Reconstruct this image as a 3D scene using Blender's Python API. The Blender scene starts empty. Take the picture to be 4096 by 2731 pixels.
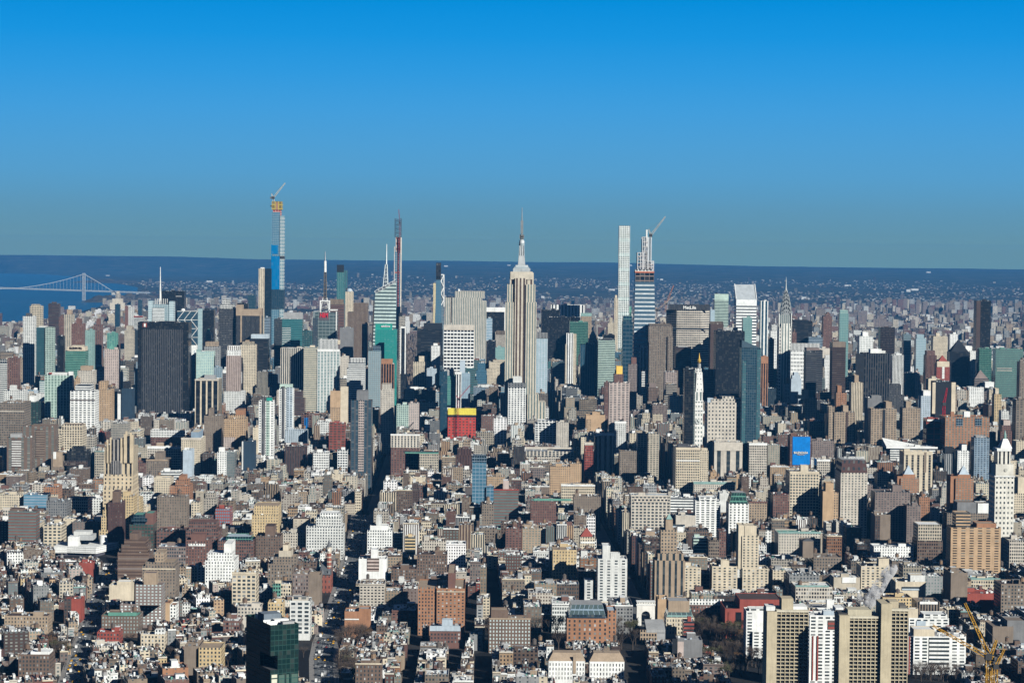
import bpy, math, random
from math import sin, cos, pi, radians, hypot, floor, sqrt
from mathutils import Matrix, Vector
random.seed(7)
sc = bpy.context.scene
COL = sc.collection
# ---------------------------------------------------------------- camera
FPX, CAMZ, EARTH = 9517.8, 374.4, 2 * 7.4e6
YAW, PITCH, ROLL = radians(0.731), radians(2.195), radians(0.575)
def ray(px, py):
    u, v = px - 2048, py - 1365.5
    u, v = u * cos(ROLL) + v * sin(ROLL), -u * sin(ROLL) + v * cos(ROLL)
    X, U = u / FPX, -v / FPX
    y = cos(PITCH) + U * sin(PITCH); z = -sin(PITCH) + U * cos(PITCH)
    return Vector((X * cos(YAW) + y * sin(YAW), -X * sin(YAW) + y * cos(YAW), z))
cd = bpy.data.cameras.new('camera'); cam = bpy.data.objects.new('camera', cd); COL.objects.link(cam)
fw = ray(2048, 1365.5).normalized(); rt = (ray(2148, 1365.5) - ray(1948, 1365.5)).normalized(); up = rt.cross(fw)
M = Matrix((rt, up, -fw)).transposed().to_4x4(); M.translation = (0, 0, CAMZ)
cam.matrix_world = M
cd.sensor_width = 36; cd.sensor_fit = 'HORIZONTAL'; cd.lens = FPX / 4096 * 36
cd.clip_start = 5; cd.clip_end = 200000
sc.camera = cam
# ---------------------------------------------------------------- sky and sun
SUN_AZ, SUN_EL = radians(139), radians(25.5)
w = bpy.data.worlds.new('World'); sc.world = w; w.use_nodes = True
nt = w.node_tree; nt.nodes.clear()
def nd(t, **k):
    n = nt.nodes.new(t)
    for a, b in k.items(): setattr(n, a, b)
    return n
sky = nd('ShaderNodeTexSky', sky_type='NISHITA', sun_disc=False, sun_elevation=SUN_EL, sun_rotation=SUN_AZ, altitude=300, air_density=.45, dust_density=0.0, ozone_density=3.0)
b1 = nd('ShaderNodeBackground'); b1.inputs[1].default_value = 0.05
nt.links.new(sky.outputs[0], b1.inputs[0])
tc = nd('ShaderNodeTexCoord'); sx = nd('ShaderNodeSeparateXYZ'); nt.links.new(tc.outputs['Generated'], sx.inputs[0])
rp = nd('ShaderNodeValToRGB'); mr = nd('ShaderNodeMapRange'); mr.inputs[2].default_value = 0.25
nt.links.new(sx.outputs[2], mr.inputs[0]); nt.links.new(mr.outputs[0], rp.inputs[0])
SKY = [(0.0, (0.2768, 0.4236, 0.2584)), (0.0084, (0.2743, 0.4317, 0.2824)), (0.014, (0.2726, 0.4371, 0.2985)), (0.0175, (0.2411, 0.4033, 0.3093)), (0.0223, (0.1941, 0.3503, 0.32)), (0.0293, (0.1609, 0.3162, 0.3354)), (0.0384, (0.1389, 0.2968, 0.3536)), (0.0524, (0.1211, 0.2852, 0.378)), (0.0698, (0.1087, 0.2816, 0.4072)), (0.0942, (0.0953, 0.289, 0.4617)), (0.1256, (0.0825, 0.2972, 0.5189)), (0.1745, (0.0662, 0.2964, 0.5639)), (0.2303, (0.0464, 0.2888, 0.6034)), (0.293, (0.0235, 0.2704, 0.6188)), (0.3556, (0.0069, 0.2471, 0.6126)), (0.4181, (0.0004, 0.2234, 0.5877)), (0.56, (0.002, 0.1, 0.3)), (0.75, (0.002, 0.05, 0.18)), (1.0, (0.002, 0.03, 0.12))]
e = rp.color_ramp.elements
e[0].position, e[0].color = SKY[0][0], SKY[0][1] + (1,)
e[1].position, e[1].color = SKY[-1][0], SKY[-1][1] + (1,)
for p, c in SKY[1:-1]:
    q = e.new(p); q.color = c + (1,)
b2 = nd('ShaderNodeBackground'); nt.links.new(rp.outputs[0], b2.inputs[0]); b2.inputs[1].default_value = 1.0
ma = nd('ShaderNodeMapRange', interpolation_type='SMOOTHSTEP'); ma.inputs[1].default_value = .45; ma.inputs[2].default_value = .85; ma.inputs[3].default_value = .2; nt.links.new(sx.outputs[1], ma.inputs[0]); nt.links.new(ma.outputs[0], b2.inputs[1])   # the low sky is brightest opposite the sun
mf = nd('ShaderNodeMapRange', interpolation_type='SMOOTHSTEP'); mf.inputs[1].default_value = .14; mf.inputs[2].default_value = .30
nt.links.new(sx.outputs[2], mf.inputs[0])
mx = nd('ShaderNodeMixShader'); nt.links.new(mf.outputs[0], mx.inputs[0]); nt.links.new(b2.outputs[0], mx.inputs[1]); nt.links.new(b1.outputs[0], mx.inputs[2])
wo = nd('ShaderNodeOutputWorld'); nt.links.new(mx.outputs[0], wo.inputs[0])
sl = bpy.data.lights.new('sun', 'SUN'); sl.energy = 5.0; sl.angle = radians(.5); sl.color = (1, .965, .89)
so = bpy.data.objects.new('sun', sl); COL.objects.link(so)
sd = Vector((sin(SUN_AZ) * cos(SUN_EL), cos(SUN_AZ) * cos(SUN_EL), sin(SUN_EL)))
so.rotation_euler = sd.to_track_quat('Z', 'Y').to_euler()
vs = sc.view_settings; vs.view_transform = 'Standard'; vs.look = 'None'; vs.exposure = 0.3; vs.gamma = 1
sc.cycles.max_bounces = 4; sc.cycles.diffuse_bounces = 0; sc.cycles.glossy_bounces = 2; sc.cycles.volume_bounces = 2
sc.cycles.transparent_max_bounces = 8; sc.cycles.sample_clamp_indirect = 3
# ---------------------------------------------------------------- placing by line of sight at a known distance
def zg(x, y): return -(x * x + y * y) / EARTH
TILE = dict(A=(0, 950), B=(900, 700), C=(1700, 800), D=(2400, 800), E=(3072, 1050), F=(0, 1450), G=(900, 1250), H=(1700, 1400), I=(2400, 1400), J=(3072, 1500), K=(0, 2031), L=(900, 2031), M=(1900, 2031), N=(2400, 1900), O=(3072, 2031))
SC = 1024 / 2294
def T2(t, x, y): return TILE[t][0] + x * SC, TILE[t][1] + y * SC
def at(px, py, Y):
    d = ray(px, py); k = Y / d.y
    return Vector((d.x * k, Y, CAMZ + d.z * k))
def gnd(px, py, h=0.0):
    d = ray(px, py); k = 3000.0
    for _ in range(40):
        k = max(200, min(90000, (CAMZ - h + k * k * (d.x**2 + d.y**2) / EARTH) / -d.z if d.z < -.002 else 90000))
    return Vector((d.x * k, d.y * k, zg(d.x * k, d.y * k) + h))
def proj(p):
    x, y, z = p[0], p[1], p[2] - CAMZ
    X = x * cos(YAW) - y * sin(YAW); Y = x * sin(YAW) + y * cos(YAW)
    F = Y * cos(PITCH) - z * sin(PITCH); U = z * cos(PITCH) + Y * sin(PITCH)
    u, v = FPX * X / F, -FPX * U / F
    return 2048 + u * cos(ROLL) - v * sin(ROLL), 1365.5 + u * sin(ROLL) + v * cos(ROLL)
def YS(st): return 4368 + (st - 33.7) * 80.4
# ---------------------------------------------------------------- materials
def newmat(name):
    m = bpy.data.materials.new(name); m.use_nodes = True
    t = m.node_tree; t.nodes.clear()
    return m, t
def build_uber():
    m, t = newmat('facade')
    def mk(k, kw):
        n = t.nodes.new(k)
        for a, b in kw.items(): setattr(n, a, b)
        return n
    L = t.links.new
    def mth(op, a, b=None, c=None):
        n = mk('ShaderNodeMath', {'operation': op})
        for i, v in enumerate((a, b, c)):
            if v is None: continue
            if isinstance(v, (int, float)): n.inputs[i].default_value = v
            else: L(v, n.inputs[i])
        return n.outputs[0]
    def att(nm): return mk('ShaderNodeAttribute', {'attribute_name': nm})
    uv = mk('ShaderNodeSeparateXYZ', {}); L(att('UVMap').outputs['Vector'], uv.inputs[0])
    col, gls = att('col').outputs['Color'], att('gls').outputs['Color']
    wp = mk('ShaderNodeSeparateXYZ', {}); L(att('wp').outputs['Vector'], wp.inputs[0])
    wf = mk('ShaderNodeSeparateXYZ', {}); L(att('wf').outputs['Vector'], wf.inputs[0])
    u = mth('DIVIDE', uv.outputs[0], wp.outputs[0]); v = mth('DIVIDE', uv.outputs[1], wp.outputs[1])
    du = mth('ABSOLUTE', mth('SUBTRACT', mth('FRACT', u), .5)); dv = mth('ABSOLUTE', mth('SUBTRACT', mth('FRACT', v), .5))
    mk_ = mth('MULTIPLY', mth('LESS_THAN', du, mth('MULTIPLY', wf.outputs[0], .5)), mth('LESS_THAN', dv, mth('MULTIPLY', wf.outputs[1], .5)))
    cx = mk('ShaderNodeCombineXYZ', {}); L(mth('FLOOR', u), cx.inputs[0]); L(mth('FLOOR', v), cx.inputs[1]); L(wp.outputs[2], cx.inputs[2])
    wn = mk('ShaderNodeTexWhiteNoise', {'noise_dimensions': '3D'}); L(cx.outputs[0], wn.inputs['Vector'])
    # panes: most dark, some with pale blinds
    bl = mth('MULTIPLY', mth('POWER', wn.outputs['Value'], 5.0), mth('SUBTRACT', .85, mth('MULTIPLY', wf.outputs[0], .72)))
    bl = mth('MULTIPLY', bl, mth('SUBTRACT', 1.35, mth('MULTIPLY', wf.outputs[1], 1.12)))
    mg = mk('ShaderNodeMix', {'data_type': 'RGBA'}); L(bl, mg.inputs[0]); L(gls, mg.inputs[6]); mg.inputs[7].default_value = (.55, .56, .5, 1)
    geo = mk('ShaderNodeNewGeometry', {})
    no = mk('ShaderNodeTexNoise', {}); no.inputs['Scale'].default_value = .09; no.inputs['Detail'].default_value = 5; no.inputs['Roughness'].default_value = .7
    L(geo.outputs['Position'], no.inputs['Vector'])
    st = mk('ShaderNodeTexNoise', {}); st.inputs['Scale'].default_value = 1.0; st.inputs['Detail'].default_value = 3
    mp = mk('ShaderNodeMapping', {}); mp.inputs['Scale'].default_value = (.9, .9, .05); L(geo.outputs['Position'], mp.inputs[0]); L(mp.outputs[0], st.inputs['Vector'])
    var = mth('ADD', mth('MULTIPLY', mth('SUBTRACT', no.outputs[0], .5), .9), mth('MULTIPLY', mth('SUBTRACT', st.outputs[0], .5), .5))
    ww = mth('ADD', var, 1.0)
    vm = mk('ShaderNodeVectorMath', {'operation': 'SCALE'}); L(col, vm.inputs[0]); L(ww, vm.inputs['Scale'])
    mc = mk('ShaderNodeMix', {'data_type': 'RGBA'}); L(mk_, mc.inputs[0]); L(vm.outputs[0], mc.inputs[6]); L(mg.outputs[2], mc.inputs[7])
    bs = mk('ShaderNodeBsdfPrincipled', {}); L(mc.outputs[2], bs.inputs['Base Color'])
    L(mth('SUBTRACT', .85, mth('MULTIPLY', mk_, .73)), bs.inputs['Roughness'])
    L(mth('MULTIPLY', mk_, mth('MULTIPLY', wf.outputs[2], mth('SUBTRACT', 1.0, bl))), bs.inputs['Metallic'])
    bs.inputs['Specular IOR Level'].default_value = .3
    o = mk('ShaderNodeOutputMaterial', {}); L(bs.outputs[0], o.inputs[0])
    return m
UBER = build_uber()
def simple(name, c, rough=.8, metal=0.0, noise=0.0, scale=.2):
    m, t = newmat(name); bs = t.nodes.new('ShaderNodeBsdfPrincipled'); o = t.nodes.new('ShaderNodeOutputMaterial')
    t.links.new(bs.outputs[0], o.inputs[0]); bs.inputs['Base Color'].default_value = c + (1,); bs.inputs['Roughness'].default_value = rough; bs.inputs['Metallic'].default_value = metal
    if noise:
        g = t.nodes.new('ShaderNodeNewGeometry'); n = t.nodes.new('ShaderNodeTexNoise'); n.inputs['Scale'].default_value = scale; n.inputs['Detail'].default_value = 6
        t.links.new(g.outputs['Position'], n.inputs['Vector']); r = t.nodes.new('ShaderNodeValToRGB')
        r.color_ramp.elements[0].position = .3; r.color_ramp.elements[1].position = .7
        r.color_ramp.elements[0].color = tuple(x * (1 - noise) for x in c) + (1,); r.color_ramp.elements[1].color = tuple(min(1, x * (1 + noise)) for x in c) + (1,)
        t.links.new(n.outputs[0], r.inputs[0]); t.links.new(r.outputs[0], bs.inputs['Base Color'])
    return m
# ---------------------------------------------------------------- colours (base reflectance)
CO = dict(B=(.185, .128, .098), b=(.10, .065, .055), R=(.29, .072, .055), r=(.20, .105, .085), T=(.40, .295, .19), t=(.27, .21, .155), C=(.62, .53, .37), c=(.50, .44, .33), W=(.80, .82, .79), w=(.64, .66, .63),
          G=(.34, .35, .35), g=(.19, .195, .20), D=(.075, .08, .09), K=(.018, .022, .028), O=(.37, .185, .10), o=(.50, .345, .205), Y=(.56, .43, .235), L=(.56, .51, .42), l=(.44, .40, .33), M=(.46, .60, .53), m=(.23, .37, .345),
          S=(.42, .52, .60), s=(.22, .32, .42), N=(.02, .05, .085), n=(.05, .10, .14), U=(.0, .20, .62), P=(.50, .415, .375), V=(.12, .30, .24), X=(.02, .30, .24), Z=(.27, .205, .18), A=(.85, .55, .12), E=(.72, .62, .08), Q=(.10, .055, .05), x=(.06, .22, .24), v=(.09, .2, .2))
for k_ in CO:
    if k_ not in 'UAERXVMmxvK': l_ = .3 * CO[k_][0] + .59 * CO[k_][1] + .11 * CO[k_][2]; CO[k_] = tuple(v + (l_ * f - v) * (.06 if k_ in 'RrOoYBPQ' else .2) for v, f in zip(CO[k_], (.98, 1.0, 1.02)))
for k_ in 'BbrtZTOoQ': CO[k_] = tuple(v * (.95 if k_ in 'OoT' else .84) for v in CO[k_])
CO['e'] = (.46, .06, .045)
GL = dict(k=(.012, .016, .022), d=(.03, .045, .055), n=(.02, .07, .11), t=(.05, .17, .185), m=(.19, .36, .36), b=(.10, .26, .38), x=(.02, .30, .25), g=(.13, .19, .19), w=(.5, .6, .6), v=(.03, .085, .075), u=(.10, .12, .12), r=(.10, .07, .06), s=(.30, .45, .50))
STY = {'pun': (3.1, 3.4, .46, .54, 0, 'd'), 'apt': (3.9, 3.0, .5, .46, 0, 'd'), 'loft': (2.7, 3.9, .62, .58, 0, 'k'), 'band': (9., 3.7, 1., .5, .1, 'd'), 'pier': (2.8, 3.9, .5, 1.0, .1, 'k'), 'grid': (3.4, 3.9, .74, .6, .1, 'd'), 'curt': (3.2, 3.9, .9, .8, .7, 'n'), 'flat': (9, 9, 0, 0, 0, 'k'), 'slab': (5., 2.9, .62, .5, .05, 'd')}
class S:
    __slots__ = ('c', 'g', 'pu', 'pv', 'w', 'h', 'rf', 'seed')
    def __init__(s, sty, col, g=None, **k):
        q = STY[sty]; s.c = (CO.get(col) or GL[col]) if isinstance(col, str) else col
        s.pu, s.pv, s.w, s.h, s.rf = q[:5]; s.g = GL[g or q[5]] if isinstance(g or q[5], str) else g
        s.seed = random.random() * 99
        for a, b in k.items(): setattr(s, a, b)
def F(col): return S('flat', col)
# ---------------------------------------------------------------- mesh builder
class MB:
    def __init__(s): s.v = []; s.f = []; s.uv = []; s.c = []; s.g = []; s.p = []; s.q = []; s.smooth = False
    def face(s, pts, uvs, st, pu=None):
        i = len(s.v); s.v += pts; s.f.append(tuple(range(i, i + len(pts)))); s.uv += uvs
        s.c.append(st.c); s.g.append(st.g); s.p.append((pu or st.pu, st.pv, st.seed)); s.q.append((st.w, st.h, st.rf))
    def frus(s, pa, za, pb, zb, st, cap=None, bottom=False, vtop=None):
        n = len(pa); u = 0.0
        for i in range(n):
            j = (i + 1) % n; a, b = pa[i], pa[j]; ln = hypot(b[0] - a[0], b[1] - a[1])
            c, d = pb[j], pb[i]
            k = max(1, round(ln / st.pu)); pu = ln / k if ln > 0 else st.pu
            vt = (0.25 * st.pv if vtop is None else vtop); h = zb - za
            s.face([(a[0], a[1], za), (b[0], b[1], za), (c[0], c[1], zb), (d[0], d[1], zb)], [(0, -h - vt), (ln, -h - vt), (ln, -vt), (0, -vt)], st, pu)
        if cap: s.face([(p[0], p[1], zb) for p in pb], [(p[0], p[1]) for p in pb], cap)
        if bottom: s.face([(p[0], p[1], za) for p in reversed(pa)], [(0, 0)] * n, st)
    def prism(s, poly, z0, z1, st, cap=None, bottom=False, vtop=None): s.frus(poly, z0, poly, z1, st, cap or F(st.c), bottom, vtop)
    def box(s, x0, x1, y0, y1, z0, z1, st, cap=None, bottom=False, vtop=None): s.prism([(x0, y0), (x1, y0), (x1, y1), (x0, y1)], z0, z1, st, cap, bottom, vtop)
    def tube(s, a, b, r, st, n=4, r2=None):
        a, b = Vector(a), Vector(b); d = (b - a)
        if d.length < 1e-6: return
        d.normalize(); e1 = d.orthogonal().normalized(); e2 = d.cross(e1); r2 = r if r2 is None else r2
        A = [a + (e1 * cos(2 * pi * i / n) + e2 * sin(2 * pi * i / n)) * r for i in range(n)]
        B = [b + (e1 * cos(2 * pi * i / n) + e2 * sin(2 * pi * i / n)) * r2 for i in range(n)]
        for i in range(n):
            j = (i + 1) % n
            s.face([tuple(A[i]), tuple(A[j]), tuple(B[j]), tuple(B[i])], [(0, 0)] * 4, st)
        s.face([tuple(p) for p in B], [(0, 0)] * n, st); s.face([tuple(p) for p in reversed(A)], [(0, 0)] * n, st)
    def lattice(s, a, b, wd, r, st, seg=8, wd2=None):
        a, b = Vector(a), Vector(b); d = (b - a).normalized(); e1 = d.cross(Vector((0, 1, .01))).normalized(); e2 = d.cross(e1)
        wd2 = wd if wd2 is None else wd2
        def P(i, k):
            t = i / seg; w_ = (wd + (wd2 - wd) * t) / 2; sx, sy = ((-1, -1), (1, -1), (1, 1), (-1, 1))[k % 4]
            return a.lerp(b, t) + e1 * sx * w_ + e2 * sy * w_
        for k in range(4): s.tube(P(0, k), P(seg, k), r, st)
        for i in range(seg):
            for k in range(4):
                s.tube(P(i, k), P(i + 1, k + 1) if i % 2 else P(i, k + 1), r * .7, st, 3)
                s.tube(P(i, k), P(i + 1, k + 1), r * .7, st, 3)
    def obj(s, name, parent=None, mat=None, org=(0, 0, 0)):
        me = bpy.data.meshes.new(name); ox, oy, oz = org
        me.from_pydata([(x - ox, y - oy, z - oz) for x, y, z in s.v], [], s.f)
        uv = me.uv_layers.new(name='UVMap'); uv.data.foreach_set('uv', [x for q in s.uv for x in q])
        for nm, arr, typ in (('col', s.c, 'FLOAT_COLOR'), ('gls', s.g, 'FLOAT_COLOR'), ('wp', s.p, 'FLOAT_VECTOR'), ('wf', s.q, 'FLOAT_VECTOR')):
            a = me.attributes.new(nm, typ, 'FACE')
            if typ == 'FLOAT_COLOR': a.data.foreach_set('color', [x for q in arr for x in (q[0], q[1], q[2], 1.0)])
            else: a.data.foreach_set('vector', [x for q in arr for x in q])
        me.materials.append(mat or UBER)
        o = bpy.data.objects.new(name, me); COL.objects.link(o)
        if parent is not None: o.parent = parent
        else: o.location = org
        return o
def tag(o, label=None, cat=None, group=None, kind=None):
    for k, v in (('label', label), ('category', cat), ('group', group), ('kind', kind)):
        if v: o[k] = v
    return o
def thing(name, label, cat, loc, group=None):
    o = bpy.data.objects.new(name, None); COL.objects.link(o); o.location = loc; o.empty_display_size = 5
    return tag(o, label, cat, group)
def part(root, name, mb, mat=None): return mb.obj(name, root, mat, tuple(root.location))
def ngon(cx, cy, r, n=8, rot=0.0): return [(cx + r * cos(2 * pi * i / n + rot), cy + r * sin(2 * pi * i / n + rot)) for i in range(n)]
def rectp(x0, x1, y0, y1): return [(x0, y0), (x1, y0), (x1, y1), (x0, y1)]
def inset(poly, d):
    cx = sum(p[0] for p in poly) / len(poly); cy = sum(p[1] for p in poly) / len(poly)
    out = []
    for x, y in poly:
        ln = hypot(x - cx, y - cy); k = max(.05, 1 - d * 1.41 / ln); out.append((cx + (x - cx) * k, cy + (y - cy) * k))
    return out
def shell(mb, mr, poly, z0, z1, st, rc, cop=None, par=1.1, vtop=None):
    """outer wall with a parapet into mb, roof surface into mr"""
    q = inset(poly, .45); n = len(poly); mb.frus(poly, z0, poly, z1, st, vtop=vtop)
    cs = F(cop or tuple(min(.85, x * 1.15 + .02) for x in st.c)); ws = F(st.c)
    for i in range(n):
        j = (i + 1) % n
        mb.face([(*poly[i], z1), (*poly[j], z1), (*q[j], z1), (*q[i], z1)], [(0, 0)] * 4, cs)
        mb.face([(*q[j], z1 - par), (*q[i], z1 - par), (*q[i], z1), (*q[j], z1)], [(0, 0)] * 4, ws)
    mr.face([(*p, z1 - par) for p in q], [tuple(p) for p in q], F(rc))
def tank_mb(mb, x, y, z, r=2.0, h=3.6, leg=2.6, col=(.16, .11, .08)):
    s_ = F(col); k = F((.06, .06, .06))
    for dx, dy in ((-1, -1), (1, -1), (1, 1), (-1, 1)): mb.box(x + dx * r * .62 - .13, x + dx * r * .62 + .13, y + dy * r * .62 - .13, y + dy * r * .62 + .13, z, z + leg, k)
    p = ngon(x, y, r); mb.prism(p, z + leg, z + leg + h, s_, F(col), True); mb.frus(ngon(x, y, r * 1.12), z + leg + h, ngon(x, y, .1), z + leg + h + r * .75, F((.11, .095, .085)), F(col))
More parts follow.
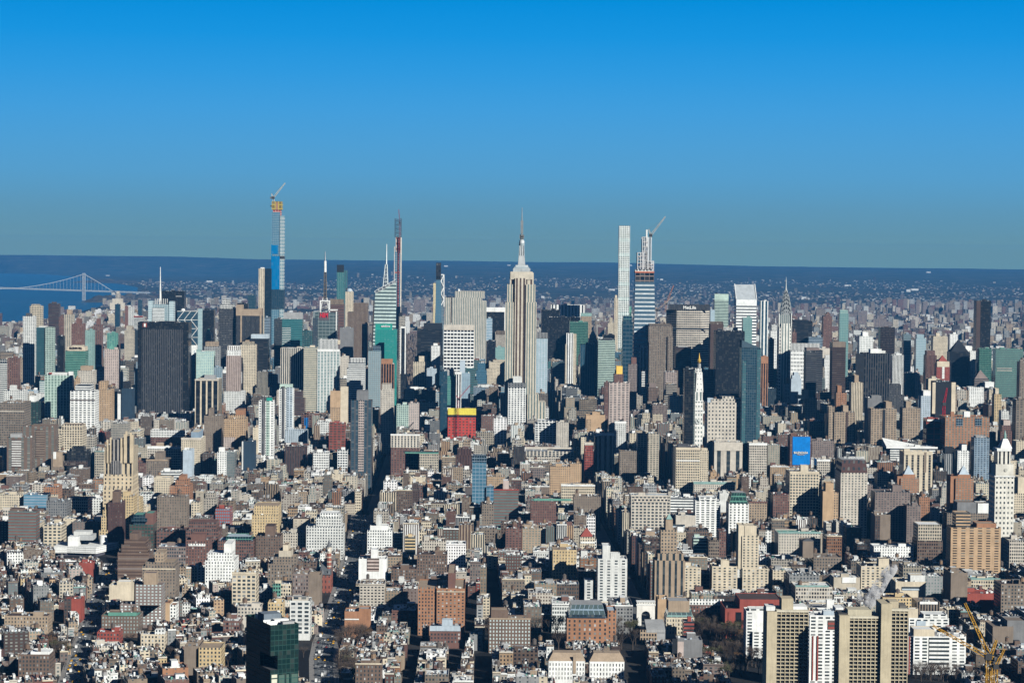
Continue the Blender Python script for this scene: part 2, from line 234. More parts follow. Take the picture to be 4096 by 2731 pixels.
# ---------------------------------------------------------------- named buildings, one line each:
# kind | tile | left,right,top,visible foot | street (or y+metres, empty = read from the foot) | style | wall | roof | options | label
HERO = '''
office_tower|A|1235,1690,760,1560|33.2|curt|K|D|d48 gk rf.25 F:striped_face:1272,1637,822,1600:pier:D:pu3.6:w.5:gk F:top_sign:1280,1316,766,803:flat:R T:mechanical_floor:1420,1560,752|black slab tower with a broad face of fine pale vertical stripes
office_tower|A|1445,1650,480,600|46|curt|K|K|d40 gk rf.2 F:louvre_band:1575,1630,523,530:flat:G|flat-topped black tower behind the pale glass tower with the white mast
office_tower|A|1815,1917,648,970|50|curt|K|D|d30 gk rf.2|narrow black tower between the diamond-braced glass tower and the white-capped dark tower
office_tower|A|1958,2114,640,1160|45|grid|D|D|d40 gk T:white_cap:1970,2090,600:grid:w T:white_cap:1992,2048,556:grid:w|dark gridded tower capped by a white open-framed cornice
residential_tower|A|205,308,705,1030|42|apt|w|W|d24 pu4 T:penthouse:230,278,678:flat:D|white gridded apartment tower by the river, lower of the white pair
residential_tower|A|268,370,612,800|43.5|grid|C|c|d26 w.7 T:roof_frame:278,345,598:grid:C|cream apartment tower with large dark windows behind the white gridded one
residential_tower|A|433,528,592,920|60|band|Q|D|d26 T:penthouse:462,500,578:flat:b|dark brown banded residential tower beside the slim unfinished tower near the river
residential_tower|A|575,655,688,900|52|slab|c|T|d25 T:stepped_top:598,636,648:flat:T|beige apartment tower with a stepped tan top left of centre near the river
apartment_tower|A|528,580,714,900|53|pun|r|T|d22|plain red-brown apartment tower beside the dark banded one
apartment_tower|A|640,750,770,980|47|apt|r|t|d30 gr pu5 w.6 T:water_tank_house:682,718,728:flat:r|brown brick tower with rows of big windows and a square brick top
apartment_tower|A|838,910,778,1010|46|apt|r|t|d26 pu5 w.6 T:water_tank_house:862,890,728:flat:r|slender red-brown apartment tower with a tall brick bulkhead
apartment_tower|A|764,836,830,1015|44|apt|m|G|d26 gg|grey-green balconied apartment tower between two red-brown towers
apartment_tower|A|960,1046,856,975|48|slab|V|D|d24 gt|blue-green glass apartment block above the green pyramid roof
apartment_tower|A|1115,1195,830,990|52|pun|c|T|d24 T:upper_tier:1130,1180,790|cream stepped apartment house left of the black slab tower
apartment_tower|A|1120,1195,620,830|70|slab|w|r|d24 F:brick_strip:1120,1150,612,830:flat:r|white balconied tower with a red-brown end strip on the upper west side
apartment_tower|A|1198,1282,702,800|66|band|w|R|d20 F:red_cornice:1198,1282,702,712:flat:R|white banded block with a thin red roof edge
apartment_tower|A|1030,1072,598,750|80|curt|N|D|d20 rf.4|slim dark glass tower below the cream church tower
apartment_tower|A|1236,1272,558,700|85|curt|n|D|d20 rf.4|dark green glass tower beside the mast of the pale glass tower
apartment_tower|A|512,566,882,1060|37|curt|K|D|d20 gk rf.15|small black apartment tower right of the cyan glass tower
apartment_tower|A|1190,1236,826,1060|36|curt|K|D|d24 gd rf.15|black balconied tower hard against the black slab tower
residential_tower|A|325,410,805,1215|41|band|N|w|d24 gt h.6 rf.4 T:penthouse:345,400,795:flat:w R:cyan_wing:407,480,805:grid:M|blue glass twin-faced tower with a bright cyan gridded wing
office_building|A|585,765,1015,1200|42|band|V|D|d40 gv T:sign_crown:602,758,978:flat:C T:crown_fin:640,730,968:flat:C|green stepped office block with cream lettered crown
hotel_tower|A|400,652,1232,1610|30|slab|M|W|d22 gv pu6 h.55 T:penthouse:420,600,1212:flat:w T:end_block:612,650,1202:flat:W F:red_box:440,468,1208,1222:flat:R F:podium:345,620,1615,1700:band:w|mint green balconied slab with a small red rooftop box
loft_tower|A|630,852,1375,1680|29|grid|W|D|d42 pu7 w.6 h.5 gd T:penthouse:672,806,1322:band:W F:dark_belt:630,852,1452,1460:flat:b|white tower with paired windows and a dark belt course near its top
loft_building|A|695,842,1190,1400|33.6|pun|L|T|d30 F:arcade:700,835,1300,1330:pun:L T:tank_house:720,820,1152:flat:T|limestone stepped loft with two tan tank houses on top
loft_building|A|668,700,1260,1400|33|pun|o|T|d25|low orange-tan wing beside the limestone stepped loft
apartment_tower|A|936,1060,1000,1230|37|apt|P|T|d30 w.45 P:pyramid_roof:972,1022,1000,950:V|pink-beige apartment tower with a small green pyramid roof
office_building|A|842,936,1160,1300|35|grid|D|D|d25 gk F:white_frame:866,932,1190,1290:grid:W:gk T:roof_box:850,905,1140:flat:G|dark block with a white window frame beside the pink-beige tower
office_tower|A|1748,1957,1272,1690|31|pier|C|c|d60 pu12 w.72 gk vt F:cornice:1746,1960,1268,1282:flat:L T:roof_plant:1830,1925,1236:flat:G|black office block striped by tall cream piers
office_tower|A|2028,2150,1058,1560|34|pier|P|W|d30 pu4 w.45 gr T:white_tier:2032,2148,1010:pun:W T:white_tier:2038,2142,972:pier:W R:white_base:2006,2192,1375:pun:w|tall pinkish pier-lined tower with a white stepped crown
office_tower|A|2150,2290,960,1400|35|pun|C|T|d34 pu3.6 T:upper_tier:2170,2270,935:pier:C T:tank_house:2195,2222,922:flat:T|sand-coloured office tower with recessed arched bays at its head
office_building|A|0,64,1120,1400|32|band|w|G|d30 T:plant_room:0,58,1092:grid:G|pale grey banded block at the picture edge above the brown slabs
apartment_tower|A|66,160,1078,1340|31|apt|r|t|d24|russet apartment slab beside the pale grey banded block
apartment_tower|A|160,212,1095,1310|31.6|pun|T|T|d24|slender tan apartment tower behind the low white blocks
factory_loft|F|0,215,360,620|27|loft|t|T|d60 gd F:belt_course:0,215,432,440:flat:L|long tan warehouse loft with bands of windows and brown ends
office_building|F|216,346,350,590|y3830|grid|K|G|d24 gv pu5 T:white_bulkhead:262,304,300:flat:W|dark green-black gridded block with a white rooftop bulkhead
school_building|F|35,218,250,350|28|pun|w|W|d30 T:tower:85,140,205:flat:w|pale blue-grey block with a low central tower
mural_building|F|1090,1188,232,505|30|flat|N|D|d30 T:upper_tier:1100,1150,172:flat:K R:white_side:1052,1090,280:flat:W|building with a deep blue painted wall in the shade of the black slab
loft_building|F|880,1000,240,510|28.5|pun|o|T|d34 T:upper_tier:885,950,170:pun:o|orange-tan stepped loft right of the white paired-window tower
loft_building|F|965,1062,255,480|29.4|pun|D|D|d34|dark loft in shadow between the orange-tan loft and the blue painted wall
residential_tower|A|1690,1760,1015,1345|37.4|slab|W|W|d20 pu7 w.4 gb T:sloped_roof:1700,1760,968:flat:W|white slab with teal and purple windows beside the black slab tower
residential_tower|A|1758,1915,1020,1345|37|apt|M|S|d26 gb T:teal_core:1758,1795,1005:flat:m|teal-cored apartment block with maroon windows
residential_tower|A|1830,1966,975,1200|39|grid|G|T|d26 w.6 T:upper_tier:1840,1950,935:pun:T|grey balconied tower with a tan top behind the teal-cored block
apartment_tower|A|1915,1985,1160,1240|36.4|grid|s|S|d20 gg|blue-grey glass block behind the black pier-striped office block
theatre_tower|A|1840,1890,870,980|48.4|pun|C|T|d20 T:lantern:1848,1880,838:flat:C T:lantern:1855,1872,822:flat:V|small cream tower with a globe-topped stepped crown
office_tower|B|100,325,1260,1500|44|pier|D|T|d45 gk w.6 T:concrete_crown:118,325,1205:flat:T:0 T:crown_horn:98,150,1165:flat:T:0 T:crown_horn:290,325,1195:flat:T:0 F:corner_pier:138,152,1260,1500:flat:T F:corner_pier:312,327,1260,1500:flat:T|dark pinstriped tower with a curved horned concrete crown
office_tower|B|35,100,1290,1450|43|band|s|G|d30 gb h.45|blue and white banded glass block beside the horned concrete crown
office_tower|B|205,275,1075,1220|52|curt|n|D|d26 rf.3|dark green glass tower between the horned crown and the beige-edged black tower
office_tower|B|110,205,1150,1220|47|curt|K|K|d26 gk rf.15|low black block behind the horned concrete crown
residential_tower|B|302,354,838,1320|56|apt|C|W|d30 pu5 T:penthouse:318,350,828:flat:W R:black_wing:354,414,840:curt:K|tall beige-fronted tower with a black glass wing, left of the blue-wrapped skyscraper
office_tower|B|352,400,1275,1420|50|band|s|D|d22 gd|slate glass tower at the foot of the blue-wrapped skyscraper
office_tower|B|440,520,1290,1560|45|curt|D|D|d24 gd rf.2|dark slim office tower with a slanted crest below the blue-wrapped skyscraper
office_tower|B|222,385,1465,1700|40|band|K|w|d40 gk T:glass_roof:232,385,1430:flat:S|black banded office block with a pale sloped glass roof
office_tower|B|512,692,1290,1550|41.4|band|x|S|d34 gt h.7 rf.4 T:grey_screen:524,690,1235:flat:G F:bright_strip:512,590,1360,1520:band:w:gt|teal glass office tower with a grey mechanical screen
office_tower|B|694,782,1395,1560|40.6|grid|K|D|d30 gt|black-framed office block with cyan windows between two teal towers
residential_tower|B|1003,1066,848,1055|57.5|pier|v|K|d24 gt pu5 w.6 F:dark_head:1003,1066,805,870:flat:K R:lower_shoulder:1066,1097,855:pier:n|green-striped glass skyscraper with a dark curved head
residential_tower|B|1078,1148,1045,1225|56|apt|C|V|d24 D:dome:1113,1045,30:S|cream tower topped by a pale dome
office_tower|B|945,1065,1150,1350|50|band|r|T|d34 h.4 F:tan_head:945,1065,1112,1160:pier:T|red-brown banded tower with a tan louvred head left of the domed tower
office_tower|B|1098,1278,1230,1410|45|pier|t|t|d40 gr w.55 T:upper_tier:1150,1280,1148:pier:t D:dish:1213,1215,13:W D:dish:1270,1215,12:W|brown pinstriped slab with two white dish antennas
office_tower|B|1028,1148,1370,1568|42.5|flat|g|g|d30|blank grey block with a stepped roof below the brown pinstriped slab
office_tower|B|1228,1278,1335,1490|43|pier|G|G|d20 w.4|narrow grey pinstriped tower in front of the brown slab
office_tower|B|842,1010,1475,1560|40|pier|W|T|d24 w.5 gd T:curved_roof:860,1028,1515:flat:C|white pier-fronted block at the foot of the grey glass tower with the red sign
office_tower|B|1576,1622,1365,1760|40|pier|K|W|d26 gk F:white_edge:1572,1580,1360,1780:flat:W F:white_edge:1612,1622,1360,1780:flat:W F:white_head:1576,1620,1357,1372:flat:W|thin black tower outlined by white edges
office_tower|B|1560,1612,1265,1360|47|grid|l|l|d26 T:roof_plant:1560,1590,1232:flat:K|grey limestone tower behind the thin white-edged tower
office_tower|B|1345,1540,1385,1700|41|curt|x|V|d38 gx rf.2 T:sign_block:1347,1494,1335:flat:X|bright green glass office tower with a lettered green head
office_tower|B|1722,1950,1382,1700|41|band|K|D|d40 gk T:roof_plant:1780,1945,1330:flat:K T:white_box:1785,1858,1352:flat:w|wide black banded office slab left of the white waffle-fronted slab
office_tower|B|1848,1926,1530,1750|38|pun|W|W|d22 T:water_tank_house:1868,1905,1508:flat:W|small white office tower before the wide black slab
office_tower|C|168,440,1165,1490|42|slab|W|W|d34 pu7.2 pv7.2 w.8 h.6 gk F:white_head:168,440,1118,1165:flat:L|white waffle-fronted slab with black window bands
office_tower|C|178,512,875,1115|49.6|pier|L|D|d60 pu4.2 w.45 gg T:upper_slab:270,536,818:pier:L F:dark_recess:232,242,875,1100:flat:K R:right_wing:512,552,905:pier:L T:radio_dome:298,312,800:flat:W|broad limestone slab skyscraper with stepped wings
office_tower|C|538,722,1000,1260|48.5|curt|K|W|d36 gk rf.15 F:white_head:536,724,962,1002:flat:W F:white_side:712,722,1000,1260:flat:W|black office slab under a thick white head band
office_tower|C|545,604,1062,1260|46.4|band|S|S|d24 gb h.4|pale blue banded tower before the black slab with the white head
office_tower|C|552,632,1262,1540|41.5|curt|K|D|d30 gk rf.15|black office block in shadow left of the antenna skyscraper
office_tower|C|630,722,1185,1320|43|pier|L|D|d26 w.45 F:dark_fluting:636,722,1170,1205:pier:t|limestone tower with a dark fluted top left of the antenna skyscraper
office_building|C|630,720,1320,1440|39.5|band|m|W|d26 gm|pale green glass block left of the antenna skyscraper
loft_building|C|574,722,1450,1660|35|pun|C|C|d40 T:upper_tier:610,722,1435:pun:C R:lower_wing:552,640,1510:pun:C|cream stepped loft at the foot of the antenna skyscraper
office_tower|C|1044,1198,984,1180|51|curt|K|K|d34 gk rf.15|plain black glass tower before the white pinstriped slab
office_tower|C|1094,1292,1050,1420|44|curt|K|K|d38 gk rf.3 w.8|dark bronze glass tower with faint reflections right of the antenna skyscraper
office_tower|C|1128,1428,940,1060|58.5|pier|W|D|d40 pu9 w.42 gk F:dark_recess:1430,1432,940,1050:flat:W|broad white slab with black vertical pinstripes
office_tower|C|1298,1462,1092,1260|46|curt|V|V|d34 gv rf.3|dark green glass tower with a bright green roof line
office_tower|C|1398,1494,1040,1140|52|pun|T|V|d26 F:green_roof:1396,1494,1012,1040:flat:m|beige tower with a pale green copper roof
office_tower|C|1302,1392,1050,1092|53|curt|K|K|d26 gk|short black block between the white pinstriped slab and the green roof
residential_tower|C|998,1100,1240,1680|37|grid|S|G|d26 gs pu5 w.7 F:grey_crown:998,1100,1186,1240:pier:G|pale blue tower with a fluted grey crown beside the antenna skyscraper
residential_tower|C|1268,1330,1195,1660|36|pier|W|C|d24 pu6 w.4 R:cream_wing:1330,1358,1200:apt:C R:lower_wing:1258,1270,1290:apt:C|slim white tower edged by stacked cream balconies
residential_tower|C|1394,1520,1295,1760|35|pier|n|N|d30 pu5 w.7 gn|dark blue glass tower with fine vertical ribs
office_tower|C|1465,1552,1240,1560|41|pun|T|T|d24 T:upper_tier:1476,1538,1210:pun:T P:pyramid_roof:1480,1532,1210,1160:m|tan brick tower with a green pyramid roof
office_tower|C|1552,1704,1252,1660|42|band|M|G|d34 gd h.5 T:roof_plant:1600,1680,1238:flat:D|pale green and dark banded office slab
office_tower|C|1500,1552,1290,1690|39.2|pun|t|t|d22|brown narrow tower hard against the pale green banded slab
residential_tower|C|1772,1862,1090,1440|40.6|curt|n|w|d30 gn rf.4 pu6 pv8 T:glass_head:1778,1856,1040:curt:v T:white_fin:1822,1845,1088:flat:w T:white_fin:1850,1862,1085:flat:w|dark glass tower with pale fins beside the tapered tower
office_tower|C|1775,1850,985,1100|47|curt|V|m|d26 gv F:green_head:1775,1850,952,1010:flat:V|dark green headed tower before the slim white gridded skyscraper
residential_tower|C|1698,1732,880,1210|55|apt|C|T|d22 T:top:1704,1722,852:flat:C|slender cream tower touching the slim white gridded skyscraper
apartment_tower|C|1640,1700,1100,1200|60|pun|C|T|d24 T:tower:1655,1680,1055:pun:C|cream apartment house with a small central tower
office_building|C|1600,1700,1210,1245|46|curt|K|K|d30 gk|low black roofed block over the pale green banded slab
office_tower|C|2005,2218,1130,1510|41.4|pun|t|t|d44 pu3.8 T:upper_tier:2012,2210,1112:pier:t R:lower_wing:2008,2078,1270:pun:t R:lower_wing:2175,2222,1220:pun:t|massive brown stone tower with clustered arched windows
office_tower|C|1928,2018,1325,1640|39|pier|W|W|d26 pu7 w.5 gk T:white_crown:1935,2000,1308:flat:W|white tower with broad black vertical stripes
office_building|I|374,446,185,392|33|band|W|W|d20 gk|white block with black ribbon windows below the striped white tower
apartment_tower|I|254,332,125,520|34|pun|Z|Z|d22 w.5 T:bulkhead:282,328,68:flat:r|mauve-brown apartment tower with a red-brown bulkhead
office_tower|D|603,990,985,1490|44.5|slab|L|D|d55 pu5 pv5 w.85 h.5 gk O F:dark_belt:640,985,1145,1160:grid:k F:dark_head:612,984,935,985:pier:D|wide grey octagonal office slab with a dark lettered head
office_tower|D|678,818,1318,1500|40|band|b|b|d34 gk h.45 T:roof_plant:700,770,1308:flat:G|dark brown banded tower before the wide lettered slab
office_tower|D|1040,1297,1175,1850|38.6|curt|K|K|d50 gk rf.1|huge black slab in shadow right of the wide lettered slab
office_tower|D|990,1108,1110,1400|41|flat|b|b|d34 T:brown_head:992,1105,1092:pier:t|brown-headed dark slab right of the wide lettered slab
office_tower|D|1105,1235,1150,1180|44|pier|C|L|d26 F:white_screen:1108,1234,1140,1172:pier:W|low block with a white roof screen between the dark slabs
office_tower|D|1282,1364,1055,1290|43|curt|m|m|d24 gm rf.3|bright turquoise glass tower before the slant-topped white tower
office_tower|D|1027,1152,895,1120|52|band|M|W|d30 gd h.5 F:mint_head:1027,1152,842,898:flat:M T:mast_base:1046,1054,830:flat:D|banded tower with a plain mint head and twin masts
office_tower|D|990,1030,985,1080|50|pier|S|S|d20 gs|pale blue pinstriped block right of the wide lettered slab
residential_tower|D|1442,1508,905,1395|47|pier|W|s|d24 pu8 w.55 gn|teal tower with white vertical ribs
office_tower|D|1728,1903,1085,1260|48|band|K|K|d36 gk h.6 T:roof_plant:1740,1870,1075:flat:K|black flat slab right of the silver-spired skyscraper
office_tower|D|1710,1972,1345,1460|42|pun|W|W|d34 pv8 F:white_louvre:1706,1970,1282,1345:pier:W|white office block with a louvred head
office_tower|D|1850,1996,1345,1680|39|band|D|D|d34 gk T:brown_head:1852,1970,1325:flat:Z|black banded tower before the white louvre-headed block
residential_tower|D|2148,2228,1020,1480|45|curt|m|M|d22 gm rf.3 pu5 T:glass_head:2152,2224,985:curt:M|narrow aquamarine glass tower
office_tower|D|2083,2204,1275,1780|37.5|band|b|D|d34 gk h.4 F:plain_head:2085,2200,1268,1318:flat:t|dark grey-brown slab with a plain brown head left of the pinstriped black slab
residential_tower|D|2000,2080,1040,1260|52|apt|r|r|d24 w.6 T:stepped_top:2022,2066,1018:pun:r T:stepped_top:2038,2056,1006:flat:r|red-brown tower with a stepped brick top
office_tower|D|1530,1595,1170,1345|44|pun|W|W|d24 T:upper_tier:1540,1590,1120:pun:w|white stepped block left of the silver-spired skyscraper
office_building|D|1515,1560,1245,1400|43|band|Z|Z|d20|small brown banded block left of the silver-spired skyscraper
apartment_tower|D|1725,1762,1185,1280|44|pun|r|r|d20|small maroon block right of the silver-spired skyscraper
office_building|D|1870,1996,1228,1300|45|band|s|G|d26|dull blue-grey low slab behind the white louvre-headed block
office_tower|D|1970,2075,1330,1480|41|flat|L|L|d26|plain stone-coloured block beside the black banded tower
office_building|D|2010,2080,1420,1700|36|pun|W|W|d24 T:upper_tier:2022,2072,1390:pun:W|white stepped office block beside the dark grey-brown slab
residential_tower|I|1270,1442,-20,1060|22|curt|n|n|d30 gn rf.35 w.8 P2:slanted_crest:1270,1442,-20,-90:n F:east_edge:1408,1442,0,900:grid:n:gt F:west_edge:1276,1310,100,880:grid:n:gt|tall dark teal glass tower standing alone beside the cream stepped office block
residential_tower|I|82,265,290,640|27|slab|P|r|d28 pu7 h.5 gd T:brick_head:128,210,215:pun:r T:gold_crown:148,203,145:flat:A|balconied pink tower with a gold crown
apartment_tower|I|42,86,290,700|27.6|pun|r|r|d24|plain red-brown wing left of the gold-crowned pink tower
residential_tower|I|760,852,170,860|23.2|curt|K|D|d26 gk rf.2 F:lit_balconies:840,855,180,850:grid:D:gg|slim black glass tower beside the white clock tower
office_building|I|915,1078,182,420|27|band|b|b|d34 gk h.4 F:brown_head:915,1078,180,235:pier:Z|brown banded block behind the white clock tower
office_tower|I|965,1278,470,870|24.4|pun|L|L|d50 pu5.5 pv6 w.4 h.45 T:upper_tier:1000,1275,440:pun:L T:upper_tier:1098,1202,415:pun:L T:left_box:965,1015,430:flat:S:2|cream stepped office block with rows of small square windows
office_building|I|1025,1278,825,1070|22.8|pier|L|L|d40 pu13 w.4 h1 gd F:plain_head:1025,1278,825,900:flat:L|windowless-headed stone block with tall slots before the cream stepped block
office_tower|I|1443,1508,62,490|30|pier|O|O|d22 pu5 w.5 F:plain_head:1443,1508,55,120:flat:O|narrow orange brick slab with vertical window slots
office_building|I|1080,1168,245,480|28|band|W|W|d24 T:upper_tier:1090,1165,232:band:W|white banded block behind the cream stepped office block
loft_building|I|682,895,875,1170|18.2|loft|C|D|d58 F:cornice:680,897,872,892:flat:C F:belt_course:682,895,985,994:flat:W T:roof_plant:700,790,845:flat:D|sunlit cream corner loft with grouped dark bays and a long shaded flank
office_building|I|895,972,900,1100|20.5|pun|C|C|d26 T:upper_tier:910,965,880:flat:C|cream stepped building right of the sunlit corner loft
loft_building|I|1338,1497,835,1090|19.6|loft|L|W|d34 F:cornice:1336,1499,832,852:flat:W|limestone loft with five window bays below the dark teal tower
billboard_building|I|1705,1895,770,1030|18.6|pun|r|r|d30 F:blue_billboard:1727,1885,776,1028:flat:U|brown building whose wall carries a big blue billboard
apartment_house|I|1900,2100,810,955|y2900|pun|Z|Z|d34|plain brown block right of the blue billboard
loft_building|I|1945,2062,980,1130|16.8|loft|L|L|d34 F:cornice:1943,2064,978,996:flat:W|cream loft with an ornate cornice right of the blue billboard
loft_building|I|1702,1962,1090,1480|y2820|loft|C|G|d46 pu4 gd F:cornice:1700,1964,1086,1104:flat:C T:penthouse:1800,1870,1032:flat:C R:rear_wing:1962,1992,1100:loft:C|tall cream loft of ten window bays below the blue billboard
apartment_house|I|1552,1700,1290,1490|y2800|pun|r|R|d30 T:bulkhead:1590,1625,1272:flat:D|red brick house against the tall cream loft
apartment_house|J|492,590,1040,1290|y2790|flat|o|o|d24 T:stepped_wall:520,590,968:flat:o R:windowed_wing:590,634,1050:pun:o|windowless tan stepped wall left of the mansard-roofed hotel
hotel|J|655,893,875,1280|16.9|pun|L|b|d52 pu4.6 w.4 F:dark_flank:652,658,880,1280:flat:L MA:mansard_roof:655,893,875,762:Q|cream hotel with a dark red mansard roof and a rooftop name sign
apartment_tower|J|1190,1350,925,1050||apt|O|O|d34 gg T:orange_head:1212,1322,890:flat:O P:glass_pyramid:1220,1315,890,812:S R:rear_wing:1162,1212,905:flat:O|orange brick tower with a glass pyramid roof, left of the pair
apartment_tower|J|1682,1842,925,1220|15|apt|O|O|d34 gg T:orange_head:1705,1818,892:flat:O P:glass_pyramid:1715,1812,892,815:S R:rear_wing:1640,1705,905:flat:O|orange brick tower with a glass pyramid roof, right of the pair
apartment_house|J|960,1275,1045,1300|y2900|apt|Z|D|d34 gd T:bulkhead:1120,1200,990:flat:Z|mauve-brown apartment block with paired pale windows before the pyramid towers
apartment_house|J|1245,1370,1165,1330|y2860|apt|Z|D|d26|lower mauve apartment wing before the left pyramid tower
apartment_house|J|1355,1450,1090,1290|y2950|pun|O|O|d26|orange brick wing between the two pyramid towers
office_building|J|1220,1476,690,870|18.2|pier|C|C|d40 pu8 w.4 h.9 F:plain_head:1220,1476,680,715:flat:C F:dark_pier:1398,1420,690,870:flat:t|sand-coloured power company block with tall window slots
school_building|J|1095,1500,640,760|20|band|W|W|d44 S2:sloped_roof:1060,1520,640,560,650:W|white building with a huge slanted white roof
apartment_tower|J|596,778,330,600|24.6|apt|T|T|d30 pu4.4 w.62 T:bulkhead:675,722,272:flat:T F:brick_strip:700,718,330,600:flat:b R:rear_wing:548,598,280:apt:T|tan housing slab with a dark vertical slot, left of three
apartment_tower|J|925,1152,300,600|24.4|apt|T|T|d30 pu4.4 w.62 T:bulkhead:1060,1112,240:flat:T F:dark_slot:1028,1052,310,600:flat:K|tan housing slab split by a black slot, middle of three
apartment_tower|J|1208,1365,295,570|24.2|apt|T|L|d30 pu4.4 w.62 T:bulkhead:1240,1285,235:flat:T|tan housing slab with a pale roof edge, right of three
residential_tower|J|1372,1482,185,540|25.6|pun|S|W|d24 w.3 T:bulkhead:1395,1462,140:flat:W|pale bluish-white slim tower right of the tan housing slabs
office_tower|J|1500,1645,60,345|29.6|flat|K|K|d40 F:cream_edge:1474,1502,65,345:flat:C F:cream_edge:1645,1682,65,345:flat:C|blank black slab framed by two cream edge walls
hospital_building|J|1590,1985,375,580|27|grid|O|O|d50 pu5 w.5 gg F:glass_panel:1685,1745,390,455:curt:s F:glass_panel:1855,1915,390,455:curt:s T:bulkhead:1640,1672,330:flat:O T:white_box:1760,1815,328:flat:W|wide red-brown hospital block with two blue glass panels
construction_frame|J|1420,1560,392,650|24.8|grid|R|R|d30 pu12 pv9 w.86 h.8 gr F:white_head:1425,1560,396,412:flat:W F:dark_belt:1415,1572,450,462:flat:K|red-netted unfinished building beside the red tower crane
apartment_house|J|1850,1985,560,900|21|slab|s|G|d26 T:stepped_top:1865,1960,545:flat:G|grey stepped apartment tower left of the pale clock tower with a green lantern
apartment_house|J|1700,1812,675,850|18.4|apt|W|W|d26 T:bulkhead:1740,1785,622:flat:W|white apartment house with a white bulkhead below the red-netted frame
apartment_house|J|1585,1672,705,840|17.6|pier|G|K|d24 gd T:dark_top:1590,1672,650:flat:K|grey pier-fronted block with a black top
apartment_house|J|2085,2205,500,700|23|slab|r|r|d24 T:stepped_top:2100,2180,450:pun:r T:stepped_top:2115,2175,405:flat:P|pink-red stepped tower behind the green lantern
apartment_tower|J|2225,2320,220,560|25|slab|t|t|d28|grey-brown balconied slab at the picture edge
apartment_house|J|2225,2320,590,760|21|pun|C|C|d28|cream block at the picture edge beside the green lantern
apartment_tower|J|2030,2092,170,430|27.6|slab|Y|Y|d22 T:bulkhead:2040,2070,118:flat:C|slim yellow balconied tower right of the hospital block
apartment_tower|J|2092,2160,320,480|25.4|pun|w|W|d22|pale small-windowed tower right of the hospital block
apartment_house|J|2205,2320,1060,1270|y2860|pun|C|C|d34 T:upper_tier:2245,2320,915:flat:C|cream stepped house right of the pale clock tower
apartment_tower|O|1640,2088,175,560|y2640|slab|o|T|d26 pu9 w.5 h.42 gk T:roof_wing:1875,2050,140:flat:O T:roof_wing:1690,1820,45:band:o|wide orange-tan balconied apartment slab
apartment_house|J|1605,1985,1235,1340|y2730|pun|t|t|d30 T:grey_screen:1700,1872,1140:flat:g T:white_box:1885,1982,1150:flat:W|brown block with a big grey rooftop screen behind the orange-tan slab
office_tower|E|1872,1998,342,800|47.6|curt|K|K|d34 gk rf.1 F:brown_edge:1870,1905,345,800:flat:b|lone black slab skyscraper rising high near the picture edge
office_tower|E|2042,2288,775,1215|43|curt|V|V|d30 gg rf.3 pu2.5 F:belt:2050,2186,945,950:flat:L F:belt:2050,2186,965,970:flat:L|wide grey-green glass slab beside the lone black skyscraper
office_tower|E|1895,2005,770,1060|42|curt|V|V|d24 gv rf.3|dull green glass tower left of the wide grey-green slab
office_tower|E|860,1092,812,1290|34.6|pier|D|G|d46 pu4.5 w.7 gk T:roof_plant:920,1020,775:flat:W T:roof_plant:1020,1055,790:flat:w F:dark_flank:786,862,815,1260:flat:K|broad black slab with pale pinstripes and white roof plant
office_tower|E|1118,1216,828,1010|39|pier|W|W|d26 w.5 T:white_box:1150,1200,818:flat:W|white fluted tower right of the broad black pinstriped slab
hotel_tower|E|820,943,660,810|43|grid|W|W|d28 w.5 gg T:roof_plant:850,900,622:flat:W|white gridded tower behind the broad black pinstriped slab
office_tower|E|1008,1138,580,815|46|curt|b|b|d30 gk rf.25|dark bronze tower behind the white fluted tower
office_tower|E|1630,1812,800,1110|43.4|curt|K|K|d34 gk rf.15 P:pointed_roof:1640,1800,800,690:K|black glass tower with a sharply pointed roof
apartment_tower|E|1512,1628,900,1040|38.6|pun|R|R|d26 w.3 F:cream_head:1515,1625,885,935:flat:C F:white_bay:1560,1582,935,1040:pun:W P:pyramid_roof:1530,1612,885,832:R|red brick tower with a cream head and red pyramid roof
apartment_tower|E|1415,1512,830,1140|40|pier|r|T|d26 w.45 T:upper_tier:1425,1500,790:pun:r|tan-brown stepped tower left of the red pyramid roof
residential_tower|E|1328,1418,680,870|48|curt|S|S|d24 gs rf.2 T:top:1335,1400,645:curt:S|pale grey-blue glass tower behind the tan-brown stepped tower
residential_tower|E|1215,1282,640,830|50|curt|s|S|d22 gg rf.3|grey-blue glass tower left of the pale grey-blue one
apartment_tower|E|1630,1702,640,790|52|apt|W|W|d22|white small-balconied tower left of the lone black skyscraper
apartment_tower|E|1480,1612,660,760|53|pun|C|W|d26 T:tower:1508,1540,632:flat:C|cream hospital-like block with a central tower
apartment_tower|E|1765,1862,790,1010|42|apt|W|W|d24 T:upper_tier:1772,1830,748:flat:W|white apartment tower right of the pointed black roof
apartment_tower|E|1850,1980,1040,1110|36|band|Z|Z|d26 P:tiered_roof:1852,1975,1040,965:Z|mauve-brown block with a tiered pagoda-like roof
apartment_tower|E|1798,1935,1115,1275|33|apt|W|W|d26 T:white_box:1948,2028,1070:flat:W|white apartment block below the tiered pagoda-like roof
office_building|E|208,300,1040,1270|28|flat|S|S|d24 T:stepped_wall:218,292,1010:flat:S T:stepped_wall:236,276,985:flat:S|blank pale blue stepped wall building
apartment_tower|E|148,208,1085,1260|28.6|apt|W|W|d20 T:bulkhead:175,205,1035:flat:o|white balconied block left of the blank pale blue wall
office_tower|E|340,435,800,1180|34|band|D|D|d30 gk|dark slab in shadow behind the blank pale blue wall
apartment_tower|E|612,705,1165,1330|27|pun|O|O|d24 T:bulkhead:625,662,1105:flat:O|orange brick tower with a tall orange bulkhead
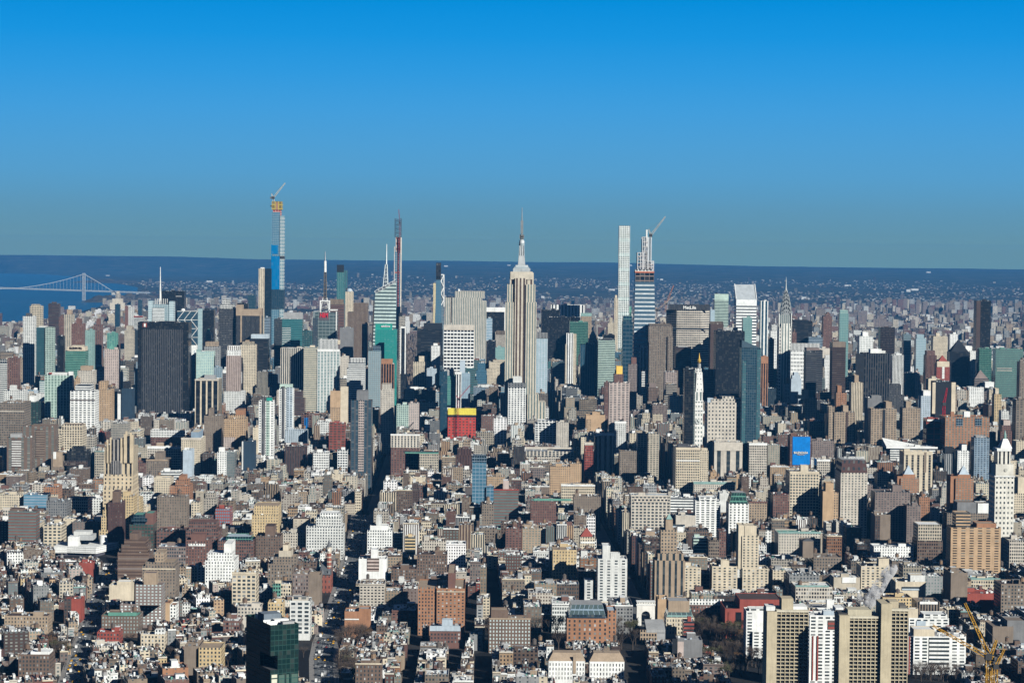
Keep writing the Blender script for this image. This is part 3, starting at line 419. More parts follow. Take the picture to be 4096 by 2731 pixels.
residential_tower|E|748,852,1075,1390|28|pier|C|C|d26 w.4 T:bulkhead:778,815,1010:flat:T|cream tower with ribbed walls and a round tan top
apartment_tower|E|714,752,1020,1140|31|band|C|C|d20|cream banded stub behind the ribbed cream tower
apartment_house|E|328,440,1215,1400|24|pun|T|t|d26 T:upper_tier:275,366,1190:flat:C T:bulkhead:315,366,1140:flat:C|tan apartment house with a cream stepped top
office_building|E|895,1020,1215,1300|27|flat|g|g|d34 T:upper_tier:930,1018,1192:flat:g|windowless mauve-grey block before the broad black pinstriped slab
office_tower|E|1230,1320,990,1210|33|curt|N|N|d28 gn rf.3|dark blue cylinder-like glass tower right of the broad pinstriped slab
apartment_tower|E|1322,1360,980,1210|32|apt|P|P|d20|pink-white balconied narrow tower beside the dark blue glass tower
office_tower|E|1438,1540,1040,1150|31.4|flat|C|C|d26|plain cream wall building behind the framed black slab
apartment_tower|E|2258,2330,890,1240|36|apt|t|t|d26|brown residential tower at the picture edge right of the grey-green slab
apartment_house|F|62,285,670,940|y3330|slab|B|t|d26 pu9 w.45 gg F:white_balconies:105,190,690,935:band:w:gr T:bulkhead:90,180,640:flat:G|brown brick balconied slab, nearer of the brown twins by the white dome
apartment_house|F|195,497,575,860|y3500|slab|B|t|d26 pu9 w.45 gg T:roof_wing:280,497,560:flat:B F:balconies:320,400,600,850:band:t:gr|brown brick balconied slab, farther of the brown twins by the white dome
loft_building|F|505,738,590,790|y3560|loft|C|T|d44 pu4 T:upper_tier:550,735,555:loft:C R:lower_wing:500,560,640:loft:C|cream-yellow stepped loft with long window rows
church_hall|F|460,570,830,940|y3230|flat|t|T|d40 F:tan_wall:475,560,800,935:flat:T F:poster:478,504,800,862:flat:W|tan blank hall with a white poster on its wall
office_building|F|598,782,790,920|y3270|grid|K|K|d34 gk T:upper_box:640,750,756:grid:K F:brick_base:570,785,880,922:loft:b|black glass cube building on a brown brick base
loft_building|F|1350,1690,640,740|y3500|loft|r|W|d44 F:white_top:1350,1692,602,670:loft:W T:penthouse:1355,1420,598:flat:W|long red brick loft with two white upper floors
loft_building|F|1322,1620,770,840|y3330|loft|L|W|d40 F:white_top:1320,1622,748,772:flat:W T:penthouse:1400,1460,720:flat:T|long limestone loft with square windows below the red and white loft
apartment_house|F|1640,1718,782,1010|y3130|flat|S|S|d34 T:roof_box:1650,1690,765:flat:W|windowless pale blue gable wall
loft_building|F|1625,1802,680,980|y3230|pun|C|C|d60 T:glass_house:1710,1780,622:flat:s F:cornice:1623,1804,672,690:flat:L|tall cream loft with a blue-grey rooftop glasshouse
loft_building|F|1830,1982,475,790|y3560|pun|t|t|d40 w.25 T:bulkhead:1868,1895,415:flat:t|drab brown near-blank loft tower
loft_building|F|1985,2200,500,770|y3640|pun|o|t|d44 T:upper_tier:2040,2180,470:pun:o T:tank_house:2110,2180,425:flat:O R:lower_wing:1982,2110,665:pun:P|orange-tan stepped loft left of the green-edged tower
apartment_house|F|1945,2102,800,1020|y3150|grid|g|W|d30 gg F:white_wall:1948,2030,800,1010:pun:W T:white_box:1960,2010,762:flat:W|white-fronted apartment tower with a grey glass flank
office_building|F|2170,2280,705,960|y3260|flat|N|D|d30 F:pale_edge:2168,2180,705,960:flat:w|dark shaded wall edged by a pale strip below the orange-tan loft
apartment_house|F|880,930,625,740|y3420|pun|R|R|d24|small bright red brick tower left of the pinnacled tower
loft_building|F|1310,1500,870,1000|y3090|pun|t|t|d44 F:cornice:1308,1502,866,878:flat:T T:bulkhead:1385,1450,810:flat:t|brown loft with small white windows right of the pinnacled tower
apartment_house|F|1195,1310,895,1000|y3140|pun|r|r|d30|dark red brick house beside the pinnacled tower
loft_building|F|1430,1612,980,1060|y3040|band|W|W|d34|low white ribbon-windowed building
apartment_house|F|1380,1525,1035,1180|y2960|pun|C|C|d40 F:cornice:1378,1527,1030,1042:flat:C|cream brick apartment house with arched top windows
apartment_house|F|1520,1700,1100,1240|y2900|pun|O|O|d40 T:upper_tier:1570,1690,1050:pun:O T:bulkhead:1600,1650,1020:flat:O|orange brick stepped apartment house
apartment_house|F|1065,1195,1195,1440|y2830|pun|Y|T|d34 T:bulkhead:1100,1165,1160:flat:Y|golden-yellow brick apartment tower behind the tall dark brown one
apartment_house|F|1190,1255,1215,1290|y2870|pun|Y|T|d30|golden-yellow brick wing right of its taller twin
apartment_house|F|966,1096,1250,1560|y2760|pun|Q|b|d26 w.2 T:upper_tier:1005,1060,1155:flat:B|tall dark brown brick apartment tower with few windows
apartment_house|F|887,965,1500,1560|y2750|pun|Y|Y|d24 T:stepped_tier:905,968,1380:pun:Y T:stepped_tier:918,968,1320:pun:Y T:stepped_tier:935,968,1272:pun:Y|narrow sunny yellow stepped apartment house
apartment_house|F|1160,1375,1450,1660|y2700|grid|b|V|d34 gv F:glass_head:1180,1320,1392,1425:curt:n T:glass_penthouse:1195,1300,1365:curt:n T:brick_box:1300,1370,1350:flat:r|dark stepped apartment house with a green glass penthouse
apartment_house|F|1408,1672,1200,1500|y2760|pun|t|t|d30 w.35 T:white_box:1372,1425,1212:flat:W|tall drab grey-brown apartment slab
apartment_house|F|1365,1482,1300,1470|y2730|band|W|W|d26 gk|white apartment house with black window bands
apartment_house|F|1482,1556,1330,1480|y2720|pun|t|t|d40 F:light_edge:1540,1556,1330,1480:flat:C|brown gabled block right of the white banded house
loft_building|F|390,550,1450,1640|y2700|loft|C|W|d36 pu5 gd D:dome:440,1450,14:W D:dome:520,1450,14:W|cream gridded loft with two white rooftop vents
apartment_house|F|75,322,1330,1600|y2650|band|r|b|d26 gg h.45 T:bulkhead:85,200,1310:flat:B|red-brown banded apartment slab with white windows
apartment_house|F|600,788,1220,1335|y2960|loft|L|D|d34 F:roof_vents:600,788,1212,1224:flat:D|cream loft with a row of dark roof vents
apartment_house|F|415,600,1240,1370|y2900|pun|g|g|d34|charcoal apartment block with white windows
apartment_house|F|212,415,1185,1300|y2980|band|s|s|d34 gb R:blue_wing:300,415,1280:band:S|blue-grey metal-clad house with a paler wing
apartment_house|F|0,205,1180,1290|y3020|pun|C|C|d34|cream house with small windows by the picture edge
apartment_house|F|390,520,1110,1215|y3080|pun|O|s|d34 F:cream_base:395,520,1180,1215:pun:C|orange brick house with a blue roof edge
apartment_house|F|1930,2060,1310,1450|y2830|loft|R|R|d34 gb|red brick house with large bluish windows
hospital_wing|K|1665,1955,195,400|y2640|loft|r|r|d40 gd T:upper_tier:1690,1935,130:loft:r|broad red-brown hospital-style block with an upper tier
hospital_wing|K|1405,1665,200,350|y2640|loft|r|b|d34 gd pu4|long red-brown block with wide windows left of the broad one
loft_building|K|1665,1870,285,500|y2560|pun|r|r|d36 w.35 F:arch_row:1690,1840,318,340:pun:W T:bulkhead:1710,1835,235:flat:r|red-brown block with a row of white arched top windows
loft_building|K|1410,1665,345,500|y2580|loft|Z|S|d34 gd|mauve brick block with grey glass penthouse floor
loft_building|K|1952,2270,290,440|y2600|loft|r|S|d40 gd T:glass_floor:2025,2250,258:curt:V|long red-brown block with a green glass top floor
apartment_house|K|1055,1338,400,610|y2420|band|B|B|d34 gr h.42 T:stepped_tier:1085,1320,330:band:B T:stepped_tier:1110,1300,285:band:B T:bulkhead:1158,1230,232:flat:B|rust-brown terraced apartment house stepping up to a square bulkhead
apartment_house|K|1275,1572,520,790|y2340|pun|t|T|d34 w.35 F:cream_course:1275,1572,540,550:flat:C T:upper_tier:1300,1560,488:pun:t T:lantern_tower:1385,1462,400:pun:T|grey-brown apartment house with an ornate arched lantern tower
apartment_house|K|1838,2100,470,640|y2400|pun|W|W|d48 w.35 T:stepped_tier:1860,2080,405:pun:W T:bulkhead:2005,2070,325:flat:W|bright white apartment house stepping back to a white bulkhead
loft_building|K|2080,2294,590,830|y2290|loft|C|C|d34 pu5.4 gd F:cornice:2078,2296,574,594:flat:C|cream loft with paired windows and a curved corner
apartment_house|K|1075,1245,860,1030|y2190|apt|Z|Z|d22 gw T:upper_tier:1210,1450,690:apt:Z T:bulkhead:1285,1395,585:flat:T|mauve-grey apartment house with white windows and wrapping balconies
apartment_house|K|1205,1452,770,1020|y2215|apt|Z|Z|d26 gw|mauve-grey apartment wing with white windows
loft_building|K|978,1172,690,820|y2300|flat|C|W|d24 T:stepped_wall:1045,1170,660:flat:C|cream blank-walled building beside the avenue
warehouse|K|1380,1520,850,1000|y2200|flat|o|O|d28 R:white_gable:1520,1575,870:pun:W|orange plastered wall with a white windowed side
townhouse_block|K|1262,1475,1130,1235|y2080|pun|C|W|d18 T:upper_tier:1385,1472,1095:pun:W|cream plastered house with few small windows
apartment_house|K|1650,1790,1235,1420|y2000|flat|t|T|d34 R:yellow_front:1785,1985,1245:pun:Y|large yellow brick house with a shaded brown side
apartment_house|K|165,445,1310,1500|y2000|pun|B|W|d26 T:white_roof:270,440,1290:flat:W T:chimney:335,352,1245:flat:B|brown apartment house with a white tarred roof and brown chimney
townhouse_block|K|40,430,965,1062|y2220|pun|T|b|d24 w.35|long ochre terrace of small windows with a black roof
townhouse_block|K|640,725,815,905|y2270|flat|R|R|d22 R:shaded_wing:578,640,810:pun:b|corner house with a bare bright red side wall
townhouse_block|K|708,830,490,570|y2480|flat|R|R|d22|square house with a bare vermilion gable by the avenue
apartment_house|K|910,1245,960,1090|y2130|pun|B|V|d28 gg F:green_terrace:970,1225,935,965:flat:V|brown corner building with green netting round its roof terrace
townhouse_block|K|870,1070,1110,1190|y2080|pun|R|R|d22|dark red house with white windows beside the avenue
townhouse_block|K|2000,2145,1010,1110|y2140|loft|r|W|d30|rust brick corner loft with a white roof
residential_tower|L|582,762,830,1110|y1960|loft|w|G|d26 pu6 gd T:upper_tier:600,740,800:loft:L|concrete-fronted apartment house with irregular dark windows
apartment_house|L|605,748,590,800|y2260|loft|Z|T|d34 w.4 R:blank_wing:748,855,600:flat:t|tall mauve-brown slab with a blank side wing
apartment_house|L|728,1062,165,360|y2660|pun|w|W|d36 w.5 T:upper_tier:815,1040,85:pun:w T:upper_tier:850,1020,50:pun:W|wide pale apartment building stepping up beside the avenue
apartment_house|L|1275,1495,200,365|y2680|pun|W|W|d30 w.5 T:upper_tier:1300,1460,160:flat:W T:bulkhead:1355,1398,80:flat:w|white apartment slab with one tall white bulkhead
apartment_house|L|1198,1448,455,640|y2380|flat|W|W|d26 F:balcony_bay:1275,1382,450,565:band:P:gr T:bulkhead:1308,1365,375:flat:W|white slab with a pink balcony bay and blank white wings
apartment_house|L|385,600,500,690|y2360|pun|t|T|d34 w.4 T:upper_tier:430,640,440:pun:t T:stepped_tier:480,590,385:flat:c T:lantern_tower:518,562,335:flat:C|taupe apartment house crowned by a small white lantern
apartment_house|L|1898,2150,720,1040|y2200|apt|O|T|d70 w.4 F:white_course:1898,2150,745,752:flat:C R:left_wing:1730,1898,712:pun:O T:stair_tower:2000,2062,585:flat:r|great russet apartment house with a small red-roofed stair tower
loft_building|L|1072,1200,925,1090|y2130|flat|O|G|d24 F:white_course:1072,1200,990,1000:flat:W R:blank_wing:1200,1300,905:flat:O|orange brick building with white bands and a blank wing
apartment_house|L|1722,1990,415,570|y2480|pun|B|b|d34 w.4|brown apartment house with paired windows behind the russet one
apartment_house|L|1490,1718,545,650|y2400|pun|B|b|d30 w.4|low gabled brown apartment house left of the russet one
apartment_house|L|240,478,60,245|y2850|pun|Y|T|d44 w.35 T:upper_tier:260,478,-20:pun:Y|yellow-beige prewar apartment house with arched crown
apartment_house|L|275,500,250,430|y2560|pun|B|b|d34 w.4 T:bulkhead:358,438,165:flat:B|dark brown apartment house with a square brown bulkhead
townhouse_block|L|1612,1706,260,415|y2580|band|Y|W|d20 gd|narrow pale yellow and green banded house
school_building|L|1838,2112,1075,1180|y2110|pun|r|S|d30 F:blue_roof:1835,2110,1055,1100:flat:S T:roof_hatch:1945,2040,1005:flat:S|red brick school with a blue-grey upper storey
apartment_house|L|1170,1402,1395,1568|y1960|pun|B|T|d26 w.35 F:cornice:1168,1404,1388,1400:flat:C|brown six-floor apartment house at the foot of the picture
townhouse_block|L|385,520,845,960|y2200|pun|Y|T|d24|honey-coloured house with three arched windows
townhouse_block|L|112,322,880,970|y2190|pun|L|G|d24|cream tenement with black fire escapes
apartment_house|L|430,590,680,800|y2280|loft|C|W|d26 F:green_front:430,500,675,800:loft:V|pair of narrow fronts, one dark green one cream
university_building|M|825,1190,985,1190|y2090|loft|O|S|d40 pu5 w.35 gd MA2:glass_roof:835,1178,985,872:s R:right_wing:1190,1268,920:loft:O F:terrace_floor:838,1170,955,984:grid:N|red brick university block under a grey glass vault
apartment_house|M|125,500,1000,1230|y2060|pun|B|T|d30 w.45 gw F:cornice:125,500,985,998:flat:T T:bulkhead:145,300,915:flat:B T:chimney:468,498,945:flat:B|brown brick apartment building with white windows and tan copings
apartment_tower|M|1102,1365,455,840|y2410|slab|w|W|d28 pu8 w.4 gd T:penthouse:1215,1300,405:flat:w T:bulkhead:1145,1214,340:flat:w R:side_wing:983,1058,650:slab:w|white apartment tower with stacked corner balconies beside the black avenue
apartment_tower|M|1612,1882,470,800|y2480|pier|T|T|d30 pu6 w.4 gd T:upper_tier:1640,1870,410:pier:T T:tower_tier:1668,1812,200:pun:T T:cap:1712,1775,100:flat:T P:cone_roof:1715,1772,100,58:m|tan stepped skyscraper apartment house with a copper cone
apartment_house|M|698,910,375,640|y2600|pun|Y|T|d44 w.32|pale yellow many-windowed apartment block
apartment_house|M|940,1075,260,370|y2700|pun|C|C|d34 F:arcade:945,1075,300,315:flat:W P:tiled_roof:945,1060,255,185:R|cream apartment house with a red tiled hip roof
apartment_house|M|425,590,180,340|y2640|apt|T|T|d34 gg|tan apartment house with corner balconies
apartment_house|M|275,420,180,350|y2650|apt|r|r|d30|maroon brick apartment house beside the tan balconied one
university_building|M|1715,1965,980,1105|y2110|loft|C|G|d30 w.4 MA2:glass_mansard:1718,1955,980,870:m T:roof_top:1735,1925,835:flat:T|cream institute with a sloping blue-green glass roof
university_building|M|1535,1705,1085,1170|y2070|flat|G|S|d26 S3:metal_roof:1535,1705,1085,995:G F:tan_front:1480,1630,1090,1180:loft:T|low building with a folded grey metal roof
apartment_house|M|1638,1735,815,915|y2290|flat|o|T|d30|blank ochre wall behind the blue-green glass roof
townhouse_block|M|1925,2228,850,930|y2330|pun|r|W|d18 F:white_attic:1922,2230,815,865:pun:W|row of red houses with a bright white attic storey
apartment_house|M|660,985,1370,1510|y1930|loft|W|T|d26 w.3 H:hip_roof:655,990,1370,1305:T F:chimney:880,905,1320,1480:flat:T|white house with tan hip roof and tall tan chimney
apartment_house|M|1028,1338,1375,1510|y1920|loft|W|T|d26 w.3 H:hip_roof:1022,1342,1375,1308:T|white house with tan hip roof right of its chimneyed twin
loft_building|M|1815,2038,1180,1345|y1990|flat|g|G|d24 F:pink_strip:1815,1870,1195,1345:flat:P F:dark_edge:1768,1815,1170,1300:flat:K|grey windowless slab with a pale pink edge
townhouse_block|M|1870,1965,1015,1160|y2080|band|R|W|d16|narrow red and white banded house beside the glass-roofed institute
library_building|N|1122,1640,1195,1370|y2060|flat|R|b|d50 F:slot_face:1150,1330,1225,1370:pier:R:pu14:w.3:gk T:upper_block:1255,1630,1115:flat:R|massive red stone library with a stepped flat roof
apartment_tower|N|1278,1510,835,1030|y2500|slab|C|C|d28 w.42 T:upper_tower:1276,1426,545:slab:C T:blank_head:1300,1406,455:flat:C T:blank_side:1245,1300,450:flat:C:12|beige apartment tower set on a wider base, taller of the beige group
apartment_house|N|1005,1232,815,1030|y2520|slab|C|C|d28 w.42 T:bulkhead:1085,1160,765:flat:C|beige balconied apartment house, lower neighbour of the taller beige tower
apartment_house|N|758,905,825,1030|y2540|slab|C|C|d28 w.42|cream set-back apartment house against the stepped skyscraper
loft_building|N|280,632,190,480|y2730|loft|L|S|d44 pu5 gd F:arch_floor:300,610,215,240:loft:L:gk F:cornice:278,634,178,192:flat:L|limestone loft with a row of arched top windows
apartment_house|N|632,860,205,330|y2760|band|W|W|d30 gd|white striped apartment block behind the stepped skyscraper's cone
apartment_house|N|855,1080,225,470|y2720|slab|W|W|d30 pu7 w.6 T:upper_tier:890,1050,200:slab:W|white balconied apartment house with dark windows
loft_building|N|680,858,360,470|y2600|flat|L|W|d26 F:low_front:640,760,440,500:band:S|plain white box building below the striped white block
hotel|N|1155,1335,255,480|y2700|pun|W|V|d34 pu5 w.4 gk MA2:green_mansard:1160,1325,255,160:V|white hotel with a dark green glazed attic
loft_building|N|1338,1497,245,410|y2740|pun|T|r|d30 w.45 F:cornice:1336,1499,235,248:flat:r|tan loft with a dark red cornice beside the white hotel
loft_building|N|1555,1700,200,360|y2770|loft|r|r|d30|red brick loft with arched windows left of the tall cream loft
theatre_building|N|840,1210,70,140|y2860|pun|L|L|d34 F:green_cornice:838,1215,60,80:flat:m|cream palace front under a long green cornice
apartment_house|N|1072,1158,160,320|y2780|flat|w|w|d26|blank pale grey wall left of the white hotel
loft_building|N|778,975,490,640|y2650|loft|B|K|d30 gd F:fire_escape:790,850,520,640:flat:b|brown loft with zigzag fire escape and rooftop tanks
loft_building|N|975,1070,580,730|y2600|loft|t|T|d30|taupe loft with two columns of windows
loft_building|N|1070,1130,500,720|y2640|pun|r|r|d24|slim maroon loft beside the taupe one
loft_building|N|838,975,560,700|y2620|band|M|W|d20|narrow front with pale green window bands
townhouse_block|N|805,1108,1160,1250|y2320|pun|r|W|d20 F:white_attic:803,1110,1110,1160:pun:W|red row with a white dormered attic north of the square
apartment_house|O|95,470,225,420|y2580|pun|L|V|d40 F:green_cornice:93,474,212,228:flat:m|cream loft with thin green cornice near the white tower blocks
apartment_house|O|248,578,705,830|y2380|loft|L|W|d40 F:green_cornice:246,545,692,706:flat:m|cream arcaded loft with pale green cornice and rooftop tanks
apartment_house|O|835,1090,520,700|y2500|slab|C|K|d34 w.45 T:bulkhead:995,1088,455:flat:C|cream balconied apartment house behind the steam
office_building|O|1145,1415,660,800|y2440|flat|C|C|d34 F:blue_glass:1200,1362,705,735:band:S T:white_box:1280,1412,605:flat:w|plain cream institutional block right of the steam
loft_building|O|950,1305,345,440|y2600|pun|W|W|d30 w.35|long white low building above the steam
church|O|410,660,440,560|y2500|pun|t|t|d36 T:bell_tower:315,410,300:flat:t P:tower_roof:308,418,298,275:D|grey stone church with a square bell tower
loft_building|O|1340,1565,290,450|y2620|loft|B|W|d36 T:upper_tier:1350,1560,150:loft:c T:green_box:1480,1525,230:flat:X|brown loft with cream upper floors and a small green roof box
apartment_house|O|958,1098,60,320|y2660|flat|t|t|d30 F:window_column:960,1005,70,300:pun:b|tall drab blank slab in front of the mauve apartment block
loft_building|O|590,825,620,720|y2420|flat|c|W|d30 F:white_poster:665,788,620,670:flat:W|low tan block with a white painted wall panel
loft_building|O|1640,1790,580,840|y2420|flat|t|T|d40|blank brown side wall below the orange-tan apartment slab
loft_building|O|1820,2080,640,700|y2480|loft|C|m|d30 F:green_cornice:1818,2082,628,642:flat:m|low cream building with green cornice below the orange-tan slab
warehouse|O|1738,2065,765,840|y2280|flat|R|R|d30|vermilion brick wall above the black shaded court
apartment_house|O|2090,2320,680,940|y2300|pun|t|b|d34|brown apartment block at the picture edge beside the vermilion wall
loft_building|O|2165,2320,290,490|y2560|loft|L|L|d34|cream loft with arched windows at the picture edge
university_building|O|365,735,895,935|y2120|pier|C|G|d36 pu5 w.5 gk T:upper_block:530,595,825:flat:W|low cream colonnaded building behind the tan tower blocks
university_building|O|1335,1540,840,960|y2080|pier|t|T|d30 F:skylights:1360,1520,838,860:flat:W R:right_wing:1540,1622,920:pier:L|brown ribbed building with skylights right of the tan tower blocks
townhouse_block|O|1028,1290,800,850|y2190|pun|Y|b|d30|yellow arcaded building right of the steam
apartment_house|O|2015,2200,1060,1220|y1980|flat|t|t|d34 R:right_wing:2150,2330,1010:flat:g|drab taupe walls right of the yellow cranes
apartment_slab|O|375,635,960,1568|y1990|slab|W|W|d24 pu7 gd F:red_balconies:538,630,1005,1085:band:R:gr F:red_piers:398,408,1145,1540:flat:R F:red_piers:440,452,1145,1540:flat:R T:blue_tarp:500,595,925:flat:S|white apartment slab with red balconies seen between the tan towers
apartment_slab|O|1262,1622,985,1140|y2010|slab|W|W|d24 pu7 gd T:upper_tier:1400,1610,955:slab:W T:cream_box:1265,1350,905:flat:C F:steel_tanks:1330,1412,1010,1080:flat:S|white apartment slab behind the steel tanks right of the tan towers
apartment_slab|O|1305,1775,1150,1420|y1930|slab|W|W|d24 pu7 gd F:balcony_bay:1445,1625,1160,1400:band:W:gd F:red_pier:1262,1275,1150,1560:flat:R R:left_wing:1262,1305,1150:slab:W T:yellow_box:1312,1498,1090:flat:C|white apartment slab with a blue-shadowed balcony bay and yellow roof box
apartment_slab|N|1312,1500,1215,1568|y1985|slab|W|W|d24 pu7 gd T:upper_tier:1340,1495,1200:slab:W R:lower_wing:1365,1500,1400:slab:W|white apartment slab left of the first tan tower
'''
HERO += '''office_tower|G|498,705,318,610|37|pier|L|G|d34 pu4 w.5 gd|broad grey pinstriped slab half covered by a black shadow
office_tower|G|706,826,312,625|36.6|band|C|W|d30 gg|cream banded office slab right of the shadowed pinstriped one
residential_tower|G|828,1027,348,900|33|slab|w|W|d28 pu6 gt h.6 F:white_cap:828,1027,328,350:flat:W|teal and white balconied tower with a plain white cap
office_tower|G|1026,1106,392,550|38|pun|L|T|d26 w.3|pale limestone block behind the teal balconied tower
office_tower|G|1092,1252,500,650|36.2|band|W|W|d32 gd T:upper_tier:1105,1252,450:band:W T:crown:1118,1252,412:pier:W|white ziggurat office block with banded windows
office_tower|G|1284,1396,345,850|32.4|grid|g|G|d24 gs pu4 w.85 T:glass_crown:1325,1390,305:curt:s|grey glass gridded tower before the bright green glass tower
office_tower|G|1397,1516,460,720|35|pier|O|T|d24 pu5 w.66 T:tan_head:1400,1500,418:flat:O|copper-brown framed tower before the bright green glass tower
apartment_tower|G|1688,1845,440,665|36|slab|C|W|d26 T:bulkhead:1738,1810,390:flat:C|cream balconied apartment slab below the wide black banded slab
apartment_tower|G|1808,1897,500,675|35|pun|S|S|d20 w.25|pale blue-grey plain block against the cream balconied slab
hotel_tower|G|944,1035,720,1000|y3900|pun|o|T|d24 w.4 F:plain_head:944,1035,700,850:flat:o R:cream_side:1035,1100,668:flat:C|tan hotel slab with a plain cream flank
residential_tower|G|1128,1316,785,1430|y3150|slab|D|D|d26 pu6 gn rf.1 h.7 F:pink_window_strip:1197,1248,785,1420:grid:P:pu3.2:w.75:gd T:grey_penthouse:1180,1280,700:flat:g|dark blue-grey glass tower with one pink strip of square windows
construction_frame|G|933,1076,990,1245|y3620|grid|R|r|d26 pu6 pv4.2 w.8 h.72 gr|unfinished concrete frame of reddish floors beside the tan hotel slab
construction_frame|G|686,776,905,1120|y3900|grid|r|r|d22 pu5 pv4 w.75 h.6 gk F:blue_strip:712,745,940,1100:pier:U:gk|smaller brown unfinished frame with a blue strip
residential_tower|G|303,436,790,1290|y3500|grid|W|G|d24 pu4.6 w.5 h.5 gd F:green_strip:372,400,790,1280:grid:M:pu4 F:grey_strip:332,360,760,1270:pier:g T:green_box:370,420,765:flat:X|slim white tower with a strip of light green panels
residential_tower|G|485,612,680,1140|y3760|grid|W|G|d24 pu4.6 w.5 h.5 gd F:blue_strip:552,606,668,1050:grid:S:pu4.5 F:grey_strip:512,536,660,1130:pier:g T:mint_box:490,600,645:flat:M|slim white tower with a strip of pale blue panels
apartment_house|G|536,736,1052,1175|y3560|pun|S|S|d26|pale blue metal-clad block below the smaller unfinished frame
loft_tower|G|1396,1512,690,990|y3850|pun|L|T|d34 T:upper_tier:1405,1490,640:pun:L|limestone setback tower beside the dark sixth avenue canyon
office_building|G|1538,1646,825,1015|y3950|grid|M|K|d28 gg|white and pale glass block by the canyon of the avenue
apartment_tower|G|1646,1738,812,1065|y3920|apt|P|O|d26 gg|peach apartment slab beside the white and pale glass block
department_store|G|1488,1742,1180,1390|y3420|pun|r|T|d54 pu4.4 F:white_arcade:1486,1744,1090,1210:pun:L:pu5:w.45:h.8 F:cornice:1484,1746,1088,1100:flat:W|brown former store with a white arcaded top
department_store|G|1614,1912,1248,1390|y3380|loft|c|R|d40 gd F:green_floor:1612,1914,1240,1262:band:V|long tan store with a brick-red roof and green cornice
apartment_house|G|1008,1098,1230,1425|y3170|grid|W|W|d24 pu4 T:bulkhead:1040,1075,1208:flat:W|white gridded house at the foot of the dark blue-grey tower
apartment_house|G|790,930,1250,1400|y3240|loft|W|W|d26|white angular house left of the dark blue-grey tower
office_building|H|205,455,585,790|y3700|grid|e|R|d30 pu6 pv5 w.5 h.5 gr F:yellow_netting:205,458,520,582:flat:E F:black_band:205,455,580,600:flat:K|red-netted building site topped with yellow netting
residential_tower|H|130,200,190,740|y3860|curt|N|D|d24 gn rf.2|dark glass tower with brown edge left of the red-netted site
residential_tower|H|186,275,230,520|y4020|band|V|W|d24 gt T:glass_crown:190,258,172:grid:w|teal glass block behind the red-netted site
residential_tower|H|325,405,205,530|y4050|slab|s|S|d22 gs T:roof_box:312,360,95:flat:S|blue-grey balconied slab behind the red-netted site
apartment_tower|H|745,905,335,650|y4180|grid|W|W|d28 pu5 w.6 gd F:grey_head:745,905,292,335:grid:g T:plant_box:790,870,240:flat:w|white gridded apartment tower standing in front of the antenna skyscraper
office_building|H|985,1178,655,835|y3900|grid|W|W|d34 pu6 w.72 gd T:upper_tier:1010,1175,630:grid:W R:base_wing:892,1178,808:grid:C|white deep-gridded office block with a lower arcaded wing
loft_building|H|1178,1288,645,850|y3940|pun|L|L|d30|plain limestone wall right of the deep-gridded block
department_store|H|905,1337,905,985|y3600|loft|L|G|d50 F:arcade:905,1337,905,950:pun:L:pu6:w.6:h.8 F:cornice:902,1340,868,885:flat:L D:gold_dome:1336,925,16:A|long limestone store with an arcade and a small gilded corner dome
residential_tower|H|424,550,1000,1370|y2980|grid|s|D|d24 pu5 pv5 w.88 h.84 gb rf.4 F:glass_screen:422,552,950,1003:curt:s T:crown:430,545,945:curt:s R:lower_wing:550,618,1225:grid:s|slim blue glass tower standing alone among low lofts
apartment_house|H|616,838,1255,1515|y2800|band|r|W|d28 gg h.55 F:red_parapet:614,840,1245,1258:flat:R T:bulkhead:700,752,1170:flat:P|red and pale balconied apartment slab right of the slim blue glass tower
loft_building|H|1120,1305,1040,1280|y3060|pun|o|t|d40 w.4|ochre brick apartment house with a shaded side beside fifth avenue
loft_building|H|1300,1402,1015,1200|y3120|pun|o|T|d34 w.3|ochre brick wing behind the ochre apartment house
loft_building|H|1222,1522,1215,1370|y2940|loft|C|W|d34 F:cornice:1220,1524,1205,1218:flat:W|long cream loft before the ochre apartment house
apartment_house|H|948,1175,1350,1540|y2740|pun|r|V|d34 w.4 F:green_cornice:980,1310,1330,1348:flat:V|mauve-brown apartment house with a dark green cornice
apartment_house|H|1335,1576,1310,1450|y2800|pun|t|t|d34 w.3 T:bulkhead:1345,1380,1285:flat:t|taupe apartment house at the edge of the black avenue
loft_building|H|510,616,1375,1568|y2700|pun|t|t|d30|slim taupe loft left of the red and pale slab
loft_building|H|1545,1690,760,1010|y3500|pier|L|W|d40 pu9 w.4 F:cornice:1530,1695,742,765:flat:W R:brown_flank:1525,1700,775:pun:b|white arched loft between two dark brick flanks
loft_building|H|1432,1508,845,1010|y3470|loft|R|L|d34 F:white_head:1428,1510,825,850:flat:L|small red corner loft with a white cornice
apartment_tower|H|1905,2098,745,1040|y3560|slab|c|t|d28 w.7|grey balconied apartment slab left of the sunlit corner loft
loft_building|H|1745,1970,900,1085|y3420|pun|t|T|d34 T:upper_tier:1910,1975,875:pun:t|brown loft wing before the grey balconied slab
loft_building|H|1703,1802,650,900|y3640|pun|w|W|d34 F:cornice:1700,1804,638,655:flat:W|pale stone loft left of the grey balconied slab
loft_building|H|1442,1615,580,720|y3740|flat|o|o|d30 T:stepped_tier:1500,1570,555:flat:o F:window_column:1450,1490,620,720:pun:o|ochre windowless stepped wall beside the black avenue
apartment_tower|H|1985,2096,335,470|y3980|pun|B|B|d26 T:bulkhead:2010,2070,300:flat:Z|dark brown tower right of the gold-crowned pink one
office_building|H|2040,2172,490,640|y3900|loft|Z|r|d34 R:lower_wing:2040,2130,570:loft:C|pinkish-brown loft with a cream lower wing
'''
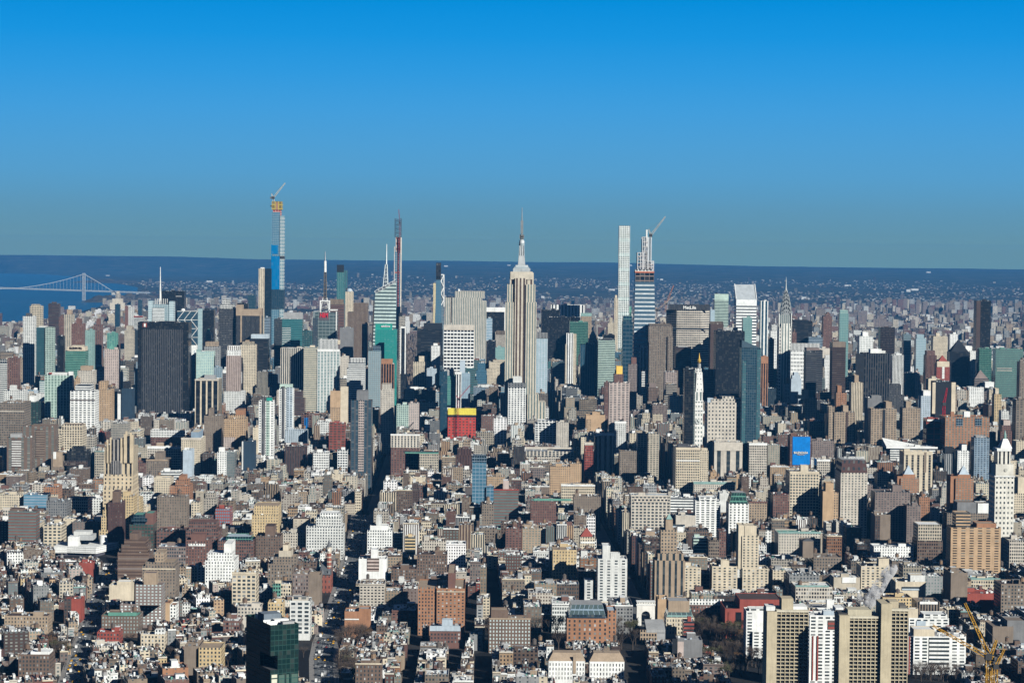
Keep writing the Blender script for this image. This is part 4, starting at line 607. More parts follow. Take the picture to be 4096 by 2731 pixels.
# ---------------------------------------------------------------- builder for the named buildings
LIM, FOOT, ROOTS = [], [], {}
CATS = dict(office_tower='office tower', residential_tower='residential tower', apartment_tower='apartment tower', hotel_tower='hotel tower', loft_tower='loft tower', factory_loft='factory building', theatre_tower='tower')
def num(s): return float(s)
class Pl:
    def __init__(s, t, Y): s.t, s.Y = t, Y
    def p(s, x, y, dY=0): return at(*T2(s.t, x, y), s.Y + dY)
    def x(s, x, y=700): return s.p(x, y).x
    def z(s, x, y): return s.p(x, y).z
def roof_clutter(root, rng, x0, x1, y0, y1, z, wallc, tank=True, n=None):
    W, D = x1 - x0, y1 - y0
    if W < 5 or D < 5: return
    mb = MB(); bw, bd = min(W * .35, 9), min(D * .4, 8)
    bx = x0 + 1.5 + rng.random() * max(.1, W - bw - 3); by = y0 + 2 + rng.random() * max(.1, D - bd - 3)
    mb.box(bx, bx + bw, by, by + bd, z - 1.2, z + 2.2 + rng.random() * 1.6, F(wallc), F(rng.choice([CO['W'], CO['G'], CO['g'], CO['T']])))
    part(root, 'bulkhead', mb)
    mb = MB()
    for _ in range(n if n is not None else int(min(14, 2 + W * D / 110))):
        a, b, c = .8 + rng.random() * 1.6, .8 + rng.random() * 1.6, .6 + rng.random() * 1.6
        px, py = x0 + 1 + rng.random() * (W - 3), y0 + 1 + rng.random() * (D - 3)
        mb.box(px, px + a, py, py + b, z - 1.1, z - 1 + c, F(rng.choice([CO['w'], CO['G'], CO['g'], CO['W'], CO['D'], CO['S']])))
    part(root, 'roof_units', mb)['kind'] = 'stuff'
    if tank and W > 9:
        mb = MB(); tank_mb(mb, x0 + 3 + rng.random() * (W - 6), y0 + 3 + rng.random() * max(.1, D - 6), z - 1.1, 2.0 + rng.random() * .5, 3.8, 2.5 + rng.random() * 2, rng.choice([(.16, .11, .08), (.25, .17, .11), (.12, .10, .09)]))
        part(root, 'water_tank', mb)
def ydep(s, yb_px):
    if s.startswith('y'): return float(s[1:])
    if s: return YS(float(s))
    return gnd(*yb_px, 7.5).y
WM = {}
def win_mesh(g, rng):
    k = (g, rng.choices((0, 1, 2, 3), (52, 22, 16, 10))[0])
    if k not in WM:
        gl = tuple(v * f + a for v, f, a in zip(g, (1, 1.5, 1, 1)[k[1]:k[1] + 1] * 3, ((0, .01, .13, .42)[k[1]],) * 3)); mb = MB(); s_ = S('curt', gl, gl, pu=9, pv=9, w=2, h=2, rf=.06 if k[1] < 2 else 0)
        mb.box(-.5, .5, -.10, .3, -.5, .5, s_, bottom=True); o = mb.obj('window'); WM[k] = o.data; bpy.data.objects.remove(o)
    return WM[k]
FIXED = [('C', 722, 1002, 640, 1560, YS(33.3)), ('C', 1740, 1840, 228, 1160, YS(56.4)), ('C', 1872, 2066, 640, 1260, YS(42.6)), ('B', 418, 526, 237, 1330, YS(57.2)), ('B', 1520, 1580, 390, 1200, YS(57.4)), ('B', 1282, 1536, 950, 1390, YS(42.3)), ('B', 786, 1003, 1210, 1470, YS(42.9)), ('A', 1328, 1553, 560, 752, YS(40.4)), ('A', 1586, 1776, 657, 940, YS(57)), ('B', 1866, 1964, 790, 1325, YS(53)), ('D', 1222, 1404, 757, 1190, YS(53.4)), ('D', 1605, 1722, 830, 1400, YS(42.5)), ('I', 850, 922, 165, 860, YS(23.9)), ('J', 2036, 2210, 570, 1320, YS(14.2)), ('F', 926, 1190, 660, 1300, YS(17.6)), ('K', 487, 1018, 225, 455, gnd(*T2('K', 700, 430), 0).y), ('L', 845, 955, 290, 745, gnd(*T2('L', 915, 745), 2).y), ('M', 1450, 1625, 838, 1040, gnd(*T2('M', 1532, 1060), 0).y), ('O', -10, 362, 925, 1560, 1890), ('O', 638, 1255, 980, 1560, 1860)]
DEPTH = {}
def solve_depths():
    """distance of every named building: its street, moved back where roofs of ordinary height could not hide its foot, and behind whatever stands before it"""
    fx = [(*T2(t, l, 0)[:1], T2(t, r, 0)[0], T2(t, 0, a)[1], T2(t, 0, b)[1], Y) for t, l, r, a, b, Y in FIXED]; rows = []
    for ln in HERO.strip().splitlines():
        p = ln.split('|'); l, r, a, b = map(num, p[2].split(',')); d = [float(o[1:]) for o in p[7].split() if ':' not in o and o[0] == 'd']
        (x0, y0), (x1, y1) = T2(p[1], l, a), T2(p[1], r, b); rows.append((y1, x0, x1, y0, p[3], d[0] if d else 34., p[8]))
    done = [(x0, x1, y0, y1, Y, 40.) for x0, x1, y0, y1, Y in fx]
    def hid(px, py, Y): q = at(px, py, Y); return q.z - zg(q.x, q.y)
    for y1, x0, x1, y0, st, dep, lab in sorted(rows, reverse=True):
        xm = (x0 + x1) / 2; ov = lambda b: min(x1, b[1]) - max(x0, b[0]) > .18 * min(x1 - x0, b[1] - b[0])
        fr = [b for b in done if b[3] > y1 + 3 and ov(b)]; covered = any(abs(b[2] - y1) < 26 for b in fr)
        Y = YS(float(st)) if st and st[0] != 'y' else 1700.0
        if Y < 2000 or not (covered or Y > 4560):
            while hid(xm, y1, Y) > (8 if Y < 2300 else 14 if Y < 2900 else 26 if Y < 3650 else 44 if Y < 4300 else 58): Y += 8
        for b in fr: Y = max(Y, b[4] + b[5] + 4)
        for b in fx:
            if b[3] < y1 - 3 and ov(b): Y = min(Y, b[4] - dep - 3)
        DEPTH[lab] = Y; done.append((x0, x1, y0, y1, Y, dep))
solve_depths()
def build_hero(line):
    kind, t, box, st, sty, wc, rc, opts, label = line.split('|')
    xl, xr, yt, yb = map(num, box.split(',')); Y = DEPTH[label]
    rng = random.Random(label); P = Pl(t, Y); dep = 34.0; over = {}; ops = []; g = None; octo = False
    for o in opts.split():
        if ':' in o: ops.append(o.split(':'))
        elif o == 'O': octo = True
        elif o.startswith('pu'): over['pu'] = float(o[2:])
        elif o.startswith('pv'): over['pv'] = float(o[2:])
        elif o.startswith('rf'): over['rf'] = float(o[2:])
        elif o.startswith('vt'): pass
        elif o[0] == 'g': g = o[1:]
        elif o[0] == 'd': dep = float(o[1:])
        elif o[0] == 'w': over['w'] = float(o[1:])
        elif o[0] == 'h': over['h'] = float(o[1:])
    def sty_of(sp, dsty, dcol):
        a = sp[0] if sp and sp[0] in STY else dsty; c = sp[1] if len(sp) > 1 and sp[1] in CO else dcol
        k = dict(over) if a == sty else {}; gg = g if a == sty else None
        for q in sp[2:]:
            if q.startswith('pu'): k['pu'] = float(q[2:])
            elif q.startswith('w'): k['w'] = float(q[1:])
            elif q.startswith('h'): k['h'] = float(q[1:])
            elif q.startswith('l'): pass
            elif q.startswith('g'): gg = q[1:]
        return S(a, c, gg, **k)
    x0, x1 = P.x(xl, yt), P.x(xr, yt); zt = P.z((xl + xr) / 2, yt); gz = zg(x0, Y)
    root = thing(kind, label, CATS.get(kind, kind.replace('_', ' ')), ((x0 + x1) / 2, Y + dep / 2, gz)); ROOTS[label] = (root, P, x0, x1, Y, dep, zt)
    FOOT.append((x0 - 1.5, x1 + 1.5, Y - 4, Y + dep + 2)); a, b = T2(t, xl, yb), T2(t, xr, yb); LIM.append((a[0], b[0], a[1], Y))
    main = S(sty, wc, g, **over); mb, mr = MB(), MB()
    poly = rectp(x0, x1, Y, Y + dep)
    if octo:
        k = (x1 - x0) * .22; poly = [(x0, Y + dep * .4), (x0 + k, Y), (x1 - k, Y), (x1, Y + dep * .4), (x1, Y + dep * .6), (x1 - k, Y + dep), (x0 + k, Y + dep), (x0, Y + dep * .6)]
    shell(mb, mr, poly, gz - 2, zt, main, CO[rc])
    zlow = max(gz + 2, P.z((xl + xr) / 2, yb) - 5); nx = round((x1 - x0) / main.pu); ny = int((zt - zlow) / main.pv)
    if Y < 2760 and sty in ('pun', 'slab', 'loft', 'apt', 'band', 'grid') and nx and nx * ny > 130 and sty != 'band': k_ = sqrt(nx * ny / 98.); nx = int(nx / k_)
    if sty == 'band': nx = 1
    win = Y < 2760 and sty in ('pun', 'slab', 'loft', 'apt', 'band') and 8 <= nx * ny <= 100
    if win: mb.q[0] = (0, 0, 0)
    part(root, 'wall', mb); part(root, 'roof', mr)
    if win:                                                       # each front window a part of its own
        pu = (x1 - x0) / nx; ww, wh = pu * (main.w if sty != 'band' else .97), main.pv * main.h; blk_ = [tuple(num(v) for v in o[2].split(',')) for o in ops if o[0] in ('F', 'R')]
        for j in range(ny):
            for i in range(nx):
                xc, zc = x0 + (i + .5) * pu, zt - main.pv * (j + .75); pp = proj((xc, Y, zc)); tx, ty = (pp[0] - TILE[t][0]) / SC, (pp[1] - TILE[t][1]) / SC
                if any(q[0] - 4 < tx < q[1] + 4 and (len(q) == 3 or q[2] - 4 < ty < q[3] + 4) for q in blk_): continue
                o = bpy.data.objects.new('window', win_mesh(main.g, rng)); COL.objects.link(o); o.parent = root; o.location = Vector((xc, Y, zc)) - root.location; o.scale = (ww, 1, wh)
    tiers = 0; npan = 0
    for o in ops:
        op, nm = o[0], o[1]; q = [num(v) for v in o[2].split(',')]; sp = o[3:]
        mb = MB()
        if op == 'T':
            a0, a1 = P.x(q[0], q[2]), P.x(q[1], q[2]); z1 = P.z((q[0] + q[1]) / 2, q[2]); tiers += 1
            dd = min(dep - 1.5 - tiers * .7, max(6.0, (a1 - a0) * 1.1)) if z1 < zt + 9 else dep - 1.5 - tiers * .7
            yy = Y + 1.6 + tiers * .6; wcol = wc if CO[wc] != CO['K'] else 'D'; s_ = sty_of(sp, sty, sp[1] if len(sp) > 1 else wcol); mr = MB()
            if len(sp) == 1 and sp[0] == 'flat': s_ = F(wcol)
            shell(mb, mr, rectp(a0, a1, yy, max(yy + 4, Y + 1.6 + dd)), zt - 1.4, z1, s_, CO[rc], par=.6); w_ = part(root, nm, mb); mr.obj('roof', w_, None, tuple(root.location))
        elif op == 'R':
            a0, a1 = P.x(q[0], q[2]), P.x(q[1], q[2]); z1 = P.z((q[0] + q[1]) / 2, q[2]); s_ = sty_of(sp, sty, sp[1] if len(sp) > 1 else wc); mr = MB()
            off = -3.0 if nm in ('lower_wing', 'wing_front', 'white_base', 'yellow_front', 'shaded_wing', 'cyan_wing') and not (a0 > x0 and a1 < x1 and False) else 2.5
            tiers += 1
            shell(mb, mr, rectp(a0, a1, Y + off - .11 * tiers, Y + dep * .85 + .13 * tiers), gz - 2, z1, s_, CO[rc]); w_ = part(root, nm, mb); mr.obj('roof', w_, None, tuple(root.location))
            FOOT.append((a0 - 1.5, a1 + 1.5, Y - 4, Y + dep)); LIM.append((T2(t, q[0], 0)[0], T2(t, q[1], 0)[0], T2(t, 0, yb)[1], Y))
        elif op == 'F':
            npan += 1; a0, a1 = P.x(q[0], q[2]), P.x(q[1], q[2]); z1, z0 = P.z((q[0] + q[1]) / 2, q[2]), P.z((q[0] + q[1]) / 2, q[3]); s_ = sty_of(sp, 'flat', sp[1] if len(sp) > 1 else 'W')
            mb.box(a0, a1, Y - .55 - .13 * npan, Y + .6, z0, z1 + .05 * npan, s_, bottom=True); part(root, nm, mb)
        elif op in ('P', 'P2', 'MA', 'MA2', 'H'):
            a0, a1 = P.x(q[0], q[2]), P.x(q[1], q[2]); z0, z1 = P.z((q[0] + q[1]) / 2, q[2]) - .4, P.z((q[0] + q[1]) / 2, q[3]); col = sp[0]
            if op == 'P':
                dd = min(a1 - a0, dep) * .98; y0 = Y + max(.3, min(2.5, (dep - dd) / 2)); c_ = ((a0 + a1) / 2, y0 + dd / 2)
                mb.frus(rectp(a0, a1, y0, y0 + dd), z0, [(c_[0] - .4, c_[1] - .4), (c_[0] + .4, c_[1] - .4), (c_[0] + .4, c_[1] + .4), (c_[0] - .4, c_[1] + .4)], z1, F(col), F(col))
            elif op == 'P2':
                mb.face([(a0, Y, z0), (a1, Y, z0), (a0, Y, z1)], [(0, 0)] * 3, main); mb.face([(a0, Y, z1), (a1, Y, z0), (a1, Y + dep, z0), (a0, Y + dep, z1)], [(0, 0)] * 4, F('D')); mb.face([(a0, Y + dep, z0), (a0, Y, z0), (a0, Y, z1), (a0, Y + dep, z1)], [(0, 0)] * 4, main)
            else:
                s_ = S('curt', col, 'g' if col != 'V' else 'v', pu=5., pv=6., rf=.5) if op == 'MA2' else F(col)
                if op == 'MA': s_ = S('pun', col, 'd', pu=7., pv=9., w=.4, h=.45)
                ins = {'MA': 3.0, 'MA2': 5.0, 'H': 6.0}[op]
                mb.frus(rectp(a0, a1, Y + .1, Y + dep - .1), z0, rectp(a0 + ins * .7, a1 - ins * .7, Y + ins, Y + dep - ins), z1, s_, F('G' if op != 'H' else col))
            part(root, nm, mb)
        elif op in ('S2', 'S3'):
            a0, a1 = P.x(q[0], q[2]), P.x(q[1], q[2]); z0 = P.z((q[0] + q[1]) / 2, q[2]); y1 = Y + dep
            zl = P.p(q[0], q[3], dep).z; zr = P.p(q[1], q[4] if len(q) > 4 else q[3], dep).z; s_ = F(sp[0])
            mb.face([(a0, Y - 1, z0), (a1, Y - 1, z0), (a1, y1, zr), (a0, y1, zl)], [(0, 0)] * 4, s_)
            mb.face([(a1, Y - 1, z0 - 3), (a1, y1, z0 - 3), (a1, y1, zr), (a1, Y - 1, z0)], [(0, 0)] * 4, s_); mb.face([(a0, y1, z0 - 3), (a0, Y - 1, z0 - 3), (a0, Y - 1, z0), (a0, y1, zl)], [(0, 0)] * 4, s_)
            mb.face([(a0, Y - 1, z0 - 3), (a1, Y - 1, z0 - 3), (a1, Y - 1, z0), (a0, Y - 1, z0)], [(0, 0)] * 4, s_); mb.face([(a1, y1, z0 - 3), (a0, y1, z0 - 3), (a0, y1, zl), (a1, y1, zr)], [(0, 0)] * 4, s_)
            part(root, nm, mb)
        elif op == 'D':
            c_ = P.p(q[0], q[1]); r = q[2] * SC * (Y / FPX); dome_mb(mb, c_.x, Y + dep * .4, c_.z, r, F(sp[0])); part(root, nm, mb)
    if tiers < 1: roof_clutter(root, rng, x0, x1, Y, Y + dep, zt, CO[wc], sty in ('pun', 'loft', 'apt'))
    else:
        W = x1 - x0; mb = MB()
        for _ in range(int(min(16, 3 + W * dep / 120))):
            a, b, c = .8 + rng.random() * 2, .8 + rng.random() * 2, .6 + rng.random() * 1.8; px, py = x0 + 1 + rng.random() * max(.1, W - 4), Y + 1 + rng.random() * (dep - 4)
            mb.box(px, px + a, py, py + b, zt - 1.1, zt - .8 + c, F(rng.choice([CO['w'], CO['G'], CO['g'], CO['W'], CO['D']])))
        part(root, 'roof_units', mb)['kind'] = 'stuff'
        if sty in ('pun', 'loft') and W > 12:
            mb = MB(); tank_mb(mb, x0 + 3 + rng.random() * (W - 6), Y + dep * .6, zt - 1.1, 2.2, 4, 3.5); part(root, 'water_tank', mb)
    return root
def dome_mb(mb, x, y, z, r, st, n=12, m=4, full=False, sy=1.0):
    k0 = -m if full else 0
    for k in range(k0, m):
        a, b = pi / 2 * k / m, pi / 2 * (k + 1) / m
        mb.frus(ngon(x, y, max(.02, r * cos(a)), n), z + r * sy * sin(a), ngon(x, y, max(.02, r * cos(b)), n), z + r * sy * sin(b), st)
def sign_text(root, txt, x0, x1, y, z0, z1, col, name='sign_lettering', thick=.5, italic=0.0, emit=False):
    fc = bpy.data.curves.new('lettering', 'FONT'); fc.body = txt; fc.extrude = thick; fc.align_x = 'CENTER'; fc.shear = italic; fc.offset = .02
    o = bpy.data.objects.new('lettering', fc); COL.objects.link(o); o.parent = root
    bpy.context.view_layer.update(); d = o.dimensions
    o.scale = ((x1 - x0) / max(.01, d.x), (z1 - z0) / max(.01, d.y), 1); o.rotation_euler = (pi / 2, 0, 0)
    bb = [Vector(c) for c in o.bound_box]; cy = min(c.y for c in bb); cxm = (min(c.x for c in bb) + max(c.x for c in bb)) / 2
    o.location = Vector(((x0 + x1) / 2 - cxm * o.scale.x, y, z0 - cy * o.scale.y)) - root.location
    bpy.context.view_layer.update(); me = bpy.data.meshes.new_from_object(o); me.name = name; me.materials.clear(); me.materials.append(col)
    n = bpy.data.objects.new(name, me); n.parent = root; n.location, n.rotation_euler, n.scale = o.location, o.rotation_euler, o.scale; bpy.data.objects.remove(o); bpy.data.curves.remove(fc); COL.objects.link(n); return n
for ln in HERO.strip().splitlines(): build_hero(ln)
def R_(lab):
    for k, v in ROOTS.items():
        if lab in k: return v
    raise KeyError(lab)
MW = simple('white_paint', (.82, .84, .82)); MR = simple('red_paint', (.65, .02, .04)); MK = simple('black_paint', (.02, .02, .03)); MN = simple('navy_paint', (.05, .03, .02)); MG = simple('gilding', (.75, .48, .09), .35, .6)
def put_sign(lab, txt, tile, xl, xr, yt, yb, mat, off=-1.6, **k):
    root, P, *_ = R_(lab); P2 = Pl(tile, P.Y); return sign_text(root, txt, P2.x(xl, yt), P2.x(xr, yt), P.Y + off, P2.z((xl + xr) / 2, yb), P2.z((xl + xr) / 2, yt), mat, **k)
put_sign('wide grey octagonal', 'MetLife', 'D', 746, 860, 948, 978, MW)
put_sign('bright green glass office', 'salesforce', 'B', 1400, 1480, 1343, 1362, MW, off=1.3)
put_sign('green stepped office block', 'McGRAW-HILL', 'A', 622, 735, 980, 1001, MN, off=1.4)
put_sign('blue billboard', 'BALENCIAGA', 'I', 1737, 1862, 907, 927, MW)
put_sign('blue billboard', 'Shoppable Now', 'I', 1768, 1832, 931, 939, MW)
put_sign('dark red mansard', 'W   UNION SQUARE', 'J', 684, 868, 728, 754, MW, off=3)
put_sign('black slab tower with a broad face', '1', 'A', 1291, 1306, 769, 799, MW)
# ---------------------------------------------------------------- landmarks with their own shapes
def begin(kind, label, t, Y, xl, xr, yt, yb, dep, cat=None):
    P = Pl(t, Y); x0, x1 = P.x(xl, yt), P.x(xr, yt); gz = zg(x0, Y)
    r = thing(kind, label, cat or CATS.get(kind, kind.replace('_', ' ')), ((x0 + x1) / 2, Y + dep / 2, gz)); FOOT.append((x0 - 2, x1 + 2, Y - 4, Y + dep + 2))
    LIM.append((T2(t, xl, yb)[0], T2(t, xr, yb)[0], T2(t, xl, yb)[1], Y)); ROOTS[label] = (r, P, x0, x1, Y, dep, P.z(xl, yt))
    return r, P, gz
def blk(r, P, nm, xl, xr, yt, yb, st, y0=0, dep=30, cap=None, parent=None, taper=0):
    """box between two heights in the facade plane moved back y0"""
    mb = MB(); a0, a1 = P.x(xl, yt), P.x(xr, yt); z1 = P.z((xl + xr) / 2, yt); z0 = zg(a0, P.Y) - 2 if yb is None else P.z((xl + xr) / 2, yb)
    mb.prism(rectp(a0, a1, P.Y + y0, P.Y + y0 + dep), z0, z1, st, cap or F(st.c), bottom=True); return part(r, nm, mb)
def crane(label, mast, top, tip, back, col, mw=2.2, kind='tower_crane', tail=None):
    r = thing(kind, label, 'crane', tuple(mast)); s_ = F(col); mb = MB(); n = max(3, int((top - Vector(mast)).length / mw / 2)); mb.lattice(mast, top, mw, mw * .09, s_, min(n, 24)); part(r, 'mast', mb)
    mb = MB(); mb.box(top.x - mw * .8, top.x + mw * .8, top.y - mw * .8, top.y + mw * .8, top.z - mw * .6, top.z + mw * .8, F((.05, .05, .05)), bottom=True); part(r, 'cab', mb)
    mb = MB(); mb.lattice(top, tip, mw * .85, mw * .09, s_, max(4, min(20, int((tip - top).length / mw / 1.5))), mw * .4); part(r, 'jib', mb)
    mb = MB(); mb.lattice(top, back, mw * .7, mw * .09, s_, 4, mw * .35); part(r, 'a_frame', mb)
    mb = MB(); mb.tube(back, top.lerp(tip, .85), mw * .05, F((.2, .2, .2)), 3); part(r, 'pendant_line', mb)
    if tail: mb = MB(); mb.box(tail.x - mw * .7, tail.x + mw * .7, tail.y - mw * .7, tail.y + mw * .7, tail.z - mw * .6, tail.z + mw * .6, F((.12, .12, .12)), bottom=True); part(r, 'counterweight', mb)
    return r
# --- skyscraper with the antenna
Y = YS(33.3); r, P, gz = begin('skyscraper', 'tallest limestone skyscraper in the middle, with silver mast and needle antenna', 'C', Y, 722, 1002, 915, 1560, 56)
lm = S('pier', (.56, .515, .42), 'g', pu=4.9, w=.42); pl = F((.56, .515, .42)); sil = S('pier', (.50, .53, .55), 'd', pu=4.5, w=.4)
blk(r, P, 'shaft', 722, 1000, 916, None, lm, 3, 50); blk(r, P, 'shoulder_tier', 738, 990, 756, 916, lm, 5, 44); blk(r, P, 'centre_bay', 808, 905, 700, None, S('pier', (.56, .515, .42), 'r', pu=7.5, w=.5), .4, 44)
blk(r, P, 'upper_tier', 762, 975, 652, 756, S('pier', (.56, .515, .42), 'r', pu=9, w=.4), 7, 38); blk(r, P, 'plain_head', 766, 965, 643, 712, pl, 6, 38)
blk(r, P, 'dark_recess', 893, 907, 760, None, F('K'), .2, 20)
for a, b, top in ((676, 745, 395), (918, 1020, 395), (1020, 1080, 465)): blk(r, P, 'lower_setback', a, b, 600 / SC + top, None, lm, -2, 52)
blk(r, P, 'observation_deck', 790, 945, 612, 645, F((.42, .46, .47)), 10, 30); blk(r, P, 'deck_tier', 800, 935, 600, 612, F((.35, .42, .45)), 11, 28); blk(r, P, 'deck_tier', 812, 925, 584, 600, F((.50, .55, .56)), 12, 26)
c = P.p(866, 500, 26); mb = MB(); hw = lambda xl, xr: (P.x(xr, 500) - P.x(xl, 500)) / 2
def sq(w_): return rectp(c.x - w_, c.x + w_, c.y - w_, c.y + w_)
mb.frus(sq(hw(834, 900)), P.z(866, 584), sq(hw(840, 892)), P.z(866, 500), F((.44, .47, .48))); mb.frus(sq(hw(840, 892)), P.z(866, 500), sq(hw(845, 889)), P.z(866, 408), S('pier', (.46, .50, .51), 'd', pu=4, w=.35), F('w')); part(r, 'mast_base', mb)
mb = MB(); mb.prism(ngon(c.x, c.y, hw(841, 891), 12), P.z(866, 408), P.z(866, 385), F((.3, .36, .38))); mb.prism(ngon(c.x, c.y, hw(843, 889), 12), P.z(866, 385), P.z(866, 365), F((.62, .66, .68))); mb.frus(ngon(c.x, c.y, hw(845, 887), 12), P.z(866, 365), ngon(c.x, c.y, hw(858, 876), 12), P.z(866, 345), F((.35, .38, .38))); part(r, 'mast_lantern', mb)
mb = MB(); mb.lattice((c.x, c.y, P.z(866, 345)), (c.x, c.y, P.z(866, 310)), 7.5, .5, F((.22, .22, .2)), 4); mb.prism(ngon(c.x, c.y, 3.0, 6), P.z(866, 350), P.z(866, 310), F((.30, .31, .3))); mb.tube((c.x, c.y, P.z(866, 310)), (c.x, c.y, P.z(866, 182)), 1.7, F((.30, .33, .34)), 6, 1.3)
for k in range(14): zz = P.z(866, 300) + (P.z(866, 190) - P.z(866, 300)) * k / 13; mb.box(c.x - 2.4, c.x + 2.4, c.y - 2.4, c.y + 2.4, zz, zz + 1.4, F((.25, .27, .28)), bottom=True)
mb.tube((c.x, c.y, P.z(866, 182)), (c.x, c.y, P.z(866, 65)), 1.1, F((.27, .30, .31)), 6, .4); part(r, 'antenna', mb)
# --- slim white gridded skyscraper
r, P, gz = begin('skyscraper', 'very slim white skyscraper of square gridded windows, tallest right of the antenna skyscraper', 'C', YS(56.4), 1740, 1838, 230, 1160, 28)
a0, a1 = P.x(1740, 230), P.x(1838, 230); zt = P.z(1790, 230); zb = gz - 2; wp = S('grid', (.72, .78, .75), 'd', pu=(a1 - a0) / 6, pv=4.75, w=.58, h=.6)
zs = [zt, P.z(1790, 345)]; mb = MB(); mb.box(a0, a1, P.Y, P.Y + 28, zb, zt, wp, F('W')); part(r, 'wall', mb)
for k in range(6): z = P.z(1790, 345 + k * 132); mb = MB(); mb.box(a0 - .25, a1 + .25, P.Y - .25, P.Y + 28.2, z - 8, z, S('grid', (.72, .78, .75), 'm', pu=(a1 - a0) / 6, pv=4.75, w=.58, h=.6), bottom=True); part(r, 'open_floor_band', mb)
# --- tapering tower under construction with crane
r, P, gz = begin('skyscraper', 'tapering blue glass skyscraper under construction with bare steel top', 'C', YS(42.6), 1872, 2066, 1230, 1260, 50)
def tap(yy, k): return (P.x(1886 - (yy - 740) * .0286, yy), P.x(2056 + (yy - 740) * .018, yy))
bl, br = tap(1500, 0); tl_, tr = tap(740, 0); zt = P.z(1970, 735); mb = MB(); st = S('band', (.56, .61, .63), (.12, .21, .28), pv=9.0, h=.66, rf=.4)
z0 = P.z(1970, 1500); mb.frus(rectp(bl, br, P.Y, P.Y + 52), z0, rectp(tl_, tr, P.Y + 4, P.Y + 46), zt, st, F('G'), vtop=2.0); mb.box(bl, br, P.Y, P.Y + 52, gz - 2, z0, S('curt', 'n', 'n')); part(r, 'glass_wall', mb)
blk(r, P, 'bare_floors', 1888, 2054, 650, 740, S('grid', (.25, .2, .18), 'k', pu=11, pv=10, w=.9, h=.8), 5, 38); blk(r, P, 'orange_net', 1884, 2056, 640, 652, F((.55, .2, .12)), 4.4, 40); blk(r, P, 'white_rail', 1884, 2040, 622, 641, S('grid', 'W', 'k', pu=7, w=.8, h=.7), 4.8, 39)
for nm, xa, xb, ya, yb, n in (('steel_frame', 1908, 1985, 470, 625, 5), ('steel_frame', 1985, 2052, 545, 625, 3), ('steel_frame', 1952, 2000, 330, 625, 7)):
    mb = MB(); xs = [P.x(xa + (xb - xa) * k / 3, ya) for k in range(4)]; zz = [P.z(1970, yb + (ya - yb) * k / n) for k in range(n + 1)]; sc_ = F((.60, .60, .60))
    for yo in (8, 34):
        for x in xs: mb.box(x - .7, x + .7, P.Y + yo - .7, P.Y + yo + .7, zz[0] - 4, zz[-1], sc_)
        for z in zz: mb.box(xs[0], xs[-1], P.Y + yo - .6, P.Y + yo + .6, z - 1.1, z, sc_, bottom=True)
        for i in range(n): mb.tube((xs[i % 3], P.Y + yo, zz[i]), (xs[i % 3 + 1], P.Y + yo, zz[i + 1]), .5, sc_)
    for z in zz[:-1]: mb.box(xs[0] + 1, xs[-1] - 1, P.Y + 9, P.Y + 33, z - 2.6, z - 1.4, F((.42, .24, .18)), bottom=True)
    part(r, nm, mb)
blk(r, P, 'concrete_core', 2005, 2037, 335, 640, S('pier', (.5, .56, .6), 'd', pu=6, w=.3), 14, 14); blk(r, P, 'white_hoist', 1985, 1998, 266, 420, F('W'), 12, 8)
crane('grey luffing crane on the tapering blue glass skyscraper', P.p(2022, 335, 18), P.p(2022, 318, 18), P.p(2155, 148, 18), P.p(2004, 262, 18), (.62, .58, .5), 4.2)
# --- wrapped glass skyscraper with yellow formwork
r, P, gz = begin('skyscraper', 'tallest glass skyscraper at left, wrapped in vivid blue film, yellow formwork on top', 'B', YS(57.2), 418, 526, 335, 1330, 40)
gs = S('grid', (.30, .40, .44), 'b', pu=6, pv=4.5, w=.92, h=.86, rf=.35); blk(r, P, 'west_bay', 420, 493, 333, None, gs, 2, 38); blk(r, P, 'east_bay', 493, 527, 366, None, S('grid', (.45, .5, .5), 's', pu=5, pv=9, w=.8, h=.75, rf=.3), .5, 36)
fb = S('grid', (.0, .15, .36), (.0, .18, .44), pu=5, pv=9, w=.94, h=.94); blk(r, P, 'blue_film', 414, 490, 728, 1025, fb, .9, 36); blk(r, P, 'blue_film', 416, 474, 628, 708, fb, 1.1, 36); blk(r, P, 'edge_film', 413, 419, 625, 1025, F((.0, .24, .5)), 1.4, 30)
blk(r, P, 'dark_belt', 492, 528, 726, 752, S('grid', 'D', 'k'), .2, 36.5); blk(r, P, 'dark_belt', 414, 528, 1027, 1200, S('pier', 'N', 'n', rf=.3, pu=5), .05, 39)
blk(r, P, 'raw_concrete_floors', 428, 500, 313, 366, S('grid', (.55, .30, .26), (.30, .05, .04), pu=7, pv=6, w=.8, h=.7), 4, 30); blk(r, P, 'yellow_formwork', 418, 510, 237, 312, S('grid', (.48, .38, .08), (.22, .16, .05), pu=9, pv=11, w=.75, h=.8), 3.4, 32); blk(r, P, 'formwork_platform', 404, 420, 272, 284, F('D'), 6, 12); blk(r, P, 'hoist_track', 455, 474, 245, 312, F((.35, .2, .12)), 2.8, 6)
crane('pale luffing crane on top of the blue-wrapped skyscraper', P.p(437, 238, 14), P.p(432, 205, 14), P.p(540, 72, 14), P.p(416, 168, 14), (.66, .62, .46), 4.4, tail=P.p(416, 205, 14))
